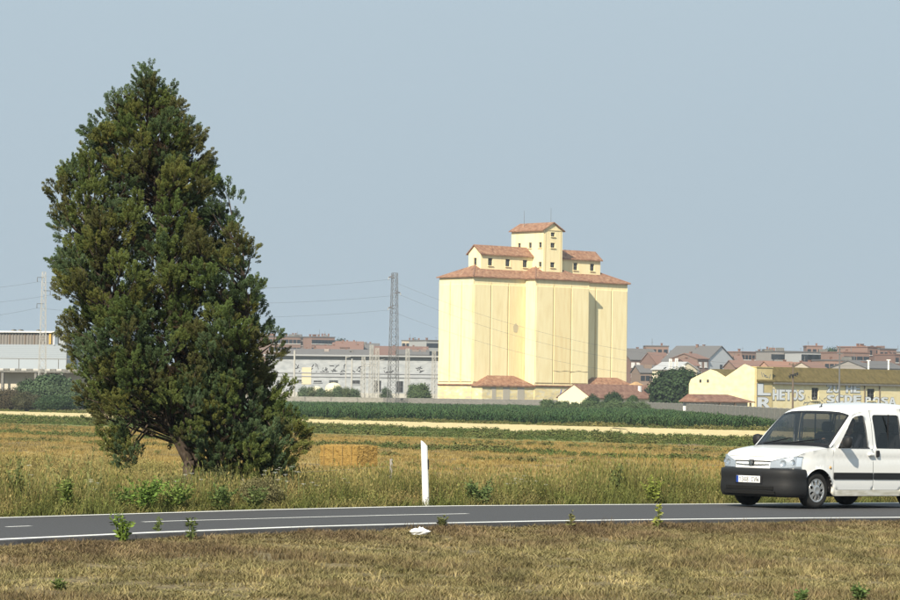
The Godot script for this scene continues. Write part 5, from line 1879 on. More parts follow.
		for i in 12:
			for j in 6:
				var q := []
				for k in [[0, 0], [1, 0], [1, 1], [0, 1]]:
					var ph: float = TAU * (i + k[0]) / 12.0
					var th: float = PI * (j + k[1]) / 6.0
					var d := Vector3(cos(th), sin(th) * cos(ph), sin(th) * sin(ph))
					var sq := pow(maxf(absf(d.y), maxf(absf(d.z), 0.001)), 0.0)
					var v := Vector3(d.x * 0.075, signf(d.y) * pow(absf(d.y), 0.7) * 0.105, signf(d.z) * pow(absf(d.z), 0.7) * 0.095)
					if v.x < -0.03: v.x = -0.03
					q.append(mc + v * sq)
				mb.quad(q[0], q[1], q[2], q[3])
		mb.bevel_box(Vector3(0.66, 1.06, s * 0.89), Vector3(0.06, 0.05, 0.13), 0.015)
		var mr := part(o, "door_mirror", mb.mesh(true), plastic)
		mb = MB.new()
		mb.bevel_box(mc + Vector3(-0.034, 0, 0), Vector3(0.006, 0.17, 0.15), 0.002)
		part(mr, "mirror_glass", mb.mesh(), chrome)
		# headlamp wrapped round the corner
		var hl := MB.new()
		var hb := MB.new()
		var nu := 12
		var nv := 6
		var hp := func(a: float, b: float, push: float) -> Vector3:
			# a: 0 inner end .. 1 round the side, b: 0 bottom .. 1 top
			var yb := lerpf(0.672, 0.690, a)
			var yt := lerpf(0.775, 0.884, pow(a / 0.72, 0.8)) if a < 0.72 else lerpf(0.884, 0.876, (a - 0.72) / 0.28)
			var y := lerpf(yb, yt, b)
			var t := lerpf(0.50, 1.0, minf(a / 0.72, 1.0))
			var p := Vector2(1.985 - 0.035 * pow(clampf((y - 0.66) / 0.2, 0, 2), 2.0), y)
			var ed := 0.02
			var e := Vector2(p.x - bow(p.x), p.y)
			var v := Vector3(p.x - bow(p.x) * pow(t, 2.4), y, side_z(e.x, e.y) * t)
			if a > 0.72:
				var xx := e.x - (a - 0.72) / 0.28 * 0.16
				v = Vector3(xx, y, side_z(xx, y))
			var outn := Vector3(1, 0.15, 0.15 + 1.4 * pow(a, 2.0)).normalized()
			v += outn * push
			v.z *= s
			return v
		for i in nu:
			for j in nv:
				var a0 := float(i) / nu
				var a1 := float(i + 1) / nu
				var b0 := float(j) / nv
				var b1 := float(j + 1) / nv
				hl.quad(hp.call(a0, b0, 0.022), hp.call(a1, b0, 0.022), hp.call(a1, b1, 0.022), hp.call(a0, b1, 0.022))
				hb.quad(hp.call(a0, b0, 0.006), hp.call(a1, b0, 0.006), hp.call(a1, b1, 0.006), hp.call(a0, b1, 0.006))
		for i in nu:
			for bb in [0.0, 1.0]:
				hb.quad(hp.call(float(i) / nu, bb, 0.024), hp.call(float(i + 1) / nu, bb, 0.024), hp.call(float(i + 1) / nu, bb, -0.02), hp.call(float(i) / nu, bb, -0.02))
		var hm := part(o, "headlight", hb.mesh(true), mat(0.45, 0.48, 0.52, 0.22, 0.6))
		part(hm, "lens", hl.mesh(true), lens)
		for q in [[0.42, 0.48, 0.055], [0.68, 0.5, 0.045]]:
			var bl := MB.new()
			var c0: Vector3 = hp.call(q[0], q[1], 0.004)
			bl.lathe([Vector2(q[2], 0.012), Vector2(q[2] * 0.8, 0.006), Vector2(q[2] * 0.4, 0.002), Vector2(0.0, 0.0)], c0, Vector3(1, 0.1, s * 0.35), 14)
			part(hm, "reflector", bl.mesh(true), chrome)
		var ind := MB.new()
		for i in 3:
			for j in 4:
				var a0 := 0.80 + 0.06 * i
				ind.quad(hp.call(a0, 0.1 + j * 0.2, 0.010), hp.call(a0 + 0.06, 0.1 + j * 0.2, 0.010), hp.call(a0 + 0.06, 0.3 + j * 0.2, 0.010), hp.call(a0, 0.3 + j * 0.2, 0.010))
		part(hm, "indicator", ind.mesh(true), mat(0.55, 0.62, 0.72, 0.3))
		# tail lamp
		mb = MB.new()
		mb.bevel_box(Vector3(-1.99, 0.98, s * 0.79), Vector3(0.09, 0.36, 0.10), 0.02)
		part(o, "tail_light", mb.mesh(), mat(0.30, 0.02, 0.02, 0.25))

	# ---- bumper
	var plan := smooth_line([Vector2(1.56, -0.868), Vector2(1.70, -0.858), Vector2(1.83, -0.815), Vector2(1.935, -0.72), Vector2(2.00, -0.58), Vector2(2.045, -0.35), Vector2(2.06, 0.0), Vector2(2.045, 0.35), Vector2(2.00, 0.58), Vector2(1.935, 0.72), Vector2(1.83, 0.815), Vector2(1.70, 0.858), Vector2(1.56, 0.868)], 3)
	var sec := [Vector2(-0.16, 0.665), Vector2(-0.07, 0.668), Vector2(-0.025, 0.655), Vector2(-0.006, 0.63), Vector2(0.0, 0.58), Vector2(-0.004, 0.52), Vector2(-0.012, 0.46), Vector2(0.0, 0.40), Vector2(0.004, 0.33), Vector2(-0.006, 0.26), Vector2(-0.03, 0.205), Vector2(-0.07, 0.185), Vector2(-0.20, 0.19)]
	mb = MB.new()
	for i in plan.size() - 1:
		var q := []
		for k in [i, i + 1]:
			var tdir := (plan[mini(k + 1, plan.size() - 1)] - plan[maxi(k - 1, 0)]).normalized()
			var nrm := Vector2(tdir.y, -tdir.x)
			var row := []
			for p in sec:
				var pull := 0.0
				row.append(Vector3(plan[k].x + nrm.x * p.x, p.y, plan[k].y + nrm.y * p.x))
			q.append(row)
		for j in sec.size() - 1:
			mb.quad(q[0][j], q[0][j + 1], q[1][j + 1], q[1][j])
	var bump := part(o, "front_bumper", mb.mesh(true), plastic)
	# air slots and the recess round the plate
	for q in [[0.335, 0.055, 0.52], [0.255, 0.05, 0.55]]:
		mb = MB.new()
		for k in 8:
			var za := lerpf(-q[2], q[2], k / 8.0)
			var zb := lerpf(-q[2], q[2], (k + 1) / 8.0)
			var fx := func(z: float) -> float: return 2.060 - 0.123 * z * z
			mb.box(Vector3((fx.call(za) + fx.call(zb)) * 0.5 - 0.006, q[0], (za + zb) * 0.5), Vector3(0.03, q[1], (zb - za) * 1.02), Basis(Vector3.UP, -atan2(fx.call(zb) - fx.call(za), zb - za) * -1.0))
		part(bump, "air_slot", mb.mesh(), mat(0.004, 0.004, 0.004, 0.9))
	mb = MB.new()
	mb.bevel_box(Vector3(2.045, 0.475, 0), Vector3(0.03, 0.16, 0.60), 0.008)
	part(bump, "plate_holder", mb.mesh(), trim)
	mb = MB.new()
	mb.bevel_box(Vector3(2.064, 0.475, 0), Vector3(0.012, 0.115, 0.52), 0.004)
	var plate := part(o, "number_plate", mb.mesh(), mat(0.72, 0.73, 0.74, 0.4))
	mb = MB.new()
	mb.box(Vector3(2.0712, 0.475, 0.235), Vector3(0.003, 0.111, 0.046))
	part(plate, "blue_band", mb.mesh(), mat(0.02, 0.06, 0.30, 0.4))
	var tm := TextMesh.new()
	var fo := SystemFont.new()
	fo.font_names = PackedStringArray(["Droid Sans Mono"])
	fo.font_weight = 700
	tm.font = fo
	tm.text = "1348 CVW"
	tm.font_size = 64
	tm.pixel_size = 0.0016
	tm.depth = 0.003
	var bb2 := tm.get_aabb()
	var to := part(plate, "plate_text", tm, M.paint_black, Vector3.ZERO, PI / 2)
	to.scale = Vector3(0.43 / bb2.size.x, 0.08 / bb2.size.y, 1)
	to.position = Vector3(2.0715, 0.475 - bb2.get_center().y * to.scale.y, -0.022 + bb2.get_center().x * to.scale.x)
	# grille: dark slot, bright bars and the emblem
	var fxx := func(z: float) -> float: return 1.985 - 0.19 * pow(absf(z) / 0.76, 2.4)
	for q in [[0.782, 0.018, 0.42, 0], [0.735, 0.016, 0.36, 1]]:
		mb = MB.new()
		for k in 10:
			var za := lerpf(-q[2], q[2], k / 10.0)
			var zb := lerpf(-q[2], q[2], (k + 1) / 10.0)
			var yy: float = q[0] + (0.012 * (1.0 - pow(absf((za + zb) * 0.5) / q[2], 2.0)) * (-1.0 if q[3] == 1 and q[0] < 0.74 else 0.3))
			var xa: float = fxx.call(za)
			var xb: float = fxx.call(zb)
			mb.box(Vector3((xa + xb) * 0.5 - 0.004 + q[3] * 0.004 - 0.016 * (yy - 0.7) / 0.07, yy, (za + zb) * 0.5), Vector3(0.03, q[1], (zb - za) * 1.03), Basis(Vector3.UP, atan2(xb - xa, zb - za)))
		part(o, "grille_slot" if q[3] == 0 else "grille_bar", mb.mesh(), trim if q[3] == 0 else chrome)
	mb = MB.new()
	mb.bevel_box(Vector3(1.985, 0.755, 0), Vector3(0.03, 0.105, 0.12), 0.012)
	var em := part(o, "emblem", mb.mesh(), trim)
	mb = MB.new()
	# an upright striding animal in bright metal
	for q in [[0.022, 0.030, 0.030, 0.030, 0.0], [0.0, 0.0, 0.034, 0.05, 0.4], [-0.018, -0.028, 0.014, 0.04, -0.5], [0.020, -0.028, 0.014, 0.042, 0.3], [0.034, 0.008, 0.012, 0.034, 1.0], [-0.030, 0.012, 0.010, 0.05, 0.5]]:
		mb.box(Vector3(2.002, 0.755 + q[1], q[0]), Vector3(0.008, q[3], q[2]), Basis(Vector3.RIGHT, q[4]))
	part(em, "emblem_figure", mb.mesh(), chrome)

	# ---- floor, underside, cabin
	mb = MB.new()
	mb.box2(Vector3(-2.0, 0.20, -0.74), Vector3(0.84, 0.34, 0.74))
	mb.box2(Vector3(0.84, 0.22, -0.5), Vector3(1.9, 0.60, 0.5))
	part(o, "underbody", mb.mesh(), trim)
	mb = MB.new()
	mb.box2(Vector3(0.62, 0.34, -0.78), Vector3(0.86, 1.0, 0.78))
	mb.bevel_box(Vector3(0.74, 1.0, 0), Vector3(0.48, 0.14, 1.50), 0.05)
	mb.bevel_box(Vector3(0.54, 1.05, -0.36), Vector3(0.22, 0.12, 0.42), 0.04)
	part(o, "dashboard", mb.mesh(), interior)
	mb = MB.new()
	mb.box2(Vector3(-1.98, 0.9, -0.70), Vector3(-1.95, 1.05, 0.70))
	mb.box2(Vector3(-1.9, 0.36, -0.76), Vector3(0.6, 0.40, 0.76))
	for s in [-1.0, 1.0]:
		mb.box2(Vector3(-1.9, 0.36, s * 0.80), Vector3(0.82, 1.0, s * 0.775))
	mb.box2(Vector3(-1.9, 1.68, -0.62), Vector3(0.1, 1.69, 0.62))
	part(o, "lining", mb.mesh(), interior)
	for q in [[-0.12, -0.36], [-0.12, 0.36], [-1.0, -0.36], [-1.0, 0.36]]:
		mb = MB.new()
		mb.bevel_box(Vector3(q[0] + 0.02, 0.66, q[1]), Vector3(0.52, 0.18, 0.50), 0.05)
		mb.bevel_box(Vector3(q[0] - 0.27, 1.00, q[1]), Vector3(0.15, 0.62, 0.48), 0.06, Basis(Vector3(0, 0, 1), 0.18))
		mb.bevel_box(Vector3(q[0] - 0.36, 1.40, q[1]), Vector3(0.10, 0.18, 0.27), 0.045, Basis(Vector3(0, 0, 1), 0.12))
		mb.box2(Vector3(q[0] - 0.2, 0.38, q[1] - 0.2), Vector3(q[0] + 0.2, 0.58, q[1] + 0.2))
		part(o, "seat", mb.mesh(), seatm)
	mb = MB.new()
	var wc := Vector3(0.36, 1.02, -0.36)
	var wb := ortho(Vector3(-0.82, 0.57, 0).normalized(), 0.0)
	for k in 24:
		var a := TAU * k / 24.0
		var b := TAU * (k + 1) / 24.0
		mb.tube(wc + (wb.x * cos(a) + wb.z * sin(a)) * 0.185, wc + (wb.x * cos(b) + wb.z * sin(b)) * 0.185, 0.015, 0.015, 6, false)
	for k in 3:
		var a := TAU * (k + 0.25) / 3.0
		mb.tube(wc, wc + (wb.x * cos(a) + wb.z * sin(a)) * 0.18, 0.02, 0.015, 5)
	mb.tube(wc, wc + Vector3(0.3, -0.2, 0), 0.04, 0.04, 8)
	part(o, "steering_wheel", mb.mesh(true), trim)

	# ---- wheels
	for q in [[1.22, -1.0], [1.22, 1.0], [-1.47, -1.0], [-1.47, 1.0]]:
		var s: float = q[1]
		var w := Node3D.new()
		w.name = "wheel" if q[0] > 0 and s < 0 else "wheel_%03d" % (1 if q[0] > 0 else (2 if s < 0 else 3))
		o.add_child(w, true)
		w.position = Vector3(q[0], 0.308, s * 0.715)
		if q[0] > 0: w.rotation.y = 0.0
		mb = MB.new()
		mb.lathe([Vector2(0.19, -0.09), Vector2(0.26, -0.098), Vector2(0.295, -0.085), Vector2(0.306, -0.06), Vector2(0.309, 0.0), Vector2(0.306, 0.06), Vector2(0.295, 0.085), Vector2(0.26, 0.098), Vector2(0.212, 0.094), Vector2(0.19, 0.075)], Vector3.ZERO, Vector3(0, 0, s), 40)
		part(w, "tyre", mb.mesh(true), rubber)
		mb = MB.new()
		mb.lathe([Vector2(0.205, 0.080), Vector2(0.198, 0.092), Vector2(0.18, 0.088), Vector2(0.17, 0.078)], Vector3.ZERO, Vector3(0, 0, s), 40)
		# hubcap: eight spokes between round holes
		mb.lathe([Vector2(0.085, 0.094), Vector2(0.06, 0.102), Vector2(0.03, 0.098), Vector2(0.0, 0.096)], Vector3.ZERO, Vector3(0, 0, s), 24)
		for k in 9:
			var a := TAU * k / 9.0
			var d := Vector3(cos(a), sin(a), 0)
			var t := Vector3(-sin(a), cos(a), 0)
			var z0 := Vector3(0, 0, s * 0.095)
			var z1 := Vector3(0, 0, s * 0.086)
			for e in [[0.080, 0.028, 0.10, 0.019], [0.10, 0.019, 0.14, 0.019], [0.14, 0.019, 0.178, 0.048]]:
				var p: Vector3 = d * e[0] + z0
				var r: Vector3 = d * e[2] + z0.lerp(z1, 0.5 if e[2] < 0.15 else 1.0)
				mb.quad(p - t * e[1], r - t * e[3], r + t * e[3], p + t * e[1])
				mb.quad(p - t * e[1], p - t * e[1] - z0 * 0.3, r - t * e[3] - z0 * 0.3, r - t * e[3])
				mb.quad(p + t * e[1], p + t * e[1] - z0 * 0.3, r + t * e[3] - z0 * 0.3, r + t * e[3])
		part(w, "hubcap", mb.mesh(), alloy)
		mb = MB.new()
		mb.lathe([Vector2(0.20, 0.05), Vector2(0.0, 0.05)], Vector3.ZERO, Vector3(0, 0, s), 24)
		part(w, "rim", mb.mesh(), trim)
	build_driver(o)

# ---------------------------------------------------------------- a body meshed from a smooth field of bones
func field_mesh(mb: MB, bones: Array, cell: float, blend: float) -> void:
	# bones: [a, b, ra, rb]; surface nets over the box that holds them
	var lo := Vector3.ONE * 1e9
	var hi := -lo
	for b in bones:
		for k in 2:
			lo = lo.min(b[k] - Vector3.ONE * (b[2 + k] + cell * 3))
			hi = hi.max(b[k] + Vector3.ONE * (b[2 + k] + cell * 3))
	var n := Vector3i(((hi - lo) / cell).ceil())
	var nx := n.x + 1
	var ny := n.y + 1
	var nz := n.z + 1
	var f := PackedFloat32Array()
	f.resize(nx * ny * nz)
	f.fill(1.0)
	var acc := PackedFloat32Array()
	acc.resize(nx * ny * nz)
	for b in bones:
		var a: Vector3 = b[0]
		var ab: Vector3 = b[1] - b[0]
		var l2 := maxf(ab.length_squared(), 1e-9)
		var rm := maxf(b[2], b[3]) + blend * 3.0 + cell * 2.0
		var i0 := Vector3i(((a.min(b[1]) - Vector3.ONE * rm - lo) / cell).floor()).clamp(Vector3i.ZERO, n)
		var i1 := Vector3i(((a.max(b[1]) + Vector3.ONE * rm - lo) / cell).ceil()).clamp(Vector3i.ZERO, n)
		for z in range(i0.z, i1.z + 1):
			for y in range(i0.y, i1.y + 1):
				for x in range(i0.x, i1.x + 1):
					var p := lo + Vector3(x, y, z) * cell
					var t := clampf((p - a).dot(ab) / l2, 0.0, 1.0)
					var d := p.distance_to(a + ab * t) - lerpf(b[2], b[3], t)
					acc[(z * ny + y) * nx + x] += exp(-d / blend)
	for i in f.size():
		f[i] = -blend * log(acc[i]) if acc[i] > 1e-20 else 1.0
	var vid := {}
	var pos := func(x: int, y: int, z: int) -> Vector3:
		var s := Vector3.ZERO
		var c := 0
		for e in [[0, 0, 0, 1, 0, 0], [0, 1, 0, 1, 1, 0], [0, 0, 1, 1, 0, 1], [0, 1, 1, 1, 1, 1], [0, 0, 0, 0, 1, 0], [1, 0, 0, 1, 1, 0], [0, 0, 1, 0, 1, 1], [1, 0, 1, 1, 1, 1], [0, 0, 0, 0, 0, 1], [1, 0, 0, 1, 0, 1], [0, 1, 0, 0, 1, 1], [1, 1, 0, 1, 1, 1]]:
			var fa := f[((z + e[2]) * ny + y + e[1]) * nx + x + e[0]]
			var fb := f[((z + e[5]) * ny + y + e[4]) * nx + x + e[3]]
			if (fa < 0.0) != (fb < 0.0):
				var t := fa / (fa - fb)
				s += Vector3(x + e[0], y + e[1], z + e[2]).lerp(Vector3(x + e[3], y + e[4], z + e[5]), t)
				c += 1
		return lo + s / maxi(c, 1) * cell
	var vert := func(x: int, y: int, z: int) -> Vector3:
		var k := (z * ny + y) * nx + x
		if not vid.has(k): vid[k] = pos.call(x, y, z)
		return vid[k]
	for z in range(1, nz - 1):
		for y in range(1, ny - 1):
			for x in range(1, nx - 1):
				var k := (z * ny + y) * nx + x
				var ins := f[k] < 0.0
				if ins != (f[k + 1] < 0.0):
					var q := [vert.call(x, y - 1, z - 1), vert.call(x, y, z - 1), vert.call(x, y, z), vert.call(x, y - 1, z)]
					if ins: mb.quad(q[0], q[1], q[2], q[3])
					else: mb.quad(q[3], q[2], q[1], q[0])
				if ins != (f[k + nx] < 0.0):
					var q := [vert.call(x - 1, y, z - 1), vert.call(x - 1, y, z), vert.call(x, y, z), vert.call(x, y, z - 1)]
					if ins: mb.quad(q[0], q[1], q[2], q[3])
					else: mb.quad(q[3], q[2], q[1], q[0])
				if ins != (f[k + nx * ny] < 0.0):
					var q := [vert.call(x - 1, y - 1, z), vert.call(x, y - 1, z), vert.call(x, y, z), vert.call(x - 1, y, z)]
					if ins: mb.quad(q[0], q[1], q[2], q[3])
					else: mb.quad(q[3], q[2], q[1], q[0])

func build_driver(van: Node3D) -> void:
	var o := thing("person", "person in dark shirt driving the white van, hands on wheel", "person", van.position, van.rotation.y)
	o.rotation = van.rotation
	o.scale = van.scale
	var V := func(x: float, y: float, z: float) -> Vector3: return Vector3(x, y, z - 0.36)
	var skinm := mat(0.42, 0.25, 0.17, 0.6)
	var shirt := mat(0.05, 0.055, 0.075, 0.9)
	var hair := mat(0.025, 0.018, 0.013, 0.8)
	# body in the seat: pelvis, chest, neck, head, arms to the wheel
	var hl: Vector3 = V.call(0.245, 1.14, -0.165)
	var hr: Vector3 = V.call(0.245, 1.14, 0.165)
	var el: Vector3 = V.call(0.0, 0.98, -0.27)
	var er: Vector3 = V.call(0.0, 0.98, 0.27)
	var sl: Vector3 = V.call(-0.215, 1.215, -0.185)
	var sr: Vector3 = V.call(-0.215, 1.215, 0.185)
	var cloth := MB.new()
	field_mesh(cloth, [[V.call(-0.08, 0.80, -0.07), V.call(-0.08, 0.80, 0.07), 0.125, 0.125], [V.call(-0.10, 0.82, 0), V.call(-0.17, 1.05, 0), 0.14, 0.15], [V.call(-0.18, 1.10, -0.07), V.call(-0.18, 1.10, 0.07), 0.115, 0.115], [sl, sr, 0.068, 0.068], [sl, el, 0.062, 0.050], [sr, er, 0.062, 0.050], [el, el.lerp(hl, 0.55), 0.047, 0.040], [er, er.lerp(hr, 0.55), 0.047, 0.040], [V.call(-0.06, 0.80, -0.09), V.call(0.36, 0.80, -0.13), 0.088, 0.066], [V.call(-0.06, 0.80, 0.09), V.call(0.36, 0.80, 0.13), 0.088, 0.066], [V.call(0.36, 0.80, -0.13), V.call(0.46, 0.46, -0.13), 0.060, 0.045], [V.call(0.36, 0.80, 0.13), V.call(0.46, 0.46, 0.13), 0.060, 0.045]], 0.024, 0.012)
	part(o, "clothing", cloth.mesh(true), shirt)
	var body := MB.new()
	# head and neck
	field_mesh(body, [[V.call(-0.21, 1.25, 0), V.call(-0.185, 1.34, 0), 0.055, 0.052], [V.call(-0.19, 1.46, 0), V.call(-0.165, 1.44, 0), 0.086, 0.076], [V.call(-0.13, 1.375, 0), V.call(-0.10, 1.355, 0), 0.046, 0.030], [V.call(-0.085, 1.43, 0), V.call(-0.068, 1.395, 0), 0.010, 0.014], [V.call(-0.095, 1.355, -0.018), V.call(-0.095, 1.355, 0.018), 0.014, 0.014], [V.call(-0.18, 1.43, -0.088), V.call(-0.185, 1.40, -0.086), 0.016, 0.010], [V.call(-0.18, 1.43, 0.088), V.call(-0.185, 1.40, 0.086), 0.016, 0.010]], 0.010, 0.008)
	# forearms and hands closed on the rim
	for s in [-1.0, 1.0]:
		var h: Vector3 = hl if s < 0 else hr
		var e: Vector3 = el if s < 0 else er
		var dirf := (h - e).normalized()
		var palm: Vector3 = h + dirf * 0.02
		var bones := [[e.lerp(h, 0.5), h, 0.034, 0.025], [h, palm + Vector3(0.03, 0.01, 0), 0.026, 0.024]]
		for k in 4:
			var off := Vector3(0.03, 0.02, -s * (0.028 - 0.018 * k)) + Vector3(0, 0.006, 0) * (1.5 - absf(k - 1.5))
			var b0: Vector3 = palm + off
			var b1 := b0 + Vector3(0.030, 0.012, 0)
			var b2 := b1 + Vector3(0.006, -0.028, 0)
			var b3 := b2 + Vector3(-0.020, -0.012, 0)
			bones.append([palm + off * 0.4, b0, 0.012, 0.010])
			bones.append([b0, b1, 0.0095, 0.009])
			bones.append([b1, b2, 0.009, 0.0085])
			bones.append([b2, b3, 0.0085, 0.0075])
		var t0: Vector3 = palm + Vector3(0.005, 0.0, s * -0.022)
		bones.append([palm, t0 + Vector3(0.012, 0.012, -s * 0.012), 0.014, 0.011])
		bones.append([t0 + Vector3(0.012, 0.012, -s * 0.012), t0 + Vector3(0.036, 0.024, -s * 0.014), 0.010, 0.008])
		field_mesh(body, bones, 0.006, 0.003)
	part(o, "body", body.mesh(true), skinm)
	var hm := MB.new()
	field_mesh(hm, [[V.call(-0.215, 1.485, 0), V.call(-0.165, 1.505, 0), 0.085, 0.062], [V.call(-0.245, 1.44, -0.03), V.call(-0.245, 1.44, 0.03), 0.055, 0.055]], 0.012, 0.008)
	part(o, "hair", hm.mesh(true), hair)

# ---------------------------------------------------------------- grass and crops
func tuft_mesh(seed_: int, blades: int, h: float, spread: float, lean: float, width: float, heads := 0.0) -> ArrayMesh:
	var r := RandomNumberGenerator.new()
	r.seed = seed_
	var mb := MB.new()
	for i in blades:
		var a := r.randf() * TAU
		var rr := sqrt(r.randf()) * spread
		var p := Vector3(cos(a) * rr, -0.02, sin(a) * rr)
		var b := r.randf() * TAU
		var dir := Vector3(cos(b), 0, sin(b))
		var l := h * r.randf_range(0.45, 1.0)
		var le := lean * r.randf_range(0.2, 1.0) * l
		var w := Vector3(-dir.z, 0, dir.x).rotated(Vector3.UP, r.randf_range(-1, 1)) * width * r.randf_range(0.6, 1.2)
		var m := p + Vector3.UP * l * 0.55 + dir * le * 0.35
		var t := p + Vector3.UP * l + dir * le
		var s := r.randf_range(0.65, 1.3)
		mb.col = Color(s, s * r.randf_range(0.94, 1.06), s * r.randf_range(0.8, 1.1))
		mb.tri(p - w, p + w, m + w * 0.8)
		mb.tri(p - w, m + w * 0.8, m - w * 0.8)
		if r.randf() < heads:
			var q := t - (t - m).normalized() * 0.09
			mb.tri(m - w * 0.5, m + w * 0.5, q)
			mb.col = Color(s * 1.25, s * 1.12, s)
			var hw := w.normalized() * 0.008
			mb.tri(q, q.lerp(t, 0.5) + hw, t)
			mb.tri(q, t, q.lerp(t, 0.5) - hw)
		else:
			mb.tri(m - w * 0.8, m + w * 0.8, t)
	return mb.mesh(false, true)

func corn_mesh(seed_: int) -> ArrayMesh:
	var r := RandomNumberGenerator.new()
	r.seed = seed_
	var mb := MB.new()
	for k in 4:
		var p := Vector3(r.randf_range(-0.5, 0.5), 0, r.randf_range(-0.5, 0.5))
		var h := r.randf_range(0.8, 1.1)
		mb.col = Color(0.8, 0.9, 0.6)
		mb.tube(p, p + Vector3.UP * h * 0.9, 0.02, 0.01, 3, false)
		for i in 8:
			var a := r.randf() * TAU
			var d := Vector3(cos(a), 0, sin(a))
			var y := h * (0.2 + 0.75 * i / 8.0)
			var w := Vector3(-d.z, 0, d.x) * 0.045
			var b := p + Vector3.UP * y
			var m := b + d * 0.22 + Vector3.UP * 0.2
			var t := b + d * 0.48 + Vector3.UP * r.randf_range(-0.05, 0.2)
			var s := r.randf_range(0.7, 1.3)
			mb.col = Color(s, s, s)
			mb.tri(b - w * 0.5, b + w * 0.5, m + w); mb.tri(b - w * 0.5, m + w, m - w); mb.tri(m - w, m + w, t)
	return mb.mesh(false, true)

func scatter(called: String, label: String, category: String, meshes: Array, xf: Array, cl: Array, m: Material) -> void:
	# several tuft shapes under one object of uncountable stuff
	var o := thing(called, label, category)
	o.set_meta("kind", "stuff")
	var bx := []
	var bc := []
	for k in meshes.size():
		bx.append([])
		bc.append([])
	for i in xf.size():
		bx[i % meshes.size()].append(xf[i])
		bc[i % meshes.size()].append(cl[i])
	for k in meshes.size():
		var q := multi(o, "tufts", meshes[k], bx[k], bc[k], m)
		q.set_meta("kind", "stuff")

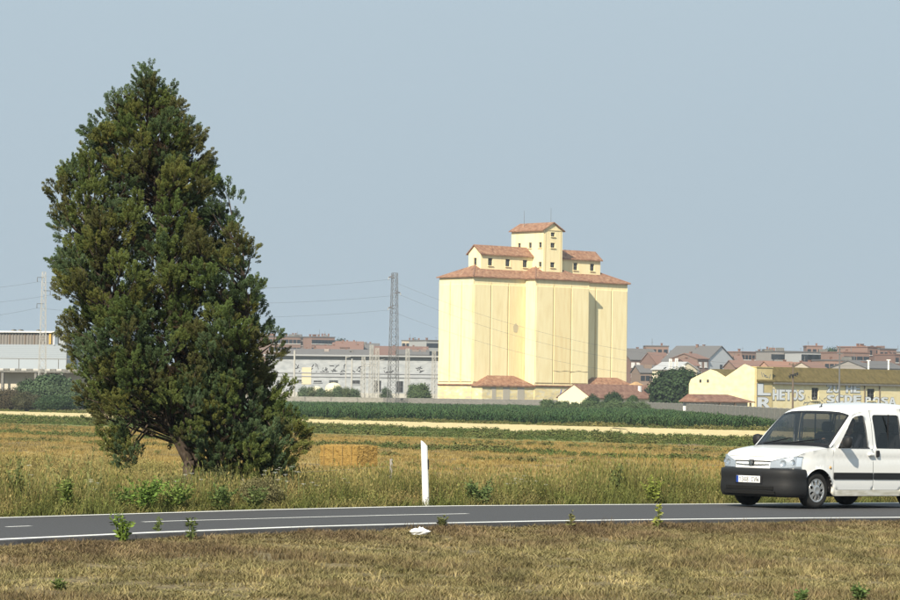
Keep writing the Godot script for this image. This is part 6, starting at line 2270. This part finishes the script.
func build_fields() -> void:
	var r := RandomNumberGenerator.new()
	r.seed = 909
	var pn := FastNoiseLite.new()
	pn.seed = 17
	pn.frequency = 0.12
	# sheets
	field_strip("stubble_field", 96, 206, -190, 190, 0.012, M.gold, 2.0)
	field_strip("weed_strip", 206, 252, -260, 260, 0.016, M.weedy, 2.0)
	field_strip("pale_stubble_strip", 250, 322, -300, 300, 0.024, M.pale, 2.5)
	field_strip("crop_soil", 318, 700, -420, 330, 0.03, M.corn_soil, 3.0)
	# --- foreground verge: short dry grass
	var xf := []
	var cl := []
	var d := 20.0
	while xf.size() < 27000:
		var s := r.randf_range(2.0, 50.0)
		var n: float = 14.5 + 14.3 * r.randf() if r.randf() < 0.86 else r.randf_range(27.6, 28.82)
		var p := on_road(s, n, 0)
		var dd := -p.z
		if absf(p.x) > dd * 0.19 + 3.5 or dd < 20.0: continue
		var k := pn.get_noise_2d(p.x * 3.0, dd * 3.0)
		var k2 := pn.get_noise_2d(p.x * 11.0 + 90, dd * 11.0)
		if k2 < -0.06 and r.randf() < 0.8: continue
		var near_road := smoothstep(25.5, 28.6, n)
		var sc := r.randf_range(0.4, 1.0) * (0.75 + 0.8 * k) * lerpf(1.0, 0.8, near_road)
		if r.randf() < 0.02: sc *= 1.8
		p.y = ground_h(p.x, dd)
		xf.append(Transform3D(Basis(Vector3.UP, r.randf() * TAU).scaled(Vector3(1.2, sc, 1.2)), p))
		var straw := Color(0.325, 0.265, 0.13)
		var olive := Color(0.175, 0.158, 0.072)
		var brown := Color(0.185, 0.135, 0.078)
		var c := straw.lerp(olive, clampf(0.45 + k2 * 1.3 + r.randf_range(-0.3, 0.3), 0, 1))
		c = c.lerp(brown, clampf(near_road * 0.75 + k * 1.4 + r.randf_range(-0.3, 0.3), 0, 1))
		cl.append(c * r.randf_range(0.7, 1.2) * (1.0 + 0.5 * pn.get_noise_2d(p.x * 6.0 + 300, dd * 2.5)))
	var short := []
	for k in 4: short.append(tuft_mesh(300 + k, 26, 0.15, 0.11, 0.8, 0.0045))
	scatter("foreground_grass", "short dry grass and weeds along the bottom of the picture", "grass", short, xf, cl, M.straw_leaf)
	# --- tall verge grass behind the road
	xf = []
	cl = []
	while xf.size() < 11500:
		var s := r.randf_range(4.0, 72.0)
		var n := N_FAR + 0.32 + pow(r.randf(), 1.2) * 11.0
		var p := on_road(s, n, 0)
		var dd := -p.z
		if absf(p.x) > dd * 0.185 + 2.0 or dd < 20.0: continue
		var u := 450.0 + p.x / dd * F
		var k := pn.get_noise_2d(p.x * 2.0, dd * 2.0)
		var k2 := pn.get_noise_2d(p.x * 8.0, dd * 8.0 + 50)
		var edge := smoothstep(0.2, 1.8, n - N_FAR)
		var tall := 0.66 + 0.22 * k + 0.18 * k2
		tall += 0.30 * exp(-pow((p.x - 3.2) / 1.3, 2.0)) + 0.12 * exp(-pow((p.x + 6.0) / 1.5, 2.0))
		tall *= lerpf(0.30, 1.0, edge) * r.randf_range(0.55, 1.3)
		p.y = ground_h(p.x, dd)
		xf.append(Transform3D(Basis(Vector3.UP, r.randf() * TAU).scaled(Vector3(1.25, tall, 1.25)), p))
		var straw := Color(0.285, 0.23, 0.10)
		var green := Color(0.12, 0.135, 0.040)
		var c := straw.lerp(green, clampf(0.50 + k2 * 1.3 + (1.0 - edge) * 0.35 + 0.18 * smoothstep(-2.0, -6.0, p.x) + 0.22 * exp(-pow((p.x - 3.2) / 1.3, 2.0)) + r.randf_range(-0.35, 0.35), 0, 1))
		cl.append(c * r.randf_range(0.75, 1.25))
	var tall_m := []
	for k in 5: tall_m.append(tuft_mesh(320 + k, 30, 1.0, 0.16, 0.28, 0.0048, 0.45))
	scatter("verge_grass", "tall straw coloured roadside grass with seed heads behind the road", "grass", tall_m, xf, cl, M.straw_leaf)
	# --- rough meadow between verge and stubble
	xf = []
	cl = []
	while xf.size() < 9000:
		var dd := r.randf_range(52, 132)
		var x := r.randf_range(-0.185, 0.185) * dd * 1.15
		if road_n(x, dd) < N_FAR + 9.0: continue
		if dd + 1.23 * x > 104 + 6.0 * pn.get_noise_1d(x * 2.0): continue
		var k := pn.get_noise_2d(x * 1.5, dd * 1.5)
		var p := Vector3(x, ground_h(x, dd), -dd)
		xf.append(Transform3D(Basis(Vector3.UP, r.randf() * TAU).scaled(Vector3(2.2, r.randf_range(0.3, 0.62) + 0.2 * k, 2.2)), p))
		cl.append(Color(0.30, 0.235, 0.095).lerp(Color(0.16, 0.165, 0.05), clampf(0.3 + k + r.randf_range(-0.3, 0.3), 0, 1)) * r.randf_range(0.8, 1.2))
	scatter("meadow_grass", "rough golden meadow grass between the roadside and stubble field", "grass", tall_m, xf, cl, M.straw_leaf)
	# --- stubble rows
	xf = []
	cl = []
	while xf.size() < 15000:
		var row := floorf(r.randf_range(100, 206) / 1.1) * 1.1
		var l := r.randf_range(-120, 90)
		var p := strip_point(row + r.randf_range(-0.18, 0.18), l, 0.01)
		if absf(p.x) > -p.z * 0.18 + 4.0 or -p.z < 80: continue
		var k := pn.get_noise_2d(p.x * 0.6, p.z * 0.6)
		xf.append(Transform3D(Basis(Vector3.UP, r.randf() * TAU).scaled(Vector3(1.6, r.randf_range(0.5, 1.3), 1.6)), p))
		cl.append(Color(0.29, 0.21, 0.072).lerp(Color(0.24, 0.185, 0.075), clampf(0.5 + k * 2.0, 0, 1)) * r.randf_range(0.75, 1.2))
	var stub := []
	for k in 3: stub.append(tuft_mesh(340 + k, 26, 0.2, 0.26, 0.5, 0.007))
	scatter("stubble", "golden cut straw stubble in rows on the harvested field", "stubble", stub, xf, cl, M.straw_leaf)
	# --- green weed lines between the stubble strips
	xf = []
	cl = []
	for band in [[238.0, 252.0, 7500, 0.7, 0.05], [211.0, 230.0, 8500, 0.7, 0.1], [160.0, 169.0, 4200, 0.6, 0.1], [184.0, 191.0, 1500, 0.5, 0.35], [313.0, 323.0, 3600, 0.8, 0.4], [141.0, 145.0, 900, 0.5, 0.4], [124.0, 127.0, 700, 0.45, 0.5], [197.0, 200.0, 800, 0.45, 0.4]]:
		for i in band[2]:
			var l := r.randf_range(-150, 110)
			var wob := 2.5 * pn.get_noise_1d(l * 0.8 + band[0])
			var p := strip_point(lerpf(band[0], band[1], r.randf()) + wob, l, 0.01)
			if absf(p.x) > -p.z * 0.185 + 6.0: continue
			var k := pn.get_noise_2d(p.x * 0.7, p.z * 0.7 + band[0])
			if k < -0.25 and r.randf() < 0.8: continue
			xf.append(Transform3D(Basis(Vector3.UP, r.randf() * TAU).scaled(Vector3.ONE * band[3] * r.randf_range(0.5, 1.2) * (1.0 + k)), p))
			cl.append(Color(0.080, 0.115, 0.032).lerp(Color(0.18, 0.16, 0.06), clampf(band[4] + k * 0.8 + r.randf_range(-0.25, 0.3), 0, 1)) * r.randf_range(0.8, 1.2))
	var weeds := []
	for k in 3: weeds.append(leafy_mesh(360 + k, 60, 0.42, 0.13, 1.2))
	scatter("field_weeds", "green weed rows growing between the golden stubble strips", "weeds", weeds, xf, cl, M.leaf)
	# --- young maize up to the yard wall
	xf = []
	cl = []
	while xf.size() < 30000:
		var x := r.randf_range(-75, 33)
		var dd := r.randf_range(275, 552)
		if dd + 1.23 * x < 322 + 2.0 * pn.get_noise_1d(x): continue
		if absf(x) > dd * 0.18 + 8: continue
		if x > 14 and dd > 548 - (x - 14) * 6.0: continue
		if x < -38 and dd > 372 and x < -dd * 0.115: continue
		var q := floorf((dd + 1.23 * x) / 1.15) * 1.15 - 1.23 * x + r.randf_range(-0.15, 0.15)
		xf.append(Transform3D(Basis(Vector3.UP, r.randf() * TAU).scaled(Vector3(1.1, r.randf_range(0.85, 1.2) * (1.0 + 0.3 * pn.get_noise_2d(x * 0.3, dd * 0.3)), 1.1)), Vector3(x, 0.02, -q)))
		cl.append(Color(0.036, 0.080, 0.028).lerp(Color(0.060, 0.095, 0.032), r.randf()) * r.randf_range(0.8, 1.2))
	var corn := []
	for k in 3: corn.append(corn_mesh(380 + k))
	scatter("maize_crop", "dense dark green young maize field before the wall", "crop", corn, xf, cl, M.leaf)

func leafy_weed(called: String, label: String, category: String, group: String, at: Vector3, h: float, w: float, hue: Color, stems: int, seed_: int) -> void:
	# upright stems with alternating leaves, each plant one thing
	var r := RandomNumberGenerator.new()
	r.seed = seed_
	var o := thing(called, label, category, at, 0.0, group)
	var st := MB.new()
	var lf := MB.new()
	for k in stems:
		var a := r.randf() * TAU
		var tip := Vector3(cos(a) * w * r.randf_range(0.2, 1.0), h * r.randf_range(0.6, 1.0), sin(a) * w * r.randf_range(0.2, 1.0))
		var mid := tip * 0.5 + Vector3.UP * h * 0.1
		st.path([Vector3(cos(a), 0, sin(a)) * 0.02, mid, tip], [0.008, 0.006, 0.003], 4)
		var n := int(12 + h * 26)
		for i in n:
			var t := r.randf_range(0.15, 1.0)
			var p := (mid * (t * 2.0)) if t < 0.5 else mid.lerp(tip, t * 2.0 - 1.0)
			var d := Vector3(r.randfn(), r.randf_range(-0.1, 0.8), r.randfn()).normalized()
			var b := ortho(d, r.randf() * TAU)
			var l := (0.05 + 0.07 * (1.0 - t)) * (0.7 + h * 0.5)
			var s := r.randf_range(0.7, 1.35)
			lf.col = Color(hue.r * s, hue.g * s, hue.b * s)
			lf.tri(p, p + d * l * 0.5 + b.x * l * 0.22, p + d * l)
			lf.tri(p, p + d * l, p + d * l * 0.5 - b.x * l * 0.22)
	part(o, "stems", st.mesh(), mat(hue.r * 0.9, hue.g * 0.9, hue.b * 0.9))
	part(o, "leaves", lf.mesh(false, true), M.leaf)

# ---------------------------------------------------------------- small things
func build_small() -> void:
	var r := RandomNumberGenerator.new()
	r.seed = 4711
	# straw bale
	var bc := P(356.5, 467.5, 124)
	bc.y = 0.02
	var strawm := textured(noise_img(61, 0.06, [[0.2, Color(0.15, 0.09, 0.025)], [0.45, Color(0.27, 0.17, 0.045)], [0.7, Color(0.36, 0.235, 0.07)], [0.9, Color(0.42, 0.29, 0.10)]], 256, 5, Vector2(2, 1)), Vector3(0.9, 1.8, 0.9), 1.0)
	var bale := thing("straw_bale", "big golden square straw bale lying on the stubble field", "straw bale", bc, deg_to_rad(-45.0))
	var mb := MB.new()
	var cells := 14
	var jit := func(p: Vector3) -> Vector3:
		var k := gn.get_noise_3d(p.x * 60.0, p.y * 60.0, p.z * 60.0) * 0.07
		return p + Vector3(k, k * 0.6, -k)
	# box skin of small quads, roughened; near corner at the origin, long side to -x, short side to -z
	var L := 2.35
	var H := 0.92
	var W := 1.25
	var face := func(o: Vector3, e: Vector3, f: Vector3, n: int, m: int) -> void:
		for i in n:
			for j in m:
				mb.quad(jit.call(o + e * (float(i) / n) + f * (float(j) / m)), jit.call(o + e * (float(i + 1) / n) + f * (float(j) / m)), jit.call(o + e * (float(i + 1) / n) + f * (float(j + 1) / m)), jit.call(o + e * (float(i) / n) + f * (float(j + 1) / m)))
	face.call(Vector3(-L, 0, 0), Vector3(L, 0, 0), Vector3(0, H, 0), 30, 12)
	face.call(Vector3(0, 0, 0), Vector3(0, 0, -W), Vector3(0, H, 0), 16, 12)
	face.call(Vector3(-L, H, 0), Vector3(L, 0, 0), Vector3(0, 0, -W), 30, 16)
	face.call(Vector3(0, 0, -W), Vector3(-L, 0, 0), Vector3(0, H, 0), 30, 12)
	face.call(Vector3(-L, 0, -W), Vector3(0, 0, W), Vector3(0, H, 0), 16, 12)
	part(bale, "bale_body", mb.mesh(), strawm)
	mb = MB.new()
	for i in 900:
		var k := r.randf()
		var p := Vector3(-r.randf() * L, r.randf() * H, 0.02) if k < 0.45 else (Vector3(0.02, r.randf() * H, -r.randf() * W) if k < 0.75 else Vector3(-r.randf() * L, H + 0.02, -r.randf() * W))
		var d := Vector3(r.randfn(), r.randfn() * 0.5, r.randfn()).normalized() * r.randf_range(0.08, 0.2)
		var w := Vector3(0, 0.008, 0)
		var s := r.randf_range(0.7, 1.3)
		mb.col = Color(0.40 * s, 0.28 * s, 0.10 * s)
		mb.tri(p - w, p + w, p + d)
	var ls := part(bale, "loose_straw", mb.mesh(false, true), M.straw_leaf)
	ls.set_meta("kind", "stuff")
	for k in 4:
		mb = MB.new()
		var x := -L * (k + 0.5) / 4.0
		mb.box2(Vector3(x - 0.012, 0, 0.045), Vector3(x + 0.012, H, 0.055))
		mb.box2(Vector3(x - 0.012, H + 0.045, -W), Vector3(x + 0.012, H + 0.055, 0.05))
		part(bale, "twine", mb.mesh(), mat(0.26, 0.18, 0.07))
	# stump-like loose straw heap beside the bale
	# wire fence in the meadow
	var posts := [P(245, 480, 80), P(391, 480, 91), P(470, 480, 97)]
	for k in 3:
		var p: Vector3 = posts[k]
		p.y = ground_h(p.x, -p.z) - 0.1
		mb = MB.new()
		mb.tube(Vector3.ZERO, Vector3(0.03 * (k - 1), [1.0, 1.28, 0.45][k], 0), 0.05, 0.045, 8)
		tag(part(self, "fence_post", mb.mesh(true), mat(0.24, 0.22, 0.20), p), ["grey fence post hidden behind the conifer", "grey fence post standing right of the straw bale", "short broken fence stub hidden in grass right of marker post"][k], "fence post", "fence posts in the meadow")
		posts[k] = p
	var wf := MB.new()
	for k in 2:
		for y in [0.45, 0.75, 1.05]:
			var a: Vector3 = posts[k] + Vector3(0, y, 0)
			var b: Vector3 = posts[k + 1] + Vector3(0, y * (0.4 if k == 1 else 1.0), 0)
			for i in 8:
				var q := func(t: float) -> Vector3: return a.lerp(b, t) - Vector3.UP * 0.12 * t * (1.0 - t)
				wf.tube(q.call(i / 8.0), q.call((i + 1) / 8.0), 0.005, 0.005, 3, false)
	tag(part(self, "fence_wire", wf.mesh(), M.steel), "thin sagging wires strung between the meadow fence posts", "wire")
	# white delineator post
	var dpos := Vector3.ZERO
	var sb := 30.0
	for it in 60:
		dpos = on_road(sb, N_FAR + 0.5, 0)
		sb += (429.0 - (450.0 + F * dpos.x / -dpos.z)) * 0.01
	dpos.y = ground_h(dpos.x, -dpos.z) - 0.05
	var dl := thing("marker_post", "white plastic roadside marker post leaning slightly left", "marker post", dpos, 0.45)
	dl.rotation.z = 0.045
	mb = MB.new()
	var sec := PackedVector2Array()
	for k in 12:
		var a := TAU * k / 12.0
		sec.append(Vector2(cos(a) * 0.058, sin(a) * 0.035 + (0.012 if sin(a) > 0 else 0.0)))
	for k in 12:
		var a := sec[k]
		var b := sec[(k + 1) % 12]
		var ta := 1.21 - (a.x + 0.058) * 0.95
		var tb := 1.21 - (b.x + 0.058) * 0.95
		mb.quad(Vector3(a.x, 0, -a.y), Vector3(b.x, 0, -b.y), Vector3(b.x, tb, -b.y), Vector3(a.x, ta, -a.y))
		mb.tri(Vector3(0, 1.21 - 0.055, 0), Vector3(a.x, ta, -a.y), Vector3(b.x, tb, -b.y))
	part(dl, "post", mb.mesh(), mat(0.78, 0.78, 0.77, 0.5))
	mb = MB.new()
	mb.box(Vector3(0.052, 0.80, 0.012), Vector3(0.018, 0.17, 0.05))
	part(dl, "reflector_band", mb.mesh(), M.dark)
	# litter: crumpled white bag
	var bg := on_plain(419.5, 534, 1.26)
	for it in 6: bg = on_plain(419.5, 534.5, ground_h(bg.x, -bg.z) + 0.01)
	mb = MB.new()
	for i in 16:
		for j in 8:
			var q := []
			for k in [[0, 0], [1, 0], [1, 1], [0, 1]]:
				var ph: float = TAU * ((i + k[0]) % 16) / 16.0
				var th: float = PI * (j + k[1]) / 8.0
				var dv := Vector3(sin(th) * cos(ph), cos(th), sin(th) * sin(ph))
				var s := 1.0 + 0.45 * gn.get_noise_3d(dv.x * 45.0, dv.y * 45.0, dv.z * 45.0) + 0.3 * gn.get_noise_3d(dv.x * 130.0, dv.y * 130.0, dv.z * 130.0)
				q.append(Vector3(dv.x * 0.125, maxf(dv.y * 0.05 + 0.035, 0.0), dv.z * 0.08) * s)
			mb.quad(q[0], q[3], q[2], q[1])
	tag(part(self, "plastic_bag", mb.mesh(), mat(0.75, 0.76, 0.77, 0.4), bg), "crumpled white plastic bag lying on the dry verge", "plastic bag")
	# weeds standing out of the near verge
	var near := func(u: float, v: float) -> Vector3:
		var p := on_plain(u, v, 1.3)
		for it in 8: p = on_plain(u, v, ground_h(p.x, -p.z))
		return p
	leafy_weed("leafy_weed", "bright green leafy weed at the near road edge, lower left", "weed", "weeds on the near verge", near.call(123, 545), 0.42, 0.2, Color(0.13, 0.19, 0.035), 9, 71)
	leafy_weed("leafy_weed", "thin dark weed just right of the leafy weed at lower left", "weed", "weeds on the near verge", near.call(158, 538), 0.30, 0.04, Color(0.085, 0.11, 0.035), 2, 72)
	leafy_weed("leafy_weed", "thin dark weed at the road edge below the conifer trunk", "weed", "weeds on the near verge", near.call(191, 541), 0.36, 0.06, Color(0.085, 0.11, 0.035), 3, 73)
	leafy_weed("leafy_weed", "small olive weed at the road edge below the marker post", "weed", "weeds on the near verge", near.call(441, 530), 0.22, 0.1, Color(0.12, 0.13, 0.05), 5, 74)
	leafy_weed("leafy_weed", "tall thin yellow green weed crossing the road edge right of centre", "weed", "weeds on the near verge", near.call(657, 531), 0.62, 0.07, Color(0.25, 0.27, 0.07), 2, 75)
	leafy_weed("leafy_weed", "thin pale weed at the road edge between marker post and van", "weed", "weeds on the near verge", near.call(570, 528), 0.26, 0.05, Color(0.15, 0.15, 0.06), 2, 76)
	leafy_weed("leafy_weed", "low green weed at the bottom edge toward the right corner", "weed", "weeds on the near verge", near.call(858, 603), 0.20, 0.12, Color(0.085, 0.13, 0.04), 7, 77)
	leafy_weed("leafy_weed", "low green weed at the bottom edge right of centre", "weed", "weeds on the near verge", near.call(800, 604), 0.16, 0.1, Color(0.085, 0.13, 0.04), 6, 78)
	leafy_weed("leafy_weed", "low green weed at the bottom left corner of the picture", "weed", "weeds on the near verge", near.call(60, 590), 0.12, 0.1, Color(0.10, 0.13, 0.04), 6, 79)
	# green weeds in the far verge
	var q_far := func(u: float, n_off: float) -> Vector3:
		var sc := 30.0
		var p := Vector3.ZERO
		for it in 80:
			p = on_road(sc, N_FAR + n_off, 0)
			sc += (u - (450.0 + F * p.x / -p.z)) * 0.008
		p.y = ground_h(p.x, -p.z)
		return p
	var far_w := [[148.0, 1.3, 0.55, 0.42, Color(0.105, 0.17, 0.035), 15, "bright green weed clump under the conifer's left side"], [178.0, 1.5, 0.5, 0.4, Color(0.12, 0.17, 0.04), 14, "green weed clump in front of the conifer trunk"], [128.0, 1.6, 0.42, 0.3, Color(0.10, 0.15, 0.04), 10, "low green weed left of the conifer's weed clump"], [70.0, 1.5, 0.62, 0.14, Color(0.12, 0.16, 0.04), 7, "upright green weed in tall grass at far left"], [484.0, 1.2, 0.45, 0.28, Color(0.10, 0.14, 0.05), 10, "grey green weed right of the marker post"], [474.0, 1.5, 0.5, 0.15, Color(0.10, 0.14, 0.05), 6, "narrow green weed beside the grey green weed"], [655.0, 0.9, 0.5, 0.24, Color(0.16, 0.19, 0.04), 9, "yellow green leafy weed across the road left of the van"], [620.0, 2.2, 0.72, 0.22, Color(0.10, 0.125, 0.045), 6, "tall dark green weed amid the tallest grass"], [222.0, 1.4, 0.42, 0.3, Color(0.09, 0.13, 0.04), 10, "dark green weed under the conifer's lowest boughs"], [258.0, 1.2, 0.38, 0.3, Color(0.10, 0.13, 0.045), 10, "dull green weed under the conifer's right side"], [20.0, 2.2, 0.8, 0.16, Color(0.12, 0.14, 0.05), 6, "tall thin green weed at the left picture edge"]]
	for k in far_w.size():
		var w: Array = far_w[k]
		leafy_weed("leafy_weed", w[6], "weed", "green weeds behind the road", q_far.call(w[0], maxf(w[1] - 0.75, 0.35)), w[2] * 1.15, w[3] * 1.1, w[4], int(w[5] * 1.6), 90 + k)
	# white umbel flowers
	var um := [[276, 1.1, 0.62], [283, 1.6, 0.70], [290, 1.2, 0.58], [296, 1.7, 0.72], [301, 1.3, 0.62], [186, 1.5, 0.6], [196, 1.8, 0.62], [204, 1.4, 0.52], [96, 1.3, 0.55], [100, 1.6, 0.5], [308, 1.1, 0.42], [316, 1.4, 0.45], [345, 1.6, 0.5], [516, 1.6, 0.5], [522, 1.3, 0.48], [528, 1.7, 0.55], [540, 1.4, 0.45], [33, 1.7, 0.8], [508, 1.2, 0.4], [270, 1.8, 0.66]]
	for k in um.size():
		var p: Vector3 = q_far.call(float(um[k][0]), um[k][1])
		var lab := "white umbel wildflower in the grass beside the conifer's right edge"
		if um[k][0] < 120: lab = "white umbel wildflower in the tall grass at far left"
		elif um[k][0] < 240: lab = "white umbel wildflower in front of the conifer trunk"
		elif um[k][0] > 500: lab = "white umbel wildflower in the grass right of the marker post"
		elif um[k][0] > 305: lab = "white umbel wildflower in the grass below the straw bale"
		var o := thing("wild_carrot", lab, "wildflower", p, r.randf() * TAU, "white umbel flowers in the verge")
		var h: float = um[k][2]
		mb = MB.new()
		mb.path([Vector3.ZERO, Vector3(0.02, h * 0.6, 0), Vector3(0.03, h, 0.01)], [0.006, 0.005, 0.004], 4)
		var heads := [Vector3(0.03, h, 0.01)]
		for j in r.randi() % 3:
			var hp := Vector3(r.randf_range(-0.12, 0.12), h * r.randf_range(0.8, 0.97), r.randf_range(-0.12, 0.12))
			heads.append(hp)
			mb.tube(Vector3(0.02, h * 0.55, 0), hp, 0.004, 0.003, 3)
		part(o, "stem", mb.mesh(), mat(0.15, 0.18, 0.07))
		for hp in heads:
			mb = MB.new()
			for j in 26:
				var a := r.randf() * TAU
				var rr := sqrt(r.randf()) * 0.042
				var c: Vector3 = hp + Vector3(cos(a) * rr, 0.03 - rr * 0.25, sin(a) * rr)
				mb.tri(hp, c + Vector3(0.001, 0, 0), c)
				for e in 3:
					var b := TAU * e / 3.0 + a
					mb.tri(c, c + Vector3(cos(b) * 0.010, 0.003, sin(b) * 0.010), c + Vector3(cos(b + 1.0) * 0.010, 0.003, sin(b + 1.0) * 0.010))
			part(o, "flower_head", mb.mesh(), mat(0.72, 0.72, 0.66))
	# tall thin stalks at left
	for k in 16:
		var u := r.randf_range(2, 112) if k < 11 else r.randf_range(590, 700)
		var p: Vector3 = q_far.call(u, r.randf_range(1.0, 3.0))
		var h := r.randf_range(0.8, 1.15) if k < 11 else r.randf_range(0.75, 1.0)
		mb = MB.new()
		var bend := r.randf_range(-0.2, 0.25)
		mb.path([Vector3.ZERO, Vector3(bend * 0.3, h * 0.5, 0), Vector3(bend, h, 0)], [0.010, 0.008, 0.004], 4)
		for j in 16:
			var t := r.randf_range(0.4, 1.0)
			var b := Vector3(bend * t * t, h * t, 0)
			var d := Vector3(r.randfn(), 1.2, r.randfn()).normalized() * 0.07
			mb.tri(b, b + d + Vector3(0.012, 0, 0), b + d - Vector3(0.012, 0, 0))
		tag(part(self, "grass_stalk", mb.mesh(), mat(0.16, 0.165, 0.06), p), "tall thin green stalk rising from the grass at left" if k < 11 else "tall thin green stalk rising from the grass left of the van", "stalk", "stalks at far left" if k < 11 else "stalks left of the van")
	build_bushes()

func build_bushes() -> void:
	var b := func(label: String, u: float, v0: float, v1: float, wpx: float, d: float, hue: Color, clumps: int, leaf: float, seed_: int, called := "bush", cat := "bush") -> void:
		var c := P(u, v1, d)
		var y0 := ground_h(c.x, d)
		var h := P(u, v0, d).y - y0
		var w := wpx / F * d
		bush(called, label, cat, "bushes round the silo and field", Vector3(c.x, y0, c.z), Vector3(w, h, w * 0.9), hue, clumps, leaf, seed_)
	var G := Color(0.060, 0.095, 0.035)
	var DG := Color(0.036, 0.062, 0.026)
	var BG := Color(0.060, 0.092, 0.048)
	b.call("big round dark green bush right of the silo", 675, 370.5, 403, 51, 478, DG, 900, 0.34, 201)
	b.call("broad blue green bush at left between deck and field", 51, 375.5, 410, 46, 405, BG, 800, 0.34, 202)
	b.call("blue green bush touching the conifer's left edge", 74, 383, 411, 34, 400, BG, 500, 0.34, 203)
	b.call("smaller blue green bush left of the broad bush", 27, 380, 409, 24, 412, BG, 400, 0.34, 204)
	b.call("brownish dry bush at the left picture edge", 6, 390, 412, 38, 395, Color(0.075, 0.062, 0.038), 700, 0.25, 205)
	b.call("brownish dry bush right of the leftmost dry bush", 27, 393, 412.5, 30, 392, Color(0.065, 0.065, 0.036), 500, 0.25, 206)
	b.call("dark green low bush under the broad bush", 55, 397, 413, 40, 385, Color(0.042, 0.075, 0.034), 500, 0.3, 207)
	b.call("low dark bush hidden behind the conifer", 112, 394, 412, 44, 395, DG, 400, 0.34, 208)
	b.call("low olive shrub at the conifer's foot, left of the trunk", 176, 474, 505, 44, 47.5, Color(0.13, 0.14, 0.06), 260, 0.22, 270, "shrub", "shrub")
	b.call("dark olive shrub at the conifer's foot under the trunk", 218, 466, 505, 50, 48.0, Color(0.10, 0.11, 0.05), 300, 0.22, 271, "shrub", "shrub")
	b.call("low brownish shrub at the conifer's foot, right side", 262, 478, 505, 50, 46.5, Color(0.14, 0.13, 0.065), 260, 0.2, 272, "shrub", "shrub")
	# reeds and shrubs before the grey warehouse
	var words := ["first", "second", "third", "fourth", "fifth", "sixth", "seventh"]
	for k in 7:
		b.call("%s pale green shrub from the left before the grey warehouse" % words[k], 303.0 + k * 8.6, 385.5 + (k * 5) % 4, 402, 12, 582, Color(0.10, 0.125, 0.055) if k % 2 else Color(0.085, 0.12, 0.06), 200, 0.3, 210 + k, "shrub", "shrub")
	b.call("green shrub right of the fourth railway mast", 420, 384.5, 402, 23, 585, Color(0.085, 0.125, 0.05), 450, 0.3, 220, "shrub", "shrub")
	b.call("dark shrub between railway mast and green shrub", 412, 383, 402, 10, 592, DG, 150, 0.3, 221, "shrub", "shrub")
	b.call("small shrub at the foot of the dark lattice pylon", 386, 386, 402, 11, 586, Color(0.075, 0.105, 0.06), 180, 0.3, 222, "shrub", "shrub")
	# shrubs before the red brown roofed house
	b.call("dark shrub before the red brown roofed house", 613, 392.0, 404, 19, 500, DG, 350, 0.32, 230, "shrub", "shrub")
	b.call("low dark shrub left of the dark shrub by the house", 592, 395.5, 404, 17, 505, DG, 250, 0.32, 231, "shrub", "shrub")
	b.call("low dark shrub right end of the red brown roof", 632, 395, 405, 14, 497, Color(0.06, 0.095, 0.04), 250, 0.32, 232, "shrub", "shrub")
	# reeds in front of the wall, nearer than the house
	for k in 8:
		var u := 548.0 + k * 13.5
		b.call("%s tall grassy reed clump along the wall before the annex house" % ["first", "second", "third", "fourth", "fifth", "sixth", "seventh", "last"][k], u, 399.5 + (k * 7) % 5 * 0.8, 410, 17, 455.0, Color(0.085, 0.125, 0.055), 240, 0.4, 240 + k, "reed_clump", "reeds")
	# far trees in the town
	b.call("dark tree row on the skyline left of the pink blocks", 833, 346.5, 366, 19, 960, DG, 350, 0.3, 260, "tree", "tree")
	b.call("dark tree on the left skyline above the pinkish row", 342, 338, 352, 14, 1150, Color(0.045, 0.06, 0.035), 200, 0.3, 261, "tree", "tree")
	b.call("small dark tree on the skyline right of the lattice pylon", 414, 337.5, 350, 6, 1180, Color(0.045, 0.06, 0.035), 120, 0.3, 262, "tree", "tree")
	b.call("small dark tree between silo and white gabled house", 690, 352, 368, 10, 1050, Color(0.045, 0.06, 0.035), 150, 0.3, 263, "tree", "tree")
	# cream domed tanks behind the shrubs
	for q in [[333.5, 382.5, 17.0, "cream domed tank behind the shrubs, the larger one"], [316.5, 386.0, 9.0, "cream domed tank behind the shrubs, the smaller one"]]:
		var c := P(q[0], 400, 606)
		var w: float = q[2] / F * 606 * 0.5
		var top := y_at(q[0], q[1], 606)
		var mb := MB.new()
		var prof := [Vector2(w, 0), Vector2(w, top - w * 0.75)]
		for k in 7:
			var a := PI * 0.5 * (k + 1) / 7.0
			prof.append(Vector2(w * cos(a), top - w * 0.75 + sin(a) * w * 0.75))
		mb.lathe(prof, Vector3.ZERO, Vector3.UP, 20)
		tag(part(self, "storage_tank", mb.mesh(true), mat(0.62, 0.58, 0.42), Vector3(c.x, 0, c.z)), q[3], "tank", "tanks before the grey warehouse")
